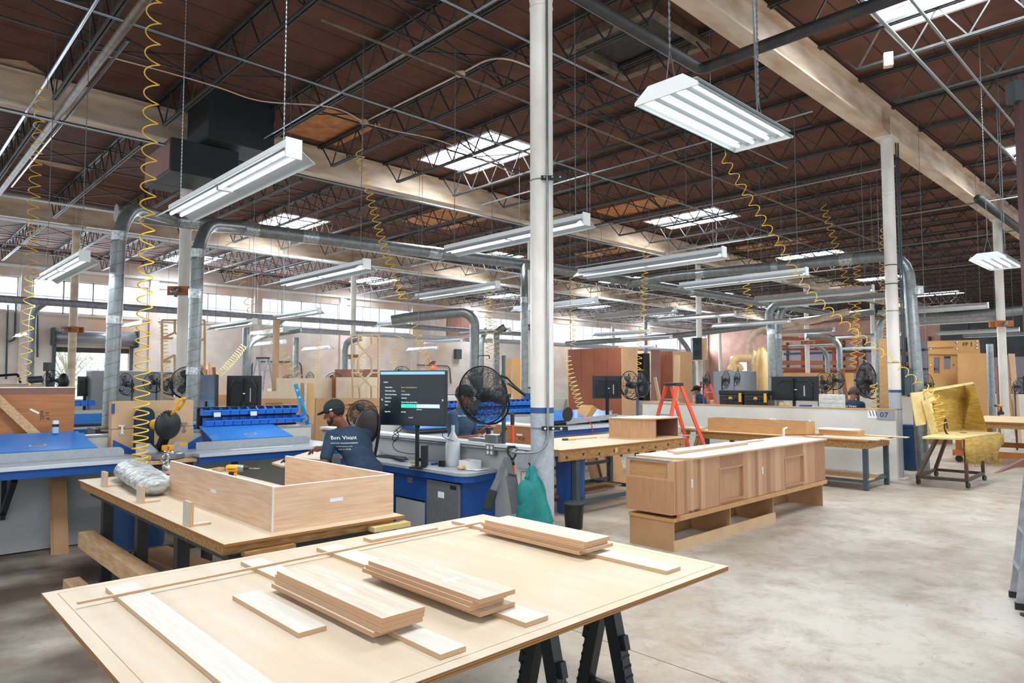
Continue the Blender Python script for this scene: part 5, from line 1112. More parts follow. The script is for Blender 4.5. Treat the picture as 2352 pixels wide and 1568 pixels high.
b = B(); q4, q5 = pX(1184, 1072, 4.75), pX(1240, 1215, 4.75); b.bb(4.75, 4.785, q5.y, q4.y, .02, q4.z); b.obj('lower_board', 'panel_white', t)
text('BONVIVANT', .024, frame((4.708, q0.y-.025, q1.z+.02), (0, 0, 1), (0, 1, 0)), 'side_lettering', 'ink', t, .0003) if 0 else None
bx = [pX(1197, 1083, 4.749), pX(1214, 1083, 4.749), pX(1214, 1150, 4.749), pX(1197, 1150, 4.749)]
b = B()
for i in range(4): b.bar(bx[i], bx[(i+1) % 4], .004, .004)
c_ = (bx[0]+bx[1])/2; b.bar(c_-V((0, 0, .05)), c_-V((0, 0, .25)), .004, .006); b.obj('outline_print', 'ink', t)
t = thing('backpack', 'teal green backpack hanging beside the middle column with bright green mesh', 'backpack')
T0 = pD(1216, 1075, 6.000); 
def lobe(b, c, rx, ry, rz, rot=0): b.ell(c, (rx, ry, rz), 16, 12, Matrix.Rotation(A-pi/2+rot, 3, 'Z'))
bc = pD(1221, 1148, 6.020)
b = B(); n, m = 20, 16; vs = []; fs = []
for i in range(m+1):
    v = i/m; z = bc.z+.3-.62*v; wv = .028+.128*sin(min(1, v*1.25)*pi/2)**1.3; dv = .03+.085*sin(min(1, v*1.2)*pi/2)
    if v > .92: wv *= 1-(v-.92)*4; dv *= 1-(v-.92)*4
    for j in range(n):
        a = 2*pi*j/n; k = 1+.07*sin(3*a+5*v)+.05*sin(11*v+2*a)
        q = V((bc.x, bc.y, z))+R0*(wv*k*cos(a)+.05*v*v)+Dh*(dv*k*sin(a)); vs.append(q)
for i in range(m): fs += [(i*n+j, i*n+(j+1) % n, (i+1)*n+(j+1) % n, (i+1)*n+j) for j in range(n)]
fs += [tuple(range(n))[::-1], tuple(m*n+j for j in range(n))]; b.add(vs, fs)
o = b.obj('body', 'teal', t, smooth=True); md = o.modifiers.new('sub', 'SUBSURF'); md.levels = 1; md.render_levels = 2
b = B(); lobe(b, pD(1209, 1135, 5.970), .085, .045, .13); b.obj('front_pocket', 'teal', t, smooth=True)
b = B(); lobe(b, pD(1209, 1176, 5.975), .062, .035, .055); b.obj('mesh_pocket', 'lime', t, smooth=True, label='bright green mesh pocket')
b = B(); b.tube(poly_bez([T0+V((0, 0, .02)), pD(1213, 1088, 5.980), pD(1211, 1098, 5.950)], 5), .008, 6); b.tube(poly_bez([T0+V((0, 0, .02)), pD(1221, 1086, 5.980), pD(1224, 1098, 5.980)], 5), .008, 6); b.obj('haul_loop', 'teal', t, smooth=True)
b = B(); P = poly_bez([pD(1232, 1095, 6.000), pD(1246, 1120, 6.000), pD(1252, 1155, 5.980), pD(1268, 1200, 5.950)], 6)
for i in range(len(P)-1): b.bar(P[i], P[i+1], .012, .045, R0)
b.obj('shoulder_strap', 'teal', t)
t = thing('trash_bin', 'small black waste bin on the floor right of the middle column', 'bin'); q = pz(1318, 1213, 0)
b = B(); b.lathe((q.x, q.y, 0), [(0, 0), (.1, 0), (.105, .01), (.12, .27), (.125, .275)], 20); b.obj('body', 'black_plastic', t, auto=True); b = B(); b.lathe((q.x, q.y, .275), [(.128, 0), (.128, .02), (.1, .04), (0, .045)], 20); b.obj('lid', 'black_matte', t, auto=True)
t = thing('orange_rod', 'orange rod with black top standing behind the low wall left of the column', 'rod'); p = pD(1177, 1010, 7.5)
b = B(); b.cyl((p.x, p.y, 0), (p.x, p.y, pD(1177, 975, 7.5).z), .018, 10); b.obj('rod', 'orange_glass', t); b = B(); b.cyl((p.x, p.y, pD(1177, 975, 7.5).z), (p.x, p.y, pD(1177, 950, 7.5).z), .023, 10); b.obj('grip', 'black_plastic', t)
t = thing('veneer_crate', 'brown veneered box with white top behind the low wall left of the column', 'crate'); p = pD(1164, 985, 8.6)
q0, q1 = pX(1133, 985, p.x), pX(1222, 985, p.x); b = B(); b.bb(p.x, p.x+.25, q1.y, q0.y, 0.02, 1.2); b.obj('body', 'brown_veneer', t); b = B(); b.bb(p.x-.01, p.x+.26, q1.y-.01, q0.y+.01, 1.201, 1.22); b.obj('top_sheet', 'white_edge', t)
b = B(); q = pX(1193, 998, p.x-.001); b.bb(p.x-.002, p.x-.0005, q.y-.05, q.y+.05, q.z-.012, q.z+.012); b.obj('sticker', 'white_paint', t)
q = pX(1190, 1010, p.x-.001); text('4 LH', .06, frame(q, (0, -1, 0), (0, 0, 1)), 'marker_writing', 'ink', t)
t = thing('wire_basket', 'small grey metal box with tools at the foot of the fan pole', 'box'); q = pX(1138, 1005, 4.82)
b = B(); b.bb(4.76, 4.9, q.y-.08, q.y+.1, 1.116, 1.2); b.obj('box', 'galv', t, bevel=.004)
b = B(); b.bar((4.8, q.y-.05, 1.16), (4.84, q.y-.16, 1.28), .012, .012); b.obj('pencil', 'black_plastic', t)
b = B(); q = pX(1107, 1003, 4.83); b.bb(4.78, 4.9, q.y-.13, q.y+.17, 1.116, 1.15); o = b.obj('grey_tray', 'steel_grey', bevel=.004); tag(o, 'flat grey tray on the low wall cap in front of the standing worker', 'tray')
# ================================================================== FANS
def fan(lab, c, nrm, R, detail=1, spiral=True, pole=None, bracket=True, m='black_metal', arms=None):
    t = thing('wall_fan', lab, 'fan'); c = V(c); n = V(nrm).normalized(); u = (U-n*n.z).normalized(); w = n.cross(u); dp = R*.3; wr = max(.0022, R*.009) if detail else R*.014
    def P(r, a, z): return c+(u*cos(a)+w*sin(a))*r+n*z
    for sgn, nm in ((1, 'front_grille'), (-1, 'rear_grille')):
        b = B(); k = (20 if detail else 5)
        for i in range(1, k+1):
            f = i/k; b.ring(c+n*sgn*dp*(1-f**2.5), n, R*(.12+.86*f), wr*.8, 40 if detail else 20, 4)
        ns = 16 if detail else 8
        for j in range(ns):
            a0 = 2*pi*j/ns; b.tube([P(R*(.1+.88*q/6), a0+(.9*q/6 if spiral else 0)*sgn, sgn*dp*(1-(q/6)**2.5)) for q in range(7)], wr, 4)
        b.obj(nm, m, t)
    b = B(); b.ring(c, n, R, R*.03, 44, 8); b.obj('rim', m, t, smooth=True)
    b = B(); b.lathe(c+n*dp*.75, [(0, .0), (R*.15, 0), (R*.13, R*.05), (0, R*.07)], 18, n); b.obj('badge', m, t, auto=True)
    b = B(); b.lathe(c-n*dp*1.5, [(0, 0), (R*.2, 0), (R*.26, R*.08), (R*.26, R*.4), (R*.16, R*.48), (R*.08, R*.5)], 18, n); b.obj('motor', 'black_plastic', t, auto=True)
    for j in range(3):
        a = 2*pi*j/3+.4; b = B(); vs = []
        for i in range(6):
            r = R*(.12+.7*i/5); wd = .22+.34*sin(pi*min(1, i/5*.8+.1))
            for s in (-1, 1): vs.append(P(r, a+s*wd*.75, s*R*.07))
        b.add(vs, [(2*i, 2*i+1, 2*i+3, 2*i+2) for i in range(5)]); o = b.obj('blade', 'fan_blade', t, smooth=True); md = o.modifiers.new('thick', 'SOLIDIFY'); md.thickness = .003
    if bracket:
        b = B(); b.tube([P(R*1.03, pi/2, 0)]+[P(R*1.06, a, -R*.35*sin(a-pi/2)) for a in [pi/2+pi*i/10 for i in range(1, 10)]]+[P(R*1.03, 3*pi/2, 0)], R*.04, 8); b.obj('yoke', m, t, smooth=True)
        b = B(); b.cyl(P(R*1.0, pi/2, 0), P(R*1.12, pi/2, 0), R*.07, 10); b.obj('pivot_knob', 'black_plastic', t); b = B(); b.cyl(P(R*1.0, -pi/2, 0), P(R*1.12, -pi/2, 0), R*.07, 10); b.obj('pivot_knob', 'black_plastic', t)
    if pole:
        x, y, z0, z1 = pole; b = B(); b.cyl((x, y, z0), (x, y, z1), .022, 12); b.obj('pole', 'steel_leg_blue', t, smooth=True)
        for q in (arms or []): b = B(); b.tube([V((x, y, q[0])), V(q[1]), P(R*1.02*q[2][0], q[2][1], q[2][2])], .012, 8); b.obj('arm', m, t, smooth=True)
    return t
pX0 = pX(1157, 1005, 4.83)
fc = pD(1108, 907, 6.55); fn = (-Dh*.86-R0*.5-U*.08)
t = fan('large black round cage fan in front of the standing worker, right of the monitor', fc, fn, .275, 1, True, (4.83, pX0.y, 1.116, 2.02))
px_, py_ = 4.83, pX0.y
b = B(); b.tube(bent([pD(1150, 862, 6.75), pD(1166, 868, 6.75), pD(1180, 885, 6.6), pD(1207, 908, 6.5), pD(1175, 885, 6.7), V((px_, py_, 1.75))], .04), .013, 8); b.tube([pD(1207, 908, 6.5), pD(1168, 880, 6.6)], .011, 8); b.obj('tubular_arm', 'black_metal', t, smooth=True)
b = B(); b.tube([fc-V(fn).normalized()*.05, V((px_, py_, 1.68))], .02, 8); b.obj('arm', 'black_metal', t, smooth=True)
b = B(); b.tube(bent([pD(1098, 822, 6.5), pD(1098, 816, 6.5), pD(1124, 816, 6.5), pD(1124, 824, 6.5)], .01), .005, 6); b.obj('carry_handle', 'black_metal', t)
# ================================================================== OFFICE CHAIR, LEANING BOARD, PEOPLE
t = thing('office_chair', 'dark brown rounded chair back between the capped man and the monitor', 'chair'); c = pD(843, 985, 7.15)
b = B(); rm = Matrix((R0, Dh, U)).transposed(); b.ell((c.x, c.y, c.z+.02), (.13, .05, .2), 18, 14, rm @ Matrix.Rotation(.25, 3, 'Y')); b.obj('backrest', 'dark_leather', t, smooth=True)
b = B(); b.tube(poly_bez([pD(872, 952, 7.12), pD(870, 990, 7.12), pD(862, 1040, 7.12), V((c.x+.02, c.y, .62))], 6), .016, 8); b.obj('frame', 'black_metal', t, smooth=True)
b = B(); s0 = V((c.x-.18, c.y-.02, .55)); b.box(s0, (.45, .45, .09), A); b.obj('seat', 'dark_leather', t, bevel=.03)
b = B(); b.cyl((s0.x, s0.y, .1), (s0.x, s0.y, .52), .025, 10); b.obj('gas_lift', 'black_metal', t)
for k in range(5):
    a = 2*pi*k/5; b = B(); b.bar((s0.x, s0.y, .1), (s0.x+.27*cos(a), s0.y+.27*sin(a), .07), .04, .03); b.cyl((s0.x+.27*cos(a)-.015, s0.y+.27*sin(a), .03), (s0.x+.27*cos(a)+.015, s0.y+.27*sin(a), .03), .03, 10); b.obj('leg', 'black_metal', t)
t = thing('work_board', 'pale board on dark trestle in front of the capped man', 'board'); q = [pz(624, 1066, .92), pz(650, 1074, .92), pz(748, 1066, .92), pz(738, 1031, .92)]
b = B(); b.prism(q, (0, 0, .018)); b.obj('board', 'pale_maple', t)
for i, (x, y) in enumerate(((3.2, 6.55), (3.5, 6.62), (3.3, 6.85), (3.7, 6.95))): b = B(); b.box((x, y, .455), (.04, .04, .91)); b.obj('leg', 'dark_steel', t)
def person(lab, hair, hc, neck, pel, f, look, L, Rr, shirt='navy_cloth', skin='skin', h=1.72, vox=.011, legs=True, foot=None, crouch=False, beard=False, hat=None, s=1.0):
    """hc head centre, neck base point, pelvis point, f facing of chest, look facing of head, L/Rr hand targets (or None)"""
    t = thing('person', lab, 'person'); f = V(f).normalized(); lf = U.cross(f).normalized(); hc, neck, pel = V(hc), V(neck), V(pel)
    look = V(look).normalized(); k = h/1.72*s
    trunk = (neck-pel).normalized(); front = (f-trunk*f.dot(trunk)).normalized(); rm = Matrix((lf, front, trunk)).transposed()
    body, cloth = B(), B()
    sh = {}
    for sd, tg in ((1, L), (-1, Rr)):
        S0 = neck-trunk*.055*k+lf*sd*.185*k; sh[sd] = S0
        Hd = V(tg) if tg is not None else S0-U*.56*k+f*.1
        a, bl = .29*k, .26*k; dv = Hd-S0; D = min(dv.length, (a+bl)*.99); d = dv.normalized(); x = (a*a-bl*bl+D*D)/(2*D); hh = sqrt(max(a*a-x*x, 1e-5))
        pole = (-U*.9-f*.3+lf*sd*.35); pole = (pole-d*pole.dot(d)).normalized(); E_ = S0+d*x+pole*hh; Wr = S0+d*D
        body.cap(S0, .05*k, E_, .04*k, 12); body.cap(E_, .041*k, Wr, .027*k, 12)
        cloth.cap(S0, .066*k, along(S0, E_, .74), .06*k, 12)
        hd = (Wr-E_).normalized(); sdv = hd.cross(U).normalized() if abs(hd.z) < .9 else lf
        pal = Wr+hd*.05*k; body.cap(Wr, .026*k, pal, .034*k, 10)
        upv = sdv.cross(hd)
        for q in range(4):
            o_ = sdv*(q-1.5)*.019*k; ln = (.075, .085, .08, .062)[q]*k; p1 = pal+hd*.025*k+o_; p2 = p1+hd*ln*.55-upv*.012*k; p3 = p2+hd*ln*.3-upv*.035*k
            body.cap(p1, .0105*k, p2, .0095*k, 8); body.cap(p2, .0095*k, p3, .008*k, 8)
        th = pal-hd*.01*k-sdv*.03*k*sd; body.cap(th, .013*k, th+hd*.04*k-sdv*.03*k*sd-upv*.01*k, .01*k, 8)
    # torso
    body.cap(pel, .1*k, along(pel, neck, .75), .095*k, 14)
    for u_, rx, ry, rz in ((.08, .13, .09, .11), (.35, .12, .085, .14), (.66, .14, .09, .14), (.85, .15, .075, .08)): body.ell(along(pel, neck, u_), (rx*k, ry*k, rz*k), 16, 10, rm)
    for u_, rx, ry, rz in ((.0, .178, .135, .12), (.12, .175, .132, .14), (.35, .168, .132, .17), (.66, .198, .142, .18), (.84, .205, .115, .12)): cloth.ell(along(pel, neck, u_), (rx*k, ry*k, rz*k), 16, 10, rm)
    cloth.cap(sh[1], .068*k, sh[-1], .068*k, 12)
    cloth.cap(neck-trunk*.05*k, .095*k, neck-trunk*.005*k, .072*k, 14)
    hl = U.cross(look).normalized(); hu = look.cross(hl).normalized(); hm = Matrix((hl, look, hu)).transposed()
    def hp(x, y, z): return hc+(hl*x+look*y+hu*z)*k
    body.cap(neck-trunk*.03*k, .06*k, hp(0, -.02, -.06), .052*k, 12)
    body.ell(hp(0, -.008, .025), (.076*k, .096*k, .1*k), 18, 12, hm); body.ell(hp(0, .03, -.05), (.058*k, .066*k, .068*k), 16, 10, hm)
    body.ell(hp(0, .075, -.088), (.026*k, .02*k, .02*k), 10, 8, hm); body.cap(hp(0, .088, .03), .01*k, hp(0, .112, -.012), .015*k, 8)
    body.cap(hp(-.03, .078, .04), .012*k, hp(.03, .078, .04), .012*k, 8); body.cap(hp(-.018, .085, -.05), .008*k, hp(.018, .085, -.05), .008*k, 8); body.cap(hp(-.016, .083, -.063), .008*k, hp(.016, .083, -.063), .008*k, 8)
    for sd in (-1, 1): body.ell(hp(.079*sd, -.01, -.005), (.012*k, .022*k, .034*k), 10, 8, hm)
    # legs
    hips = [pel+lf*sd*.09*k for sd in (1, -1)]; trou = B(); 
    for i, hp_ in enumerate(hips):
        sd = (1, -1)[i]
        ft = V((hp_.x, hp_.y, 0))+f*(.05 if i else -.05)+ (f*.12 if crouch else V((0, 0, 0))); ft.z = .085
        kn = (hp_+ft)/2+f*(.33 if crouch else .04); 
        body.cap(hp_, .085*k, kn, .055*k, 12); body.cap(kn, .054*k, ft, .036*k, 12); body.cap(ft-U*.04, .04*k, ft+f*.15-U*.045, .035*k, 10)
        trou.cap(hp_, .1*k, kn, .07*k, 12); trou.cap(kn, .07*k, ft+U*.03, .058*k, 12)
    trou.ell(pel-trunk*.02, (.172*k, .128*k, .12*k), 16, 10, rm)
    def rmsh(o, v, it=6):
        md = o.modifiers.new('merge', 'REMESH'); md.mode = 'VOXEL'; md.voxel_size = v; md.use_smooth_shade = True
        md = o.modifiers.new('soft', 'SMOOTH'); md.iterations = it; md.factor = .5
    o = body.obj('body', skin, t, smooth=True); rmsh(o, vox*.62, 3)
    oc = cloth.obj('shirt', shirt, t, smooth=True); rmsh(oc, vox, 5)
    o = trou.obj('trousers', 'trouser', t, smooth=True); rmsh(o, vox*1.3, 4)
    for sd in (-1, 1):
        b = B(); b.ell(hp(.029*sd, .083, .022), (.011*k, .008*k, .007*k), 10, 8, hm); b.obj('eye', 'white_paint', t, smooth=True)
        b = B(); b.ell(hp(.029*sd, .0895, .022), (.005*k, .004*k, .005*k), 8, 6, hm); b.obj('iris', 'hair', t, smooth=True)
    for i in range(2):
        p = V((hips[i].x, hips[i].y, 0))+f*(.05 if i else -.05)+(f*.12 if crouch else V((0, 0, 0))); b = B(); b.cap(p+V((0, 0, .045))-f*.05, .044, p+V((0, 0, .042))+f*.16, .04, 12); b.obj('shoe', 'black_plastic', t, smooth=True)
    b = B(); b.ell(hp(0, -.02, .035), (.08*k, .095*k, .094*k), 18, 12, hm); b.ell(hp(0, -.045, -.005), (.064*k, .042*k, .05*k), 14, 10, hm); ho = b.obj('hair', hair, t, smooth=True)
    if beard: b = B(); b.ell(hp(0, .038, -.066), (.0585*k, .06*k, .042*k), 14, 10, hm); b.ell(hp(.05, .018, -.045), (.0125*k, .02*k, .036*k), 10, 8, hm); b.ell(hp(-.05, .018, -.045), (.0125*k, .02*k, .036*k), 10, 8, hm); b.obj('beard', 'hair', t, smooth=True)
    if hat == 'cap':
        b = B(); n = 20; vs = []; fs = []
        b.ell(hp(0, -.012, .062), (.09*k, .108*k, .085*k), 22, 14, hm); b.ell(hp(0, -.012, .04), (.091*k, .109*k, .05*k), 22, 10, hm); b.obj('cap', 'cap_black', t, smooth=True)
        b = B(); P = [hp(.075*cos(a), .06+.115*sin(a)**.8, .048-.012*sin(a)) for a in [pi*i/12 for i in range(13)]]; b.prism(P, hu*.008*k); b.obj('cap_brim', 'cap_black', t, bevel=.002)
        b = B(); q = hp(.0915, -.02, .04); b.bar(q-look*.014, q+look*.014, .002, .012, hu); b.obj('cap_badge', 'paper', t)
        b = B(); b.ell(hp(0, -.012, .148), (.009*k, .009*k, .004*k), 8, 6, hm); b.obj('cap_button', 'cap_black', t)
    if hat == 'wide':
        b = B(); b.lathe(hp(0, 0, .07), [(.17, 0), (.18, .004), (.1, .012), (.095, .06), (.07, .09), (0, .095)], 24, hu); b.obj('hat', 'cap_black', t, auto=True)
    return t, oc, hp, lf, f
fm = (-R0*.6+Dh*.8)
t1, s1, hp1, lf1, f1 = person('man in black cap and navy shirt with white back print leaning over the work board', 'hair', pD(768, 950, 6.8), pD(797, 989, 6.88), pD(838, 1078, 6.75), fm, (-R0*.93+Dh*.2-U*.3), pD(683, 1056, 6.62), pD(690, 1044, 7.2), 'navy_cloth', 'skin_dark', 1.72, .01, beard=True, hat='cap')
def back_print(sh, tx, c, x, y, size, parent, m='white_paint', off=.004):
    o = text(tx, size, Matrix.Identity(4), 'shirt_print', m, parent, 0, 'CENTER'); fr = frame(c, x, y); o.matrix_basis = fr
    md = o.modifiers.new('subdiv', 'SUBSURF'); md.subdivision_type = 'SIMPLE'; md.levels = md.render_levels = 1
    md = o.modifiers.new('wrap', 'SHRINKWRAP'); md.target = sh; md.wrap_method = 'PROJECT'; md.use_project_z = True; md.use_negative_direction = True; md.use_positive_direction = True; md.wrap_mode = 'ABOVE_SURFACE'; md.offset = off; return o
bn = -fm; bx_ = U.cross(bn).normalized()
for s, y, sz in (('Bon Vivant', 1013, .05), ('CUSTOM WOODWORKING', 1023, .0185), ('www.bvcwm.com', 1030, .017), ('305-51-8156', 1037, .017)):
    c = pD(814, y, 6.5); back_print(s1, s, c, bx_, U, sz, t1)
f2 = (R0*.86-Dh*.5)
t2, s2, hp2, lf2, f2 = person('man in slate blue shirt standing behind the low wall, face hidden by the cage fan', 'hair', pD(1066, 912, 8.1), pD(1060, 943, 8.1), pD(1052, 1040, 8.1), f2, (R0*.9-Dh*.1-U*.25), pD(1118, 984, 8.15), pD(1092, 1003, 7.75), 'slate_cloth', 'skin', 1.72, .011, hat='cap')
c = hp2(0, 0, 0); c = pD(1085, 957, 7.9); back_print(s2, 'Bon Vivant', c, U.cross(V(f2)).normalized(), U, .03, t2)
b = B(); q = pD(1122, 994, 7.85); b.box((q.x, q.y, q.z), (.05, .05, .13), .5); o = b.obj('battery_pack', 'black_plastic', bevel=.01); tag(o, 'black battery pack held by the man in slate blue shirt', 'battery')
t3, s3, hp3, lf3, f3 = person('grey haired man in navy shirt seen from behind the 07 partition', 'grey_hair', pD(1961, 902, 14.2), pD(1957, 922, 14.2), pD(1952, 975, 14.2), (R0*.5+Dh*.8), (R0*.8+Dh*.5-U*.2), None, None, 'navy_cloth', 'skin', 1.72, .016)
b = B(); 
for sd in (-1, 1): b.ell(hp3(.088*sd, -.01, -.005), (.024, .038, .045), 10, 8)
b.obj('ear_muffs', 'black_plastic', t3, smooth=True)
for s, y, sz in (('Bon Vivant', 935, .055), ('CUSTOM WOODWORKING', 940, .02)): back_print(s3, s, pD(1950, y, 14.0), U.cross(-V((R0*.5+Dh*.8))).normalized(), U, sz, t3, off=.008)
person('man in wide black hat and navy shirt bending down right of the orange ladder', 'hair', pD(1602, 898, 19.5), pD(1606, 910, 19.5), pD(1618, 932, 19.5), (-R0*.8+Dh*.5-U*.2), (-R0*.6+Dh*.6-U*.4), None, None, 'navy_cloth', 'skin', 1.72, .02, hat='wide')
person('far man with black hair by the bright back opening', 'hair', pD(1572, 880, 30), pD(1570, 889, 30), pD(1570, 916, 30), (R0*.9-Dh*.2), (R0*.9-Dh*.2), None, None, 'trouser', 'skin', 1.72, .025)
person('worker in bright blue shirt behind the pair of far fans', 'hair', pD(1896, 893, 23), pD(1896, 905, 23), pD(1896, 945, 23), (R0*.2+Dh), (R0*.2+Dh), None, None, 'blue_lid', 'skin', 1.7, .022)
# ================================================================== RIGHT: BENCH WITH CURVED CABINET
t = thing('workbench', 'rough wooden workbench right of the middle column carrying the curved cabinet', 'workbench')
b = B(); b.bb(6.5, 9.42, 5.88, 7.2, .86, .88); b.obj('top_sheet', 'bench_ply', t, bevel=.002); b = B(); b.bb(6.51, 9.41, 5.89, 7.19, .8801, .881); b.obj('worn_face', 'pale_maple', t)
b = B(); b.bb(6.5, 9.4, 5.89, 5.93, .73, .86); b.bb(6.5, 9.4, 7.15, 7.19, .73, .86); b.bb(9.36, 9.4, 5.93, 7.15, .73, .86); b.obj('apron', 'rough_beam', t)
for k in range(9): q = 6.62+.33*k; b = B(); b.lathe((q, 5.889, .78+.02*(k % 2)), [(.02, 0), (.02, .004), (.01, .008), (0, .008)], 10, (0, -1, 0)); b.obj('bolt', 'dark_steel', t)
b = B(); q = pY(1415, 1033, 5.885); b.bar(q-V((.03, 0, .02)), q+V((.03, 0, .02)), .004, .05); b.obj('yellow_note', 'foam_edge', t)
for x, y in ((6.87, 5.95), (8.6, 5.95), (6.87, 7.1), (9.05, 7.1)):
    b = B(); b.box((x, y, .365), (.075, .075, .73)); b.obj('leg', 'steel_leg_blue', t)
b = B()
for z in (.14, .42): b.bb(6.87, 8.6, 5.93, 5.97, z, z+.05) if z < .2 else None; b.bb(6.87, 9.05, 7.08, 7.12, z, z+.05)
for x in (6.87, 8.6): b.bb(x-.02, x+.02, 5.97, 7.08, .14, .19)
b.obj('lower_rail', 'steel_leg_blue', t)
for k, (x, y, w, l, m) in enumerate(((7.6, 6.5, 1.6, .3, 'mdf_pale'), (7.4, 6.3, 1.3, .18, 'wine_panel'))):
    b = B(); b.box((x, y, .2+.022*k), (w, l, .02), .03); o = b.obj('shelf_board', m); tag(o, ('wide pale', 'narrow reddish')[k]+' board lying on the lower rails of the bench right of the column', 'board')
for k, (px_, w, m, tilt) in enumerate(((1378, .35, 'oak_zx', .0), (1402, .3, 'mdf_pale', .1), (1425, .34, 'oak_h', .05), (1392, .5, 'mdf', .2))):
    p = pD(px_, 1090, 11.5+.12*k); b = B(); x, y = p.x, p.y; b.prism([(x-w/2, y, .02), (x+w/2, y, .02), (x+w/2-tilt*.3, y+.22, .8), (x-w/2-tilt*.3, y+.22, .8)], (0, .02, 0)); o = b.obj('leaning_board', m); tag(o, ('leftmost striped', 'second pale', 'third amber', 'rearmost brown')[k]+' panel leaning behind the bench right of the column', 'panel')
t = thing('pegboard_post', 'dark reddish drilled post behind the bench right of the column', 'post'); p = pD(1334, 1100, 9.9); b = B(); b.box((p.x, p.y, .42), (.14, .1, .84), A); b.obj('post', 'wine_panel', t)
b = B()
for k in range(8): b.box((p.x-.07*CA*.9, p.y-.07*SA*.9, .12+.09*k), (.02, .02, .02), A)
b.obj('holes', 'black_plastic', t)
t = thing('blue_bin', 'tall blue bin standing behind the bench right beside the column', 'bin'); p = pD(1310, 1120, 9.3); b = B(); b.lathe((p.x, p.y, 0), [(0, 0), (.18, 0), (.2, .7), (.21, .7), (.21, .73), (.19, .73)], 20); b.obj('body', 'blue_paint', t, auto=True)
# curved-front cabinet on the bench
t = thing('curved_cabinet', 'small oak cabinet with rounded left front and open box on the bench', 'cabinet'); x0, x1, y0, y1, z0, z1 = 8.4, 9.3, 5.95, 6.6, .8815, 1.2
P = [(x0+.3, y0)]+[(x0+.3-.3*sin(a), y0+.5-.5*cos(a)) for a in [pi/2*i/14 for i in range(15)]][1:]+[(x0, y1), (x0+.3, y1)]
b = B(); b.prism([(x, y, z0+.02) for x, y in P], (0, 0, z1-z0-.04)); b.obj('curved_front', 'oak_zx', t, auto=True)
b = B(); b.bb(x0+.301, x1, y1-.018, y1, z0+.02, z1-.02); b.bb(x1-.018, x1, y0, y1-.018, z0+.02, z1-.02); b.bb(x0+.31, x0+.32, y0, y1-.018, z0+.02, z1-.02); b.obj('box_sides', 'wine_panel', t)
P3 = [(x1, y1), (x0-.02, y1), (x0-.02, y0+.45)]+[(x0+.3-.32*cos(a), y0+.48-.5*sin(a)) for a in [pi/2*i/12 for i in range(1, 13)]]+[(x1, y0-.02)]
for nm, z, m in (('top', z1-.02, 'oak_h'), ('bottom', z0, 'mdf_pale')):
    b = B(); b.prism([(x, y, z) for x, y in P3], (0, 0, .02)); b.obj(nm, m, t)
b = B(); b.prism([(x, y, z1+.0003) for x, y in P3], (0, 0, .0012)); b.obj('top_sheet', 'white_paint', t)
t = thing('chisel', 'small black and yellow handled tool on the bench beside the column', 'hand tool'); p = pz(1304, 1009, .893); b = B(); b.cyl(p, p+V((.12, -.05, 0)), .016, 10); b.obj('handle', 'tool_yellow', t); b = B(); b.cyl(p-V((.08, -.03, 0)), p, .02, 10); b.obj('grip', 'black_plastic', t)
b = B(); q = pz(1332, 1008, .882); b.box((q.x+.1, q.y, .89), (.5, .05, .015), -.1); o = b.obj('wood_strip', 'birch_ply'); tag(o, 'short pale wood strip behind the black and yellow tool', 'strip')
b = B(); P = [pY(x, y, 7.35) for x, y in ((1415, 955), (1440, 958), (1440, 1000), (1424, 998))]; b.prism(P, (0, .02, 0)); o = b.obj('leaning_board', 'mdf_pale'); tag(o, 'pale panel standing behind the curved cabinet at its left', 'panel')
# ================================================================== BIG RECEPTION CABINET ON MDF BASE
t = thing('reception_cabinet', 'long wood veneered cabinet with two square recesses standing on brown plinth frames', 'cabinet')
X_, Xe, Yf, Yb = 6.14, 9.95, 3.97, 4.58; zb_, zt_ = .37, .92
# plinth
for xa, xb in ((6.14, 6.16), (7.3, 7.32), (8.38, 8.4), (9.9, 9.92)): b = B(); b.bb(xa, xb, 4.0, 4.55, .0, .3); b.obj('plinth_divider', 'mdf', t)
b = B(); b.bb(6.14, 8.4, 3.975, 4.0, 0, .11); b.obj('plinth_front', 'mdf_pale', t); b = B(); b.bb(6.16, 9.9, 4.53, 4.55, 0, .12); b.obj('plinth_back', 'mdf', t)
b = B(); b.bb(6.13, 9.93, 3.985, 4.56, .3, .335); b.bb(6.2, 9.96, 3.95, 4.0, .315, .365); b.obj('plinth_rail', 'oak_h', t)
# carcass with vertical veneer strips on the front
b = B(); b.bb(6.16, Xe, 4.0, Yb, zb_, zt_); b.obj('carcass', 'mdf_pale', t)
W1 = (7.04, 7.57, .415, .76); W2 = (8.69, 9.23, .415, .76)
def front(x0, x1, z0, z1, m, n=0):
    b = B(); b.bb(x0, x1, Yf, 4.0, z0, z1); b.obj('front_panel', m, t)
mat('strip_a', '#bd8f6a', '#ae7f5a', 5, (22, 22, .8), .5, detail=6); mat('strip_b', '#a67753', '#976845', 5, (22, 22, .8), .5, detail=6); mat('strip_c', '#cba27c', '#bb906a', 5, (22, 22, .8), .5, detail=6)
front(6.18, 6.3, zb_, zt_, 'strip_a'); x = 6.3; i = 0; ms = ('strip_b', 'strip_a', 'strip_c', 'strip_a', 'strip_b', 'strip_c', 'strip_a')
edges = [6.3, 6.36, 6.43, 6.49, 6.57, 6.64, 6.72, 7.04, 7.57, 7.68, 7.77, 7.86, 7.95, 8.05, 8.16, 8.27, 8.4, 8.55, 8.69, 9.23, 9.35, 9.6, 9.95]
for a_, c_ in zip(edges[:-1], edges[1:]):
    w = next((q for q in (W1, W2) if abs(q[0]-a_) < .01), None); m = ms[i % 7]; i += 1
    if w: front(a_, c_, zb_, w[2], m); front(a_, c_, w[3], zt_, m)
    else: front(a_, c_, zb_, zt_, m)
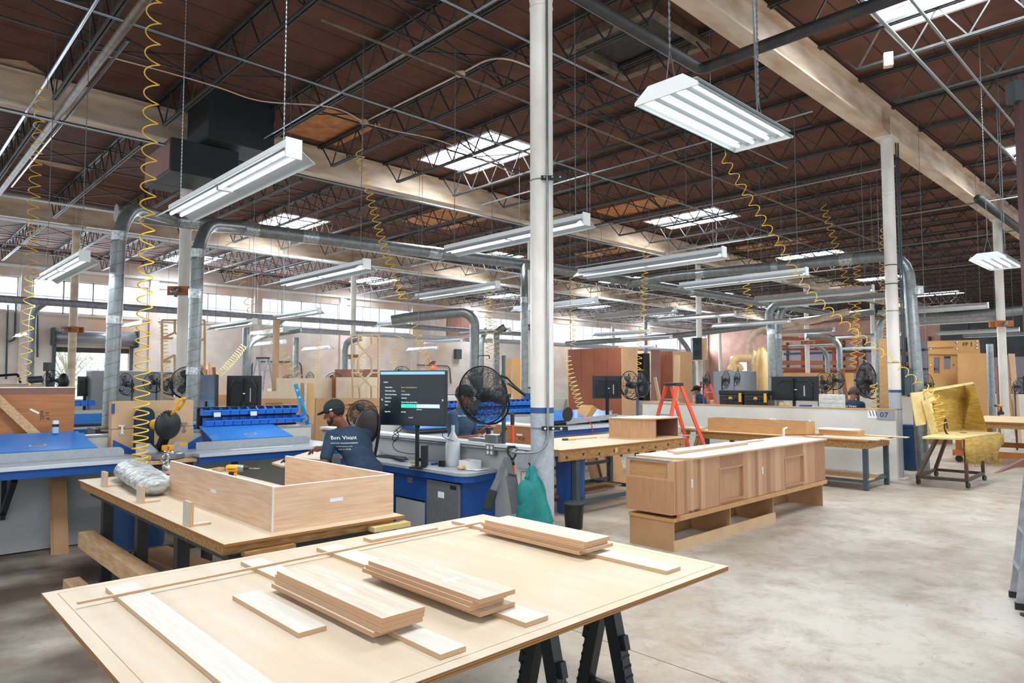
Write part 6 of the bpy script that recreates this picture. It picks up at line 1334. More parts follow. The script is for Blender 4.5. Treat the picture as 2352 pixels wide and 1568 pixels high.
for w in (W1, W2):
    b = B(); b.bb(w[0], w[1], 4.0-.003, 4.0, w[2], w[3]); b.obj('recess_back', 'strip_a', t)
    b = B(); e = .018
    for q in ((w[0]-e, w[0], w[2]-e, w[3]+e), (w[1], w[1]+e, w[2]-e, w[3]+e), (w[0], w[1], w[2]-e, w[2]), (w[0], w[1], w[3], w[3]+e)): b.bb(q[0], q[1], Yf-.006, Yf, q[2], q[3])
    b.obj('recess_frame', 'strip_a', t)
# left end: recessed amber panel above, oak below
b = B(); b.bb(6.12, 6.16, 4.0, Yb, zb_, .72); b.obj('end_panel', 'strip_a', t)
b = B(); b.bb(6.12, 6.16, 4.0, 4.05, .72, zt_); b.bb(6.12, 6.16, 4.53, Yb, .72, zt_); b.bb(6.12, 6.16, 4.05, 4.53, .72, .74); b.bb(6.12, 6.16, 4.05, 4.53, .9, zt_); b.obj('end_frame', 'strip_c', t)
b = B(); b.bb(6.15, 6.16, 4.05, 4.53, .74, .9); b.obj('end_recess', 'oak_h', t, label='amber grained recessed panel')
b = B(); b.bb(6.11, 6.18, 4.02, 4.56, zt_, zt_+.012); b.obj('end_batten', 'alu', t)
# top with rounded front corner
P = [(9.97, Yb), (6.3, Yb), (6.3, 4.25)]+[(6.58-.28*cos(a), 4.22-.28*sin(a)) for a in [pi/2*i/10 for i in range(11)]]+[(9.97, 3.94)]
b = B(); b.prism([(x, y, zt_+.0005) for x, y in P], (0, 0, .018)); b.obj('top', 'mdf_pale', t); b = B(); b.prism([(x, y, zt_+.019) for x, y in P], (0, 0, .002)); b.obj('top_laminate', 'white_paint', t)
for x, y in ((1590, 1110), (1752, 1080)): b = B(); q = pY(x, y, Yf-.001); b.bb(q.x-.012, q.x+.012, Yf-.002, Yf-.0005, q.z-.045, q.z+.045); b.obj('sticker', 'sticker', t)
q = pY(1582, 1178, Yf-.002); text('DUKE CABINET', .06, frame(q, (1, 0, 0), (0, 0, 1)), 'marker_writing', 'ink', t) if 0 else text('DON CABINET', .032, frame(q, (1, 0, 0), (0, 0, 1)), 'marker_writing', 'ink', t)
b = B(); b.bb(9.955, 9.985, 4.0, 4.5, .62, .86); b.bb(9.955, 9.99, 4.02, 4.5, .37, .6); b.obj('side_board', 'orange_wood', t)
for k, (x0, x1, y, h, w) in enumerate(((6.75, 9.0, 4.42, .018, .1), (6.6, 8.3, 4.27, .03, .05), (7.0, 8.3, 4.5, .018, .12))):
    b = B(); b.bar((x0, y, .9425+h/2), (x1, y+.03, .9425+h/2), w if k < 2 else .06, h); o = b.obj('loose_strip', 'birch_ply'); tag(o, ('longest', 'front square', 'rear short')[k]+' pale strip lying on top of the long cabinet', 'strip')
t = thing('clamp', 'small white and orange clamp standing at the back right of the long cabinet', 'clamp'); p = pD(1800, 1000, 10.3); p.z = .942
b = B(); b.bar(p, p+V((0, 0, .1)), .03, .02); b.bar(p+V((0, 0, .1)), p+V((.05, -.03, .12)), .02, .02); b.obj('jaw', 'white_enamel', t); b = B(); b.bar(p+V((.02, -.02, .012)), p+V((.45, -.4, .012)), .03, .02); b.obj('bar', 'orange_wood', t)
# ================================================================== REAR TABLE WITH LONG BOX
t = thing('workbench', 'narrow wooden table with steel legs in front of the 07 partition', 'workbench')
b = B(); b.bb(11.66, 12.86, 3.96, 7.2, .79, .81); b.obj('top_sheet', 'bench_ply', t); b = B(); b.bb(11.72, 12.8, 4.02, 7.1, .67, .79); b.obj('apron', 'rough_beam', t)
for x, y in ((11.78, 4.06), (12.74, 4.06), (11.78, 6.9), (12.74, 6.9)): b = B(); b.box((x, y, .335), (.07, .07, .67)); b.obj('leg', 'steel_leg_blue', t)
b = B(); b.bb(11.76, 11.8, 4.1, 6.9, .12, .17); b.bb(12.72, 12.76, 4.1, 6.9, .12, .17); b.bb(11.8, 12.72, 4.04, 4.08, .12, .17); b.obj('lower_rail', 'steel_leg_blue', t)
for k in range(3): b = B(); b.bb(11.75+.3*k, 12.0+.3*k, 4.0+.05*k, 6.6, .171, .19+.006*k); o = b.obj('shelf_board', ('mdf_pale', 'oak_h', 'birch_ply')[k]); tag(o, ('front', 'middle', 'rear')[k]+' board on the lower rails of the table by the 07 partition', 'board')
t = thing('long_box', 'long narrow wooden box with compartments on the table by the 07 partition', 'box')
b = B(); p0 = pz(1650, 985, .815); x0 = 11.9; b.bb(x0, x0+.018, 5.05, 6.95, .8115, 1.05); b.bb(x0+.34, x0+.358, 5.05, 6.95, .8115, 1.05); b.bb(x0+.018, x0+.34, 5.05, 5.068, .8115, 1.05); b.bb(x0+.018, x0+.34, 6.932, 6.95, .8115, 1.05); b.obj('sides', 'oak_h', t)
for k in range(1, 6): b = B(); y = 5.05+1.9*k/6; b.bb(x0+.018, x0+.34, y-.01, y+.01, .83, 1.045); b.obj('divider', 'oak_h', t); b = B(); b.bb(x0+.018, x0+.34, 5.07, 6.93, .8115, .825); b.obj('bottom', 'oak_h', t)
b = B(); q = pX(1775, 962, x0-.001); b.bb(x0-.0015, x0-.0003, q.y-.06, q.y+.06, q.z-.012, q.z+.012); b.obj('sticker', 'white_paint', t); b = B(); q = pY(1860, 966, 5.049); b.bb(q.x-.03, q.x+.03, 5.0485, 5.0497, q.z-.01, q.z+.01); b.obj('sticker', 'white_paint', t)
t = thing('small_box', 'short oak box with lid board at the right end of the narrow table', 'box'); b = B(); b.bb(12.3, 12.62, 4.35, 5.0, .8115, .91); b.obj('body', 'oak_h', t); b = B(); b.bb(12.28, 12.64, 4.42, 5.03, .911, .93); b.obj('lid_board', 'white_edge', t)
for k, (y0, y1, x, z) in enumerate(((3.85, 5.0, 11.78, .8115), (3.75, 4.9, 12.05, .8115), (3.7, 5.9, 12.72, .8115))): b = B(); b.bb(x-.1, x+.06, y0, y1, z, z+.016); o = b.obj('loose_board', 'birch_ply'); tag(o, ('front', 'second', 'rear overhanging')[k]+' pale board lying on the table right of the long box', 'board')
t = thing('trestle', 'small orange wooden trestle at the left end of the table with long box', 'trestle'); b = B(); p = pz(1640, 975, .8); b.bb(11.7, 12.4, 7.32, 7.42, .76, .84); b.obj('beam', 'oak_h', t)
for k, (x, y) in enumerate(((11.75, 7.35), (12.3, 7.35), (11.9, 7.62), (12.3, 7.62))): b = B(); b.bar((x, 7.37, .76), (x, y, .0), .06, .05, (1, 0, 0)); b.obj('leg', 'oak_h', t)
b = B(); b.bb(11.6, 12.0, 7.0, 8.2, .8415, .86); o = b.obj('loose_board', 'mdf_pale'); tag(o, 'pale board bridging the trestle and the table left of the long box', 'board')
# ================================================================== PARTITION 07 AND WHAT STANDS BEHIND IT
t = thing('partition', 'long white partition with the 07 sign left of the right column', 'partition')
b = B(); b.bb(13.5, 13.6, 4.12, 9.6, .0, 1.24); b.obj('board', 'panel_white', t); b = B(); b.bb(13.48, 13.62, 4.12, 9.6, 1.241, 1.255); b.obj('cap', 'oak_h', t)
q = pX(2035, 952, 13.5); b = B(); b.bb(13.485, 13.499, q.y-.15, q.y+.15, q.z-.095, q.z+.095); b.obj('sign_plate', 'sign_grey', t, bevel=.004)
text('07', .125, frame((13.4845, q.y+.1, q.z-.045), (0, -1, 0), (0, 0, 1)), 'sign_digits', 'sign_navy', t, .001, bold=.002, extra=1.15)
q = pX(2005, 949, 13.5); b = B(); b.bb(13.494, 13.499, q.y-.09, q.y+.09, q.z-.09, q.z+.09); b.obj('notice_sheet', 'paper', t)
b = B()
for i in range(3): b.bar((13.493, q.y+.06-.055*i, q.z+.05), (13.493, q.y+.03-.05*i, q.z-.05), .002, .012)
b.obj('notice_marks', 'ink', t)
q = pX(1862, 938, 13.479); text('Miguel', .06, frame((13.4985, q.y, 1.19), (0, -1, 0), (0, 0, 1)), 'marker_writing', 'red_post', t) if 0 else None
t = thing('station_bench', 'bench behind the 07 partition holding cases and a monitor', 'workbench'); b = B(); b.bb(13.65, 14.6, 4.75, 9.6, 1.12, 1.16); b.obj('worktop', 'laminate_grey', t)
for y in (4.9, 7.2, 9.4): b = B(); b.bb(14.4, 14.46, y, y+.06, 0, 1.12); b.obj('leg', 'dark_steel', t)
def toolcase(px0, px1, lab):
    p, q = pX(px0, 930, 13.85), pX(px1, 930, 13.85); y0, y1 = q.y, p.y; z0 = 1.1605
    t = thing('tool_case', lab, 'tool case'); b = B(); b.bb(13.85, 14.2, y0, y1, z0, z0+.3); b.obj('base', 'black_plastic', t, bevel=.02)
    b = B(); b.bb(13.84, 14.21, y0-.01, y1+.01, z0+.301, z0+.4); b.obj('lid', 'black_matte', t, bevel=.02)
    ym = (y0+y1)/2; b = B(); b.tube(bent([(13.84, ym-.13, z0+.2), (13.79, ym-.13, z0+.2), (13.79, ym+.13, z0+.2), (13.84, ym+.13, z0+.2)], .03), .014, 8); b.obj('handle', 'black_plastic', t, smooth=True)
    b = B(); b.lathe((13.849, ym+.0, z0+.22), [(.045, 0), (.045, .01), (0, .012)], 12, (-1, 0, 0)); b.obj('badge', 'tool_yellow', t)
    b = B(); b.bb(13.825, 13.85, y0+.015, y0+.07, z0+.15, z0+.34); b.obj('latch', 'tool_yellow', t)
toolcase(1652, 1705, 'black tool case with yellow latch on the partition, left of the pair'); toolcase(1709, 1763, 'black tool case with yellow latch on the partition, right of the pair')
def tvback(lab, cpt, w, h, nrm, det=True, pole=None, stand=None):
    """flat monitor seen from behind: dark shell, ribs, wall bracket, cable"""
    t = thing('monitor', lab, 'monitor'); n = V(nrm).normalized(); x = U.cross(n).normalized(); c = V(cpt)
    b = B(); o = c-x*w/2-U*h/2
    def sl(b, o, w, h, z0, z1): b.add([o+n*z0, o+x*w+n*z0, o+x*w+U*h+n*z0, o+U*h+n*z0, o+n*z1, o+x*w+n*z1, o+x*w+U*h+n*z1, o+U*h+n*z1], [(3,2,1,0), (4,5,6,7), (0,1,5,4), (1,2,6,5), (2,3,7,6), (3,0,4,7)])
    sl(b, o, w, h, -.03, 0); b.obj('casing', 'black_plastic', t, bevel=.006); b = B(); sl(b, o+x*w*.12+U*h*.08, w*.76, h*.7, .0005, .03); b.obj('rear_housing', 'black_matte', t, bevel=.01)
    b = B(); b.bar(c-U*h*.55+n*.045, c+U*h*.42+n*.045, .02, w*.06, n); b.obj('mount_bar', 'black_metal', t)
    if det:
        for s in (-1, 1): b = B(); b.bar(c+x*s*w*.26+U*h*.38+n*.038, c+x*s*w*.4+U*h*.1+n*.038, .01, .012, n); b.obj('brace', 'steel_leg', t)
        b = B(); sl(b, c+x*w*.2-U*h*.3+n*.031, w*.03, h*.42, 0, .004); b.obj('port_strip', 'alu', t); b = B(); sl(b, c+x*w*.02-U*h*.06+n*.056, w*.06, h*.03, 0, .003); b.obj('sticker', 'white_paint', t)
        b = B(); sl(b, c-x*w*.35+U*h*.28+n*.031, w*.7, h*.02, 0, .006); sl(b, c-x*w*.35-U*h*.36+n*.004, w*.7, h*.02, 0, .03); b.obj('rib', 'black_metal', t)
    b = B(); z0 = stand if stand is not None else c.z-h/2-.3; b.box((c.x+n.x*.03, c.y+n.y*.03, (c.z-h*.3+z0)/2), (.05, .05, c.z-h*.3-z0)); b.box((c.x, c.y, z0+.01), (.2, .2, .02)); b.obj('stand', 'black_metal', t)
    return t
c = pX(1825, 892, 14.0); p, q = pX(1770, 890, 14.0), pX(1879, 890, 14.0)
tvback('biggest monitor seen from behind on the bench behind the 07 partition', c, (p-q).length, .5, (-1, 0, 0), stand=1.1605)
b = B(); p, q = pX(1793, 926, 14.1), pX(1812, 926, 14.1); 
for k in range(2): y = p.y-.13*k; b.lathe((14.12, y, 1.1605), [(0, 0), (.05, 0), (.055, .12), (.02, .15), (0, .15)], 12)
o = b.obj('glue_bottle', 'foam_edge', smooth=True); tag(o, 'two pale bottles under the big rear view monitor', 'bottle'); 
p, q = pX(1824, 930, 13.8), pX(1880, 930, 13.8); b = B(); b.bb(13.72, 14.1, q.y, p.y, 1.1605, 1.25); o = b.obj('grey_bin', 'alu', bevel=.01); tag(o, 'low grey tray with blue cloth under the big rear view monitor', 'tray')
b = B(); b.bb(13.8, 14.0, q.y+.2, p.y-.1, 1.251, 1.28); o = b.obj('blue_cloth', 'blue_paint', bevel=.01); tag(o, 'blue folded cloth lying on the low grey tray', 'cloth')
t = thing('parts_organizer', 'clear parts organizer box with yellow badge on the 07 partition', 'organizer'); p, q = pX(1882, 930, 13.75), pX(1939, 930, 13.75)
b = B(); b.bb(13.72, 13.82, q.y, p.y, 1.1605, 1.5); b.obj('case', 'clear_plastic', t, bevel=.01)
b = B()
for k in range(1, 4): b.bb(13.716, 13.72, q.y+.02, p.y-.02, 1.16+.085*k, 1.165+.085*k)
b.obj('compartment_lines', 'alu', t); ym = (p.y+q.y)/2; b = B(); b.bb(13.713, 13.7195, ym-.09, ym+.07, 1.175, 1.215); b.obj('badge', 'tool_yellow', t); text('DEWALT', .03, frame((13.7125, ym+.06, 1.184), (0, -1, 0), (0, 0, 1)), 'maker_lettering', 'ink', t)
pr4 = pX(1990, 925, 14.3); t = thing('red_stand', 'dark red post of the back view fan behind the 07 partition', 'post'); b = B(); b.cyl((15.2, 5.35, 0), (15.2, 5.35, 1.62), .03, 10); b.obj('post', 'red_post', t)
# ================================================================== YELLOW SPRAY STAND ON CASTERS
t = thing('spray_stand', 'yellow foam covered stand shaped like a chair on four casters at right', 'stand')
fl, fr, br, bl = V((13.2, 3.72, 0)), V((13.3, 3.02, 0)), V((14.55, 3.05, 0)), V((14.55, 3.8, 0))
zs = .82
b = B(); P = [V((12.75, 3.62, zs)), V((12.62, 2.86, zs)), V((14.6, 2.92, zs)), V((14.4, 3.85, zs))]
fl2, fr2, br2, bl2 = pz(2168, 1008, zs), pz(2250, 1014, zs), pz(2298, 990, zs), pz(2215, 987, zs)
P = [fl2, fr2, br2, bl2]
P = [V((12.55, 3.45, zs)), V((12.75, 2.95, zs)), V((14.6, 2.78, zs)), V((14.6, 3.6, zs))]
b.prism(P, (0, 0, .035)); b.obj('seat', 'foam_edge', t, bevel=.006)
b = B(); b.bar((13.2, 3.72, .12), (14.55, 3.8, .12), .045, .05) ; b.bar((13.3, 3.02, .12), (14.55, 3.05, .12), .045, .05); b.bar((13.2, 3.72, .12), (13.3, 3.02, .12), .045, .05); b.bar((14.55, 3.8, .12), (14.55, 3.05, .12), .045, .05)
b.obj('base_frame', 'rust_steel', t)
for p, q in ((V((13.2, 3.72, .12)), V((13.9, 3.55, zs))), (V((13.3, 3.02, .12)), V((13.3, 3.02, zs))), (V((14.55, 3.05, .12)), V((14.5, 3.05, zs))), (V((14.55, 3.8, .12)), V((14.5, 3.55, zs)))):
    b = B(); b.bar(p, q, .05, .05); b.obj('leg', 'rust_steel', t)
for i, p in enumerate((fl, fr, br, bl)):
    b = B(); b.box((p.x, p.y, .1), (.04, .04, .04)); b.bar((p.x-.02, p.y, .09), (p.x-.03, p.y-.02, .045), .012, .04); b.obj('caster_fork', 'black_metal', t)
    b = B(); b.lathe((p.x-.03, p.y-.035, .047), [(.0, 0), (.046, 0), (.047, .005), (.047, .025), (.046, .03), (0, .03)], 18, (.3, 1, 0)); b.obj('caster_wheel', 'black_plastic', t, auto=True)
# upright foam back: traced as a leaning board with folded sides, 4 cm thick
Dy = 12.9
def q_(x, y, d): return pD(x, y, d)
b = B(); b.prism([q_(2215, 883, 12.95), q_(2237, 878, 12.5), q_(2268, 988, 12.3), q_(2212, 986, 12.75)], (Dh*.9+R0*.3)*.04); b.obj('back_board', 'foam_yellow', t)
back = [q_(2140, 890, 12.3), q_(2215, 883, 12.95), q_(2212, 986, 12.75), q_(2155, 1006, 12.1)]
b = B(); b.prism(back, Dh*.04); b.obj('back_board', 'foam_yellow', t)
b = B(); b.prism([q_(2092, 902, 12.0), q_(2121, 899, 12.0), q_(2127, 974, 11.95), q_(2105, 978, 11.95)], Dh*.03); b.obj('side_board', 'foam_edge', t)
b = B(); b.prism([q_(2118, 922, 11.95), q_(2138, 915, 12.05), q_(2155, 992, 11.95), q_(2138, 997, 11.9)], Dh*.03); b.prism([q_(2120, 894, 12.1), q_(2136, 892, 12.3), q_(2152, 920, 12.2), q_(2128, 925, 12.1)], Dh*.03); b.obj('side_board', 'foam_edge', t)
b = B(); b.prism([q_(2136, 893, 12.28), q_(2237, 877, 12.55), q_(2238, 881, 12.5), q_(2137, 899, 12.22)], Dh*.06); b.obj('top_edge', 'foam_edge', t)
b = B(); vs = []; n = 18
for i in range(n+1):
    u = i/n; p = V((12.75, 2.95, zs)).lerp(V((14.6, 2.78, zs)), .02+.96*u); p.y -= .035; L = (.3+.14*u+random.uniform(-.05, .06)) if u < .8 else .2+random.uniform(-.05, .05)
    vs += [p+V((0, 0, .02)), p+V((0, random.uniform(-.02, .01), -L*.5)), p+V((0, random.uniform(-.03, .01), -L))]
b.add(vs, [(3*i+j, 3*i+3+j, 3*i+4+j, 3*i+1+j) for i in range(n) for j in range(2)]); o = b.obj('foam_apron', 'foam_yellow', t, smooth=True); md = o.modifiers.new('thick', 'SOLIDIFY'); md.thickness = .02
b = B()
for k in range(70):
    u = random.uniform(.02, .98); p = V((12.75, 2.95, zs)).lerp(V((14.6, 2.78, zs)), u); z = zs-.3-.12*u; p = V((p.x, p.y-.04, z)); b.tube([p, p+V((random.uniform(-.02, .02), random.uniform(-.02, .01), -.06)), p+V((random.uniform(-.04, .04), random.uniform(-.03, .01), -random.uniform(.08, .15)))], [.006, .004, .001], 4)
o = b.obj('foam_drips', 'foam_yellow', t); o['kind'] = 'stuff'
b = B(); b.box((14.0, 3.2, zs+.04), (.12, .08, .008)); o = b.obj('brown_tag', 'wine_panel'); tag(o, 'small brown tag lying on the seat of the yellow stand', 'tag')
# blue bin behind the 07 column, post duct foot etc.
t = thing('blue_bin', 'tall dark blue waste bin behind the 07 column', 'bin'); b = B(); p = pD(2093, 1090, 13.7); b.lathe((p.x, p.y, 0), [(0, 0), (.17, 0), (.2, .85), (.22, .85), (.22, .9), (.2, .9)], 20); b.obj('body', 'blue_barrel', t, auto=True)
# ================================================================== CART TABLE BEHIND AND TALL BROWN PANELS
t = thing('workbench', 'orange brown cart table on wheels behind the yellow stand', 'workbench')
a_, c_ = pD(2180, 957, 18.2), pD(2400, 957, 17.0); x0, x1, y0, y1 = 17.4, 20.5, 2.4, 4.2
b = B(); b.bb(x0, x1, y0, y1, .87, .9); b.obj('top_sheet', 'bench_ply', t); b = B(); b.bb(x0+.05, x1-.05, y0+.05, y1-.05, .76, .87); b.obj('apron', 'rough_beam', t)
for x, y in ((x0+.1, y0+.1), (x0+.1, y1-.1), (x1-.1, y0+.1), (x1-.1, y1-.1)): b = B(); b.box((x, y, .46), (.1, .1, .6)); b.obj('leg', 'orange_wood', t); b = B(); b.cyl((x-.03, y, .07), (x+.03, y, .07), .07, 14); b.obj('wheel', 'black_plastic', t)
b = B(); b.bb(x0, x0+.12, y0, y1, .14, .26); b.bb(x1-.12, x1, y0, y1, .14, .26); b.bb(x0+.12, x1-.12, y0, y0+.1, .14, .26); b.bb(x0+.12, x1-.12, y1-.1, y1, .14, .26); b.obj('lower_frame', 'orange_wood', t)
driver(pz(2295, 952, .9012)+V((0, .0, 0)), -R0, 'distant yellow and black drill standing on the cart table far right', 1.25)
D2 = 18.6
def ground(P):
    for q in sorted(P, key=lambda v: v.z)[:2]: q.z = .012
    return P
def sheet(nm, lab, pts, D, m, th=.03, cat='panel'):
    P = [pD(x, y, D) for x, y in pts]
    if nm != 'cap_board': ground(P); b = B(); b.prism(P, Dh*th); o = b.obj(nm, m); tag(o, lab, cat); return o
t = thing('cutout_sheet', 'tall brown sheet with cut out openings standing right of the 07 column duct', 'panel')
def fr_(x0, y0, x1, y1): return [(x0, y0), (x1, y0), (x1, y1), (x0, y1)]
D3 = 18.9
b = B()
for q in (fr_(2134, 812, 2145, 1000), fr_(2160, 812, 2168, 1000), fr_(2185, 812, 2205, 1000), fr_(2145, 812, 2160, 820), fr_(2168, 812, 2185, 818), fr_(2145, 857, 2160, 1000), fr_(2168, 848, 2185, 1000)): b.prism([pD(x, y, D3) for x, y in q], Dh*.03)
b.obj('lower_board', 'cardboard', t); b = B(); b.prism([pD(x, y, D3-.05) for x, y in ((2132, 783), (2249, 780), (2252, 815), (2133, 813))], Dh*.04); b.obj('upper_board', 'cardboard', t); b = B(); b.prism([pD(x, y, D3-.1) for x, y in ((2132, 786), (2193, 784), (2193, 796), (2132, 798))], Dh*.04); b.obj('batten', 'cardboard', t)
for k, (x, y) in enumerate(((2137, 801), (2197, 786), (2197, 801), (2243, 783), (2243, 792), (2243, 799), (2137, 838), (2190, 838), (2201, 838))): b = B(); b.lathe(pD(x, y, D3-.06), [(.03, 0), (.02, .02), (0, .02)], 8, -Dh); b.obj('screw', 'chrome', t)
p = pD(2211, 795, D3-.06); text('FP 3', .16, frame(p, R0, U), 'marker_writing', 'ink', t)
sheet('brown_sheet', 'plain tall brown sheet leaning right of the cut out panel', ((2200, 811), (2265, 811), (2270, 960), (2203, 960)), 18.4, 'cardboard')
sheet('brown_sheet', 'low brown sheet behind the yellow stand under the cut out panel', ((2135, 985), (2190, 985), (2190, 1075), (2135, 1075)), 19.2, 'mdf')
D4 = 19.3
sheet('cap_board', 'short pale screwed board at the top of the far right column', ((2292, 780), (2322, 782), (2322, 812), (2293, 812)), D4, 'mdf_pale', .03, 'board')
sheet('split_board', 'tall pale split board leaning on the far right column, left one', ((2293, 812), (2315, 814), (2322, 905), (2346, 1030), (2338, 1030), (2310, 900)), D4-.1, 'mdf_pale', .03, 'board')
sheet('split_board', 'slimmer pale split board leaning on the far right column, right one', ((2318, 812), (2331, 812), (2345, 955), (2334, 955), (2324, 880)), D4-.2, 'mdf_pale', .03, 'board')
sheet('dark_post', 'dark brown post between the brown sheet and the pale split boards', ((2290, 840), (2298, 840), (2306, 1000), (2298, 1000)), 19.6, 'wine_panel', .08, 'post')
# ================================================================== LADDERS
def stepladder(lab, ft, rt, top, w, m, nst=5, depth=.06, rot=None, cap='black_plastic', wing=False):
    """ft/rt: centres of front and rear feet, top centre, w: foot width"""
    t = thing('step_ladder', lab, 'ladder'); ft, rt, top = V(ft), V(rt), V(top); d = (rt-ft); d.z = 0; d.normalize(); s = U.cross(d).normalized(); tw = w*.55
    for k, F_ in enumerate((ft, rt)):
        for h in (-1, 1):
            p, q = F_+s*h*w/2, top+s*h*tw/2+d*(.04 if k else -.04); b = B(); b.bar(p+U*.02, q, .065, .03, s); b.obj('rail', m, t); b = B(); b.bar(p, p+U*.05, .075, .04, s); b.obj('foot', 'black_plastic', t)
    for i in range(1, nst+1):
        u = i/(nst+1); c = along(ft, top, u); ww = w+(tw-w)*u; b = B(); b.bar(c-s*ww/2, c+s*ww/2, .09, .025, U); b.obj('step', 'alu', t)
        if i % 2: c = along(rt, top, u); b = B(); b.bar(c-s*ww/2, c+s*ww/2, .03, .025, U); b.obj('rear_brace', 'alu', t)
    b = B(); b.bar(top-s*(tw/2+.03), top+s*(tw/2+.03), .17, .06, U); b.obj('top_cap', cap, t, bevel=.01)
    for h in (-1, 1): u = .45; b = B(); b.bar(along(ft, top, u)+s*h*(w+(tw-w)*u)/2, along(rt, top, u)+s*h*(w+(tw-w)*u)/2, .02, .012, s); b.obj('spreader', 'alu', t)
    return t
tp = pD(1547, 882, 12.9); stepladder('orange step ladder nearest, left of the tool cases in front of the partition', (tp.x-.62, tp.y+.12, 0), (tp.x+.5, tp.y-.35, 0), (tp.x, tp.y, 1.7), .62, 'orange_glass')
tp = pD(1620, 876, 20.5); stepladder('orange step ladder farther back beside the hatted man', (tp.x-.5, tp.y+.3, 0), (tp.x+.5, tp.y-.3, 0), (tp.x, tp.y, 1.72), .6, 'orange_glass')
stepladder('tall aluminium step ladder cut off by the right edge of the picture', (6.7, 1.21, 0), (6.93, .44, 0), (6.85, .86, 2.6), .34, 'alu', 8, wing=True)
b = B(); p = pD(2290, 1087, 5.9); q = pD(2356, 1058, 5.9); b.prism([p, q+U*.02, q-U*.03], Dh*.04); o = b.obj('brown_wing', 'wine_panel'); tag(o, 'thin brown board jutting out from the aluminium ladder at the right edge', 'board')
# ================================================================== BACKGROUND
def sheetY(nm, lab, pts, Y, m, th=.03, cat='panel', grp=None):
    P = [pY(x, y, Y) for x, y in pts]; b = B(); b.prism(P if nm == 'fence_board' else ground(P), (0, th, 0)); o = b.obj(nm, m); return tag(o, lab, cat, grp)
def sheetX(nm, lab, pts, X, m, th=.03, cat='panel', grp=None):
    P = [pX(x, y, X) for x, y in pts]; b = B(); b.prism(ground(P), (th, 0, 0)); o = b.obj(nm, m); return tag(o, lab, cat, grp)
def rc(x0, y0, x1, y1): return [(x0, y0), (x1, y0), (x1, y1), (x0, y1)]
# third station on the same partition line, behind the low wall and the middle column
t = thing('low_partition', 'low white partition carrying blue bins behind the man in slate blue shirt', 'partition'); b = B(); b.bb(5.2, 11.4, 8.88, 8.96, 0, 1.13); b.obj('board', 'panel_white', t); b = B(); b.bb(5.2, 11.4, 8.86, 8.98, 1.13, 1.15); b.obj('cap', 'laminate_grey', t)
bench(5.3, 11.3, 'blue edged bench behind the low wall, passing behind the middle column', (5.6, 8.0, 11.0))
lid(6.1, 8.2, 'pale blue sloping lid behind the cage fan'); lid(9.1, 11.0, 'pale blue sloping lid right of the middle column', .1)
sheetY('fence_board', 'upright grey fence board right of the middle column below the pale blue lid', [(1302, 962), (1418, 950), (1418, 961), (1302, 975)], 8.3, 'laminate_grey', .018, 'fence')
t = thing('bin_rail', 'dark rail with two rows of blue bins behind the cage fan', 'rack'); b = B(); b.bb(5.9, 9.2, 8.93, 8.96, 1.16, 1.42); b.bb(5.9, 9.2, 8.87, 8.96, 1.415, 1.43); b.obj('back_plate', 'black_metal', t)
n_ = 26
for r in range(2):
    for k in range(n_):
        dup(pr_, (2.86+.118*k-.0, .005-.02*r, -.13*r), 'blue storage bin behind the cage fan, %s row, %d%s from the left' % (('upper', 'lower')[r], k+1, 'st' if k in (0, 20) else 'nd' if k in (1, 21) else 'rd' if k in (2, 22) else 'th'), 'blue bins behind the cage fan')
t = thing('carton', 'brown cardboard carton leaning on the pale blue lid right of the column', 'carton'); b = B(); P = [pY(x, y, 8.45) for x, y in ((1343, 962), (1362, 930), (1372, 938), (1357, 962))]; b.prism(P, (0, .3, 0)); b.obj('carton', 'cardboard', t)
t = thing('abrasive_disc', 'dark red round disc on the bench right beside the column', 'disc'); c = pY(1303, 951, 8.2); b = B(); b.lathe(c, [(0, 0), (.13, 0), (.13, .02), (0, .02)], 24, (0, -1, 0)); b.obj('disc', 'dark_leather', t, auto=True)
b = B(); b.tube(poly_bez([pY(1338, 958, 8.2), pY(1352, 966, 7.86), pY(1360, 980, 7.83), pY(1361, 1000, 7.83)], 6), .008, 6); o = b.obj('orange_strap', 'orange_glass'); tag(o, 'orange strap hanging over the blue bench edge right of the column', 'strap')
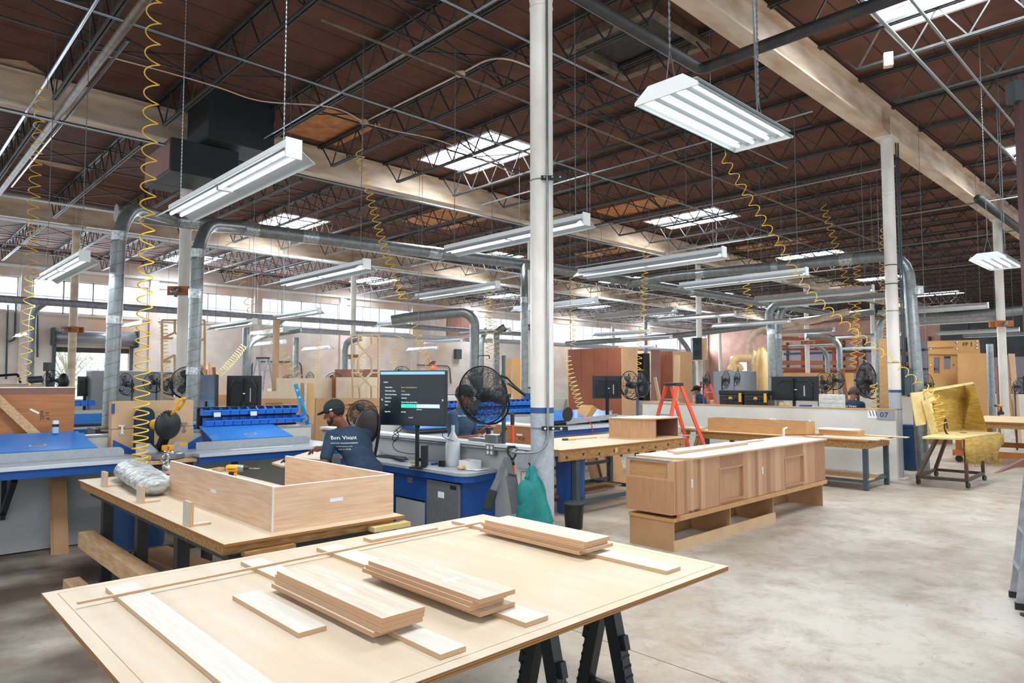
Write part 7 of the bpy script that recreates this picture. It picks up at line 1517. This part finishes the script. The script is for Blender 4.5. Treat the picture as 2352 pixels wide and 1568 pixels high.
# further partitions and panels in the rows toward the windows
for k, (x0, x1, y, z, lab) in enumerate(((1.5, 24.0, 14.6, 1.22, 'second'), (-2, 30.0, 20.2, 1.3, 'third'))):
    b = B(); b.bb(x0, x1, y, y+.08, 0, z); o = b.obj('low_partition', 'panel_white'); tag(o, lab+' low white partition row toward the window wall', 'partition')
for k, (y0, y1, x) in enumerate(((10.5, 19, 16.4), (6.2, 13, 27.5))):
    b = B(); b.bb(x, x+.08, y0, y1, 0, 1.2); o = b.obj('low_partition', 'panel_white'); tag(o, ('nearer', 'farther')[k]+' low white partition running away right of the wardrobes', 'partition')
for k, (x0, x1, lab) in enumerate(((2.0, 5.0, 'far left behind the drop ducts'), (5.6, 9.5, 'behind the blue bin rack'), (11, 15, 'behind the fan and exit sign'))):
    t = thing('station_bench', 'distant blue edged bench '+lab, 'workbench'); b = B(); b.bb(x0, x1, 13.86, 14.55, .92, .95); b.obj('worktop', 'laminate_grey', t); b = B(); b.bb(x0, x1, 13.86, 13.9, .82, .92); b.obj('apron', 'blue_paint', t)
    for x in (x0+.2, x1-.2): b = B(); b.bb(x-.03, x+.03, 13.95, 14.0, 0, .92); b.obj('leg', 'dark_steel', t)
    o = None
    b = B(); P = [(x0+.3, 14.1, 1.0), (x0+.3, 14.55, 1.16), (x0+.3, 14.55, 1.0)]; b.prism(P, (1.2, 0, 0)); o = b.obj('sloping_lid', 'blue_lid'); tag(o, 'distant blue sloping lid on the bench '+lab, 'lid')
    for i in range(8):
        dup(pr_, (x0+.3+.12*i-3.17, 5.65, -.02), 'distant blue bin %s, %s from the left' % (lab, pos[i]), 'distant blue bins '+lab)
# veneer sheets etc left of centre
sheetY('pale_sheet', 'large pale wood sheet standing behind the blue level, left part', rc(636, 868, 765, 962), 13.2, 'pale_maple')
sheetY('pale_sheet', 'large pale wood sheet right behind the capped man', rc(773, 866, 872, 962), 13.0, 'pale_maple')
sheetY('pale_sheet', 'low pale wood sheet right of the black monitor back', rc(600, 898, 690, 962), 12.6, 'pale_maple')
sheetY('brown_sheet', 'dark edge of a brown board between the two pale sheets', rc(764, 866, 773, 962), 13.1, 'pine_dark')
t = thing('slotted_board', 'amber board with slots behind the capped man', 'board'); P = [pY(x, y, 12.2) for x, y in rc(725, 914, 872, 968)]; b = B(); b.prism(ground(P), (0, .03, 0)); b.obj('board', 'mdf', t)
for k, (x, y) in enumerate(((820, 928), (800, 938), (850, 934), (790, 930))): b = B(); p = pY(x, y, 12.195); b.bar(p-V((.2, 0, 0)), p+V((.2, 0, 0)), .01, .025); b.obj('slot', 'pine_dark', t)
t = thing('slotted_board', 'amber board with two slots left of the blue level', 'board'); P = [pY(x, y, 12.2) for x, y in rc(600, 915, 690, 950)]; b = B(); b.prism(ground(P), (0, .03, 0)); b.obj('board', 'mdf', t)
for k, (x, y) in enumerate(((630, 926), (625, 931))): b = B(); p = pY(x, y, 12.195); b.bar(p-V((.16, 0, 0)), p+V((.16, 0, 0)), .01, .025); b.obj('slot', 'pine_dark', t)
sheetY('amber_board', 'amber board peeking out below the blue reflecting monitor', rc(498, 917, 522, 940), 11.5, 'mdf')
sheetY('brown_sheet', 'brown board strip low behind the pale lattice frame', rc(770, 848, 870, 868), 20, 'wine_panel')
t = thing('tall_post', 'tall pale wooden post rising among the strip lights left of centre', 'post'); p, q = pY(635, 735, 13.8), pY(629, 900, 13.8); b = B(); b.bar((p.x, 13.8, 0), (p.x, 13.8, p.z), .1, .1); b.obj('post', 'oak_zx', t)
# lattice frames
def lattice(lab, x0, y0, x1, y1, Y, m, segs, w=.045):
    t = thing('lattice_frame', lab, 'frame')
    def p(u, v): return pY(x0+(x1-x0)*u, y0+(y1-y0)*v, Y)
    b = B(); 
    for (a, c), (d, e) in segs: ww = w*(.8+.011*len(b.v)/8); b.bar(p(a, c), p(d, e), ww, w*(.85+.013*len(b.v)/8), (0, 1, 0))
    b.obj('bars', m, t)
    b = B(); z = p(0, 1).z
    for u in (.1, .9): q = p(u, 1); b.bar((q.x, Y, 0), (q.x, Y, z), w, w)
    b.obj('foot', m, t)
lattice('brown octagonal lattice frame left of centre behind the ducts', 372, 735, 470, 925, 14.0, 'rough_pine', [((0, 0), (1, 0)), ((0, 0), (0, 1)), ((1, 0), (1, 1)), ((.3, 0), (.3, .15)), ((0, .22), (.3, .15)), ((.3, .15), (.75, .3)), ((.75, .3), (1, .22)), ((0, .5), (.3, .42)), ((.3, .42), (.3, .6)), ((.3, .6), (.75, .5)), ((.75, .3), (.75, .5)), ((.75, .5), (1, .58)), ((0, .72), (.3, .65)), ((.3, .6), (.3, .8)), ((.3, .8), (.75, .72)), ((.75, .72), (1, .8)), ((0, .9), (.3, .95)), ((0, .22), (.25, .22)), ((0, .5), (.2, .5))], .042)
lattice('pale octagonal lattice frame in front of a white column behind the monitor', 807, 769, 869, 985, 12.6, 'birch_ply', [((0, 0), (1, 0)), ((0, 0), (.1, 1)), ((1, 0), (1, 1)), ((.25, 0), (.25, .1)), ((.75, 0), (.75, .1)), ((0, .1), (.25, .1)), ((.75, .1), (1, .1)), ((.25, .1), (.75, .25)), ((.75, .1), (.25, .25)), ((0, .25), (.25, .25)), ((.75, .25), (1, .25)), ((.25, .25), (.25, .4)), ((.75, .25), (.75, .4)), ((.25, .4), (.75, .55)), ((.75, .4), (.3, .55)), ((0, .4), (.25, .4)), ((.75, .4), (1, .4)), ((.05, .55), (.3, .55)), ((.75, .55), (1, .55)), ((.3, .55), (.33, .7)), ((.75, .55), (.75, .7)), ((.33, .7), (.5, .9)), ((.75, .7), (.4, .95)), ((.75, .7), (1, .7)), ((.07, .72), (.33, .7))], .035)
for k, (x, y0, y1, m) in enumerate(((458, 845, 905, 'pine_dark'), (466, 840, 905, 'wine_panel'), (474, 848, 905, 'pine_dark'), (484, 832, 900, 'oak_zx'))):
    sheetY('brown_board', ('first', 'second', 'third', 'pale fourth')[k]+' of the boards leaning inside the brown lattice frame at right', [(x-3, y0), (x+3, y0), (x+5, y1), (x-3, y1)], 16+.15*k, m, .05, 'board')
sheetY('leaning_board', 'brown board leaning left beside the black monitor back', [(489, 843), (495, 843), (512, 895), (505, 897)], 14.2, 'pine_dark', .05, 'board')
sheetY('pale_block', 'pale board block behind the second drop duct', rc(455, 840, 490, 860), 16.8, 'pale_maple', .05, 'board')
# monitors
c = pD(560, 900, 10.5); tvback('square black monitor back above the blue bin rack', c, .53, .5, (-CA*.8+.0, -SA*.8, 0), stand=.96)
t = thing('monitor', 'monitor with bluish reflecting screen left of the square black monitor back', 'monitor'); P = [pD(455, 862, 10.9), pD(495, 860, 10.3), pD(494, 938, 10.3), pD(456, 935, 10.9)]
b = B(); b.prism(P, R0*.04+Dh*.02); b.obj('casing', 'black_plastic', t); b = B(); n = (P[1]-P[0]).cross(P[3]-P[0]).normalized(); n = n if n.dot(Dh) < 0 else -n; b.prism([p+n*.002 for p in [along(P[0], P[1], .03), along(P[0], P[1], .97), along(P[3], P[2], .97), along(P[3], P[2], .03)]], n*.001); b.obj('screen', 'tv_painted_reflection', t)
q = (P[2]+P[3])/2; b = B(); b.box((q.x, q.y, (.96+q.z)/2+.05), (.06, .06, q.z-.86)); b.obj('stand', 'black_metal', t)
c = pD(196, 887, 14.5); tvback('narrow black monitor seen side on at the far left beside the drop duct', c, .3, .42, (-.4, -.9, 0), det=False, stand=.96)
c = pD(1394, 889, 13.6); tvback('monitor seen from behind before the red-brown wardrobe', c, .58, .45, (-CA, -SA, 0), stand=.96)
t = thing('station_bench', 'bench behind the orange ladder holding a rear view monitor', 'workbench'); b = B(); b.bb(9.0, 13.3, 9.75, 10.6, .92, .95); b.obj('worktop', 'laminate_grey', t); b = B(); b.bb(9.0, 13.3, 9.72, 9.75, .8, .94); b.obj('apron', 'black_metal', t)
for x in (9.3, 13.0): b = B(); b.bb(x-.03, x+.03, 9.85, 9.91, 0, .92); b.obj('leg', 'dark_steel', t)
# fans
def bfan(lab, x, y, d, rp, turn=0, tilt=0, pole=True, det=0, flip=1, m='black_metal'):
    c = pD(x, y, d); R = rp/F*d; n = (-Dh*cos(turn)+R0*sin(turn))*flip+U*tilt
    pl = None
    if pole: q = c-n.normalized()*(R*.6)+R0*.02; pl = (q.x, q.y, .02, c.z+R*.4)
    return fan(lab, c, n, R, det, True, pl, True, m)
bfan('cage fan behind the second drop duct, left of the reflecting monitor', 432, 878, 12.5, 36, .5, det=1)
bfan('grey cage fan just right of the big yellow hose', 353, 878, 13.5, 22, .1)
bfan('cage fan half hidden inside the brown lattice frame', 391, 881, 14.3, 24, .2)
bfan('dark fan with open blades left of the big yellow hose', 288, 882, 12.5, 25, -.4)
bfan('thin side on fan by the roller door post', 120, 872, 15, 22, 1.25)
bfan('fan behind the capped man and the dark chair', 833, 953, 8.9, 34, .3, det=1, pole=True)
bfan('fan top peeking over the pale sheets, left one', 663, 878, 17, 17, .1); bfan('fan top peeking over the pale sheets, right one', 767, 876, 17, 20, .2); bfan('thin side on fan over the pale sheets', 712, 872, 17, 18, 1.3); bfan('fan top showing above the main monitor', 923, 862, 14, 21, .1)
bfan('cage fan right of the rear view monitor and left of the orange ladder', 1478, 880, 13, 30, .9, det=1); bfan('cage fan behind, facing left, before the dark cabinet', 1446, 884, 13.4, 32, -1.0)
bfan('side on fan above the farther orange ladder', 1625, 872, 19, 19, 1.1); bfan('side on grey fan left of the dust bag', 1668, 872, 18, 20, .9); bfan('small fan right of the grey collector box', 1694, 868, 21, 17, 1.0)
bfan('left of the pair of far fans over the blue shirted worker', 1893, 878, 20, 22, .1); bfan('right of the pair of far fans', 1920, 873, 22, 21, .2)
bfan('large cage fan seen from behind over the grey haired man', 1990, 873, 15.0, 40, .55, 0, True, 1, -1); bfan('dark fan behind the big yellow stand', 2130, 882, 17, 24, .5); bfan('fan cut by the red post at the far right edge', 2338, 888, 17.3, 16, .3)
# window wall things
t = thing('exit_sign', 'EXIT lettering above a small red lit sign on the window wall', 'sign'); p = pY(990, 838, Y1-.06)
b = B(); q = pY(997, 843, Y1-.06); b.bb(q.x-.17, q.x+.17, Y1-.09, Y1-.02, q.z-.12, q.z+.12); b.obj('lit_sign', 'sign_red', t)
p = pY(985.5, 836, Y1-.03); text('EXIT', .25, frame((p.x, Y1-.004, p.z), (1, 0, 0), (0, 0, 1)), 'exit_lettering', 'red_post', t, .003, bold=.015); p2 = pY(993, 846, Y1-.1); text('EXIT', .13, frame((p2.x, Y1-.091, p2.z), (1, 0, 0), (0, 0, 1)), 'sign_lettering', 'white_paint', t, .002)
def wpipe(lab, pts, r=.03, m='steel_leg_blue'): b = B(); b.tube(bent([pY(x, y, Y1-.05) for x, y in pts], .3), r, 8); o = b.obj('wall_pipe', m, smooth=True); tag(o, lab, 'pipe')
wpipe('bent pipe on the window wall behind the aluminium ladder', [(578, 870), (578, 830), (692, 831), (694, 870)]); wpipe('pipe loop on the window wall left of the exit sign', [(950, 790), (952, 838), (1033, 840), (1036, 880)]); wpipe('vertical pipe on the wall by the left drop', [(86, 690), (86, 820)]); wpipe('pipe near the left edge of the window wall', [(18, 700), (14, 870)]); wpipe('hooked pipe left of the first window column', [(36, 690), (34, 780), (20, 785)])
t = thing('wall_box', 'grey electrical box on the window wall right of the exit sign', 'box'); p = pY(1052, 813, Y1-.1); b = B(); b.bb(p.x-.22, p.x+.22, Y1-.2, Y1-.005, p.z-.3, p.z+.3); b.obj('box', 'steel_leg_blue', t)
t = thing('dark_sign', 'black box on a post left of the roller door', 'sign'); p = pD(109, 842, 16); b = B(); b.box(p, (.12, .12, .2), A); b.obj('box', 'black_plastic', t); b = B(); b.cyl((p.x, p.y, 0), (p.x, p.y, p.z-.1), .03, 8); b.obj('post', 'black_plastic', t)
t = thing('band_saw', 'beige machine with top handle behind the brown panel at the left edge', 'machine'); p = pD(25, 880, 14); b = B(); b.box((p.x, p.y, .85), (1.1, .6, 1.7), 0); b.obj('housing', 'beam_cream', t, bevel=.03); b = B(); b.tube(bent([(p.x-.4, p.y-.1, 1.7), (p.x-.4, p.y-.1, 1.85), (p.x+.1, p.y-.1, 1.9), (p.x+.15, p.y-.1, 1.72)], .05), .025, 8); b.obj('handle', 'black_metal', t); b = B(); b.cyl((p.x+.25, p.y-.2, 1.78), (p.x+.5, p.y-.2, 1.8), .07, 10); b.obj('motor', 'steel_leg', t)
t = thing('camera_tripod', 'dark slim stand in the light of the roller door', 'stand'); p = pD(146, 880, 17); b = B(); b.cyl((p.x, p.y, .02), (p.x, p.y, 1.75), .05, 8); b.obj('post', 'black_metal', t); b = B(); b.ell((p.x, p.y, 1.76), (.13, .13, .2)); b.obj('head', 'black_plastic', t, smooth=True)
t = thing('grey_cabinet', 'tall grey cabinet behind the open bladed fan', 'cabinet'); p = pD(300, 890, 15); b = B(); b.box((p.x, p.y, .98), (1.6, .5, 1.96), 0); b.obj('body', 'steel_grey', t); b = B(); b.box((p.x, p.y, 1.975), (1.62, .52, .02), 0); b.obj('top', 'white_enamel', t)
tp = pD(604, 822, 23); stepladder('aluminium step ladder against the window wall left of the tall post', (tp.x-.6, tp.y-.3, 0), (tp.x+.5, tp.y+.3, 0), (tp.x, tp.y, tp.z), .7, 'alu')
sheet('amber_board', 'amber board standing right of the cage fan, left of two', ((1157, 823), (1172, 823), (1178, 895), (1160, 895)), 17, 'cardboard', .04, 'board'); sheet('amber_board', 'amber board standing right of the cage fan, right of two', ((1176, 822), (1196, 822), (1196, 895), (1180, 895)), 16.9, 'cardboard', .04, 'board')
t = thing('blue_tub', 'blue tub left behind the middle column near the drop duct', 'tub'); p = pD(1216, 945, 13.4); b = B(); b.lathe((p.x, p.y, 0), [(0, 0), (.1, 0), (.13, p.z+.35), (.14, p.z+.36), (.0, p.z+.36)], 18); b.obj('body', 'blue_paint', t, auto=True)
# wardrobes
def ward(lab, pts, X, m, dep, edge=None):
    P = [pX(x, y, X) for x, y in pts]; y0, y1 = P[1].y, P[0].y; z1 = (P[0].z+P[1].z)/2
    t = thing('wardrobe', lab, 'wardrobe'); b = B(); b.bb(X+.03, X+dep, y0, y1, .02, z1); b.obj('carcass', 'wine_panel', t)
    n = 4
    for k in range(n): a_, c_ = y0+(y1-y0)*k/n, y0+(y1-y0)*(k+1)/n; b = B(); b.bb(X, X+.028, a_+.004, c_-.004, .05, z1-.01); b.obj('back_panel', m, t)
    b = B(); b.bb(X-.005, X+dep, y0-.03, y0, .02, z1+.01); b.obj('edge_post', 'oak_zx', t); b = B(); b.bb(X-.005, X+dep, y1, y1+.03, .02, z1+.01); b.obj('edge_post', 'oak_zx', t)
    return t
ward('tall red-brown wardrobe carcass right of the middle column', ((1306, 797), (1427, 803)), 15.0, 'hardboard', .7)
ward('second red-brown wardrobe carcass farther right beside the dark grey column', ((1514, 806), (1545, 808)), 20.5, 'hardboard', 1.2)
t = thing('dark_shelf', 'dark open shelf cabinet between the two wardrobes', 'shelf'); p0, p1 = pX(1449, 812, 20.0), pX(1478, 813, 20.0); b = B(); b.bb(20.3, 20.32, p1.y, p0.y, 0.02, p0.z); b.bb(20.0, 20.3, p0.y, p0.y+.05, .02, p0.z); b.bb(20.0, 20.3, p1.y-.05, p1.y, .02, p0.z); b.obj('carcass', 'black_matte', t)
b = B()
for z in (.5, 1.2, p0.z-.6, p0.z-.02): b.bb(20.0, 20.3, p1.y, p0.y, z, z+.03)
b.obj('shelf', 'oak_h', t)
sheetX('purple_sheet', 'purplish brown panel side left of the second wardrobe', rc(1495, 803, 1515, 930), 20.0, 'wine_panel', .05)
sheetX('leaning_board', 'pale board leaning right of the second wardrobe', [(1549, 815), (1560, 816), (1552, 905), (1538, 905)], 18.5, 'birch_ply', .05, 'board'); sheetX('leaning_board', 'pale board leaning diagonally right of the cage fan pair', [(1500, 866), (1506, 866), (1535, 915), (1528, 916)], 17.5, 'birch_ply', .04, 'board')
sheetX('white_board', 'white board high behind the leaning pale board', rc(1547, 806, 1562, 835), 26, 'white_enamel', .05, 'board')
# speaker on its column
t = thing('speaker', 'black loudspeaker with wooden back fixed on a white column right of centre', 'speaker'); q = V((GX[2], 13.7, 0)); z0, z1 = pD(1612, 826, 25.4).z, pD(1612, 776, 25.4).z; c = q-Dh*.38-R0*.22
b = B(); b.box((c.x, c.y, (z0+z1)/2), (.3, .34, z1-z0), A); b.obj('cabinet', 'black_plastic', t, bevel=.01); n = V((-CA, -SA, 0)); 
for z, r in ((z0+.25, .12), (z1-.2, .07)): b = B(); b.lathe(c+n*.151+V((0, 0, z)), [(r, 0), (r*.9, .01), (r*.3, -.005+.006), (0, .006)], 18, n); b.obj('cone', 'black_matte', t, auto=True)
c2 = q-Dh*.2+R0*.08; b = B(); b.box((c2.x, c2.y, (z0+z1)/2), (.06, .3, z1-z0+.02), A); b.box((c.x, c.y, z0-.02), (.34, .4, .03), A); b.obj('mount_board', 'mdf_pale', t)
# dust collector with bag and hoses
t = thing('dust_collector', 'grey dust collector box with cream hoses below the speaker column', 'machine'); p = pD(1688, 880, 23); b = B(); b.box((p.x, p.y, 1.05), (.9, 1.1, 2.1), 0); b.obj('housing', 'steel_grey', t, bevel=.02); b = B(); q = pD(1722, 880, 23.8); b.box((q.x, q.y, 1.05), (.5, .3, 2.1), A); b.obj('side_board', 'mdf_pale', t)
b = B(); b.tube(poly_bez([pD(1685, 851, 24), pD(1685, 832, 24), pD(1698, 823, 24), pD(1718, 822, 24.5), pD(1730, 812, 25)], 6), .14, 10); b.obj('hose', 'dust_bag', t, smooth=True); b = B(); b.tube(poly_bez([pD(1676, 851, 24), pD(1682, 841, 24), pD(1697, 842, 24), pD(1702, 851, 24)], 6), .12, 10); b.obj('hose', 'dust_bag', t, smooth=True)
t = thing('dust_bag', 'tall cream cloth dust bag hanging between the cream duct and the twin ducts', 'bag'); p = pD(1748, 840, 25.5); b = B(); n = 24; vs = []; fs = []; m = 12; zt2 = pD(1742, 797, 25.5).z; zb2 = .9
for i in range(m+1):
    v = i/m; z = zt2+(zb2-zt2)*v; r = .1+.34*min(1, v*1.6)**.7
    for j in range(n): a = 2*pi*j/n; rr = r*(1+.13*sin(5*a+1.5*v)+.06*sin(9*a)); vs.append((p.x+rr*cos(a)*1.1, p.y+rr*sin(a)*1.1, z))
for i in range(m): fs += [(i*n+j, i*n+(j+1) % n, (i+1)*n+(j+1) % n, (i+1)*n+j) for j in range(n)]
fs += [tuple(range(n)), tuple(m*n+j for j in range(n))[::-1]]; b.add(vs, fs); b.obj('cloth', 'dust_bag', t, smooth=True)
b = B(); b.cyl((p.x, p.y, 0), (p.x, p.y, zb2), .3, 16); b.obj('drum', 'steel_grey', t)
# lumber racks at the far wall
t = thing('lumber_rack', 'orange red steel lumber rack at the far back right', 'rack'); D5 = 40
for k, x in enumerate((1790, 1843, 1915, 1968)): b = B(); p = pD(x, 800, D5); b.box((p.x, p.y, 1.9), (.14, .14, 3.8), 0); b.obj('upright', 'orange_rack', t)
for k, y in enumerate((776, 800, 830, 852)): b = B(); p, q = pD(1786, y+2, D5), pD(1972, y+2, D5); q.z = p.z; b.bar(p, q, .12, .12); b.obj('beam', 'orange_rack', t)
k = 0
for (x0, x1, y, n) in ((1785, 1838, 780, 3), (1868, 1936, 789, 4), (1868, 1930, 799, 3), (1790, 1850, 797, 2), (1795, 1965, 833, 1), (1790, 1960, 848, 2), (1936, 1985, 818, 3), (2060, 2118, 838, 3), (2062, 2116, 815, 3)):
    for i in range(n):
        p, q = pD(x0+3*(i % 2), y-3*i, D5-.4-.1*i), pD(x1-4*(i % 3), y-3*i, D5-.4); q.z = p.z; b = B(); b.bar(p, q, .3, .07 if n > 1 else .25); o = b.obj('lumber_plank', 'lumber'); tag(o, 'long brown plank on the far lumber racks, %s' % ('rack level %d, plank %d' % (k+1, i+1)), 'plank', 'planks on the far lumber racks')
    k += 1
sheetX('orange_board', 'wide orange board low in front of the lumber racks', rc(1790, 856, 1960, 872), 30, 'cardboard', .05, 'board')
sheetX('veneer_sheet', 'tall brown veneer sheet standing left against the 07 column', rc(2019, 777, 2052, 942), 15.4, 'oak_h', .04)
sheetX('leaning_board', 'brown board leaning beside the blue shirted worker', [(1930, 848), (1938, 846), (1955, 890), (1944, 892)], 24, 'pine_dark', .05, 'board')
b = B(); p = pD(2310, 880, 30); b.box((p.x, p.y, .6), (6, 1.2, 1.2), 1.2); o = b.obj('white_machine', 'panel_white', bevel=.03); tag(o, 'large white machine body at the far right behind the brown sheets', 'machine')
b = B(); p = pD(2120, 900, 26); b.box((p.x, p.y, .55), (3, 1.2, 1.1), .9); o = b.obj('white_machine', 'panel_white', bevel=.03); tag(o, 'large white machine body behind the cut out panel', 'machine')
t = thing('steel_shelf', 'dark long shelf with boards at the far right below the strip lights', 'shelf'); b = B(); p, q = pD(2275, 862, 33), pD(2352, 862, 31)
b.bar((p.x, p.y, 1.2), (q.x, q.y, 1.2), .5, .06); b.bar((p.x, p.y, 1.9), (q.x, q.y, 1.9), .5, .06); b.obj('shelf', 'dark_steel', t); b = B(); b.bar((p.x, p.y, 0), (p.x, p.y, 2.0), .1, .1); b.bar((q.x, q.y, 0), (q.x, q.y, 2.0), .1, .1); b.obj('upright', 'dark_steel', t)
for k, (x, y, d, m, w, h) in enumerate(((1660, 905, 27.6, 'mdf_pale', 1.6, 1.0), (1585, 905, 28.5, 'panel_white', 2.2, 1.0), (1510, 915, 22, 'panel_white', 1.8, .9), (1340, 905, 23.5, 'panel_white', 2, .95), (960, 905, 18.6, 'mdf_pale', 2.4, 1.3), (1080, 890, 17.2, 'panel_white', 3, 1.4), (720, 880, 25.5, 'panel_white', 3, 1.5), (540, 890, 19, 'mdf', 2.5, 1.4), (400, 905, 17, 'mdf_pale', 2, 1.2), (240, 905, 18, 'panel_white', 2, 1.2))):
    p = pD(x, y, d); t = thing('storage_cabinet', 'distant %s storage cabinet %s' % ('white' if 'white' in m else 'brown', ('behind the farther orange ladder', 'behind the hatted man', 'right of the first wardrobe', 'left of the first wardrobe', 'behind the main monitor', 'behind the cage fan', 'behind the tall pale sheets', 'behind the square black monitor', 'behind the brown lattice frame', 'behind the first drop duct')[k]), 'cabinet')
    b = B(); b.bb(p.x-w/2, p.x+w/2, p.y, p.y+.6, .08, h); b.obj('carcass', m, t); b = B(); b.bb(p.x-w/2+.05, p.x+w/2-.05, p.y+.05, p.y+.58, 0, .08); b.obj('plinth', 'dark_steel', t)
    for s in (-1, 1): b = B(); b.bb(p.x+(s-1)*w/4+.01*1, p.x+(s+1)*w/4-.01, p.y-.02, p.y-.001, .1, h-.02); b.obj('door', m, t)
# ================================================================== FINISH: origins, repeats
bpy.context.view_layer.update()
for o in ROOTS:
    ch = [x for x in o.children if x.type == 'MESH']
    if o.type == 'MESH': vs = [v.co for v in o.data.vertices]
    else: vs = [c.matrix_basis @ v.co for c in ch for v in c.data.vertices]
    if not vs: continue
    lo = V((min(v.x for v in vs), min(v.y for v in vs), min(v.z for v in vs))); hi = V((max(v.x for v in vs), max(v.y for v in vs), max(v.z for v in vs)))
    base = V(((lo.x+hi.x)/2, (lo.y+hi.y)/2, lo.z))
    if o.type == 'MESH':
        o.data.transform(Matrix.Translation(-base)); o.location = base
        for c in o.children: c.location = -base
    else:
        o.location = base
        for c in o.children: c.location = c.location-base
for o, off, lab, grp in DUPS:
    c = o.copy(); C.objects.link(c); c.location = o.location+off
    if lab: c['label'] = lab
    if grp: c['group'] = grp
    for k in o.children:
        d = k.copy(); C.objects.link(d); d.parent = c
        for g in k.children:
            e = g.copy(); C.objects.link(e); e.parent = d
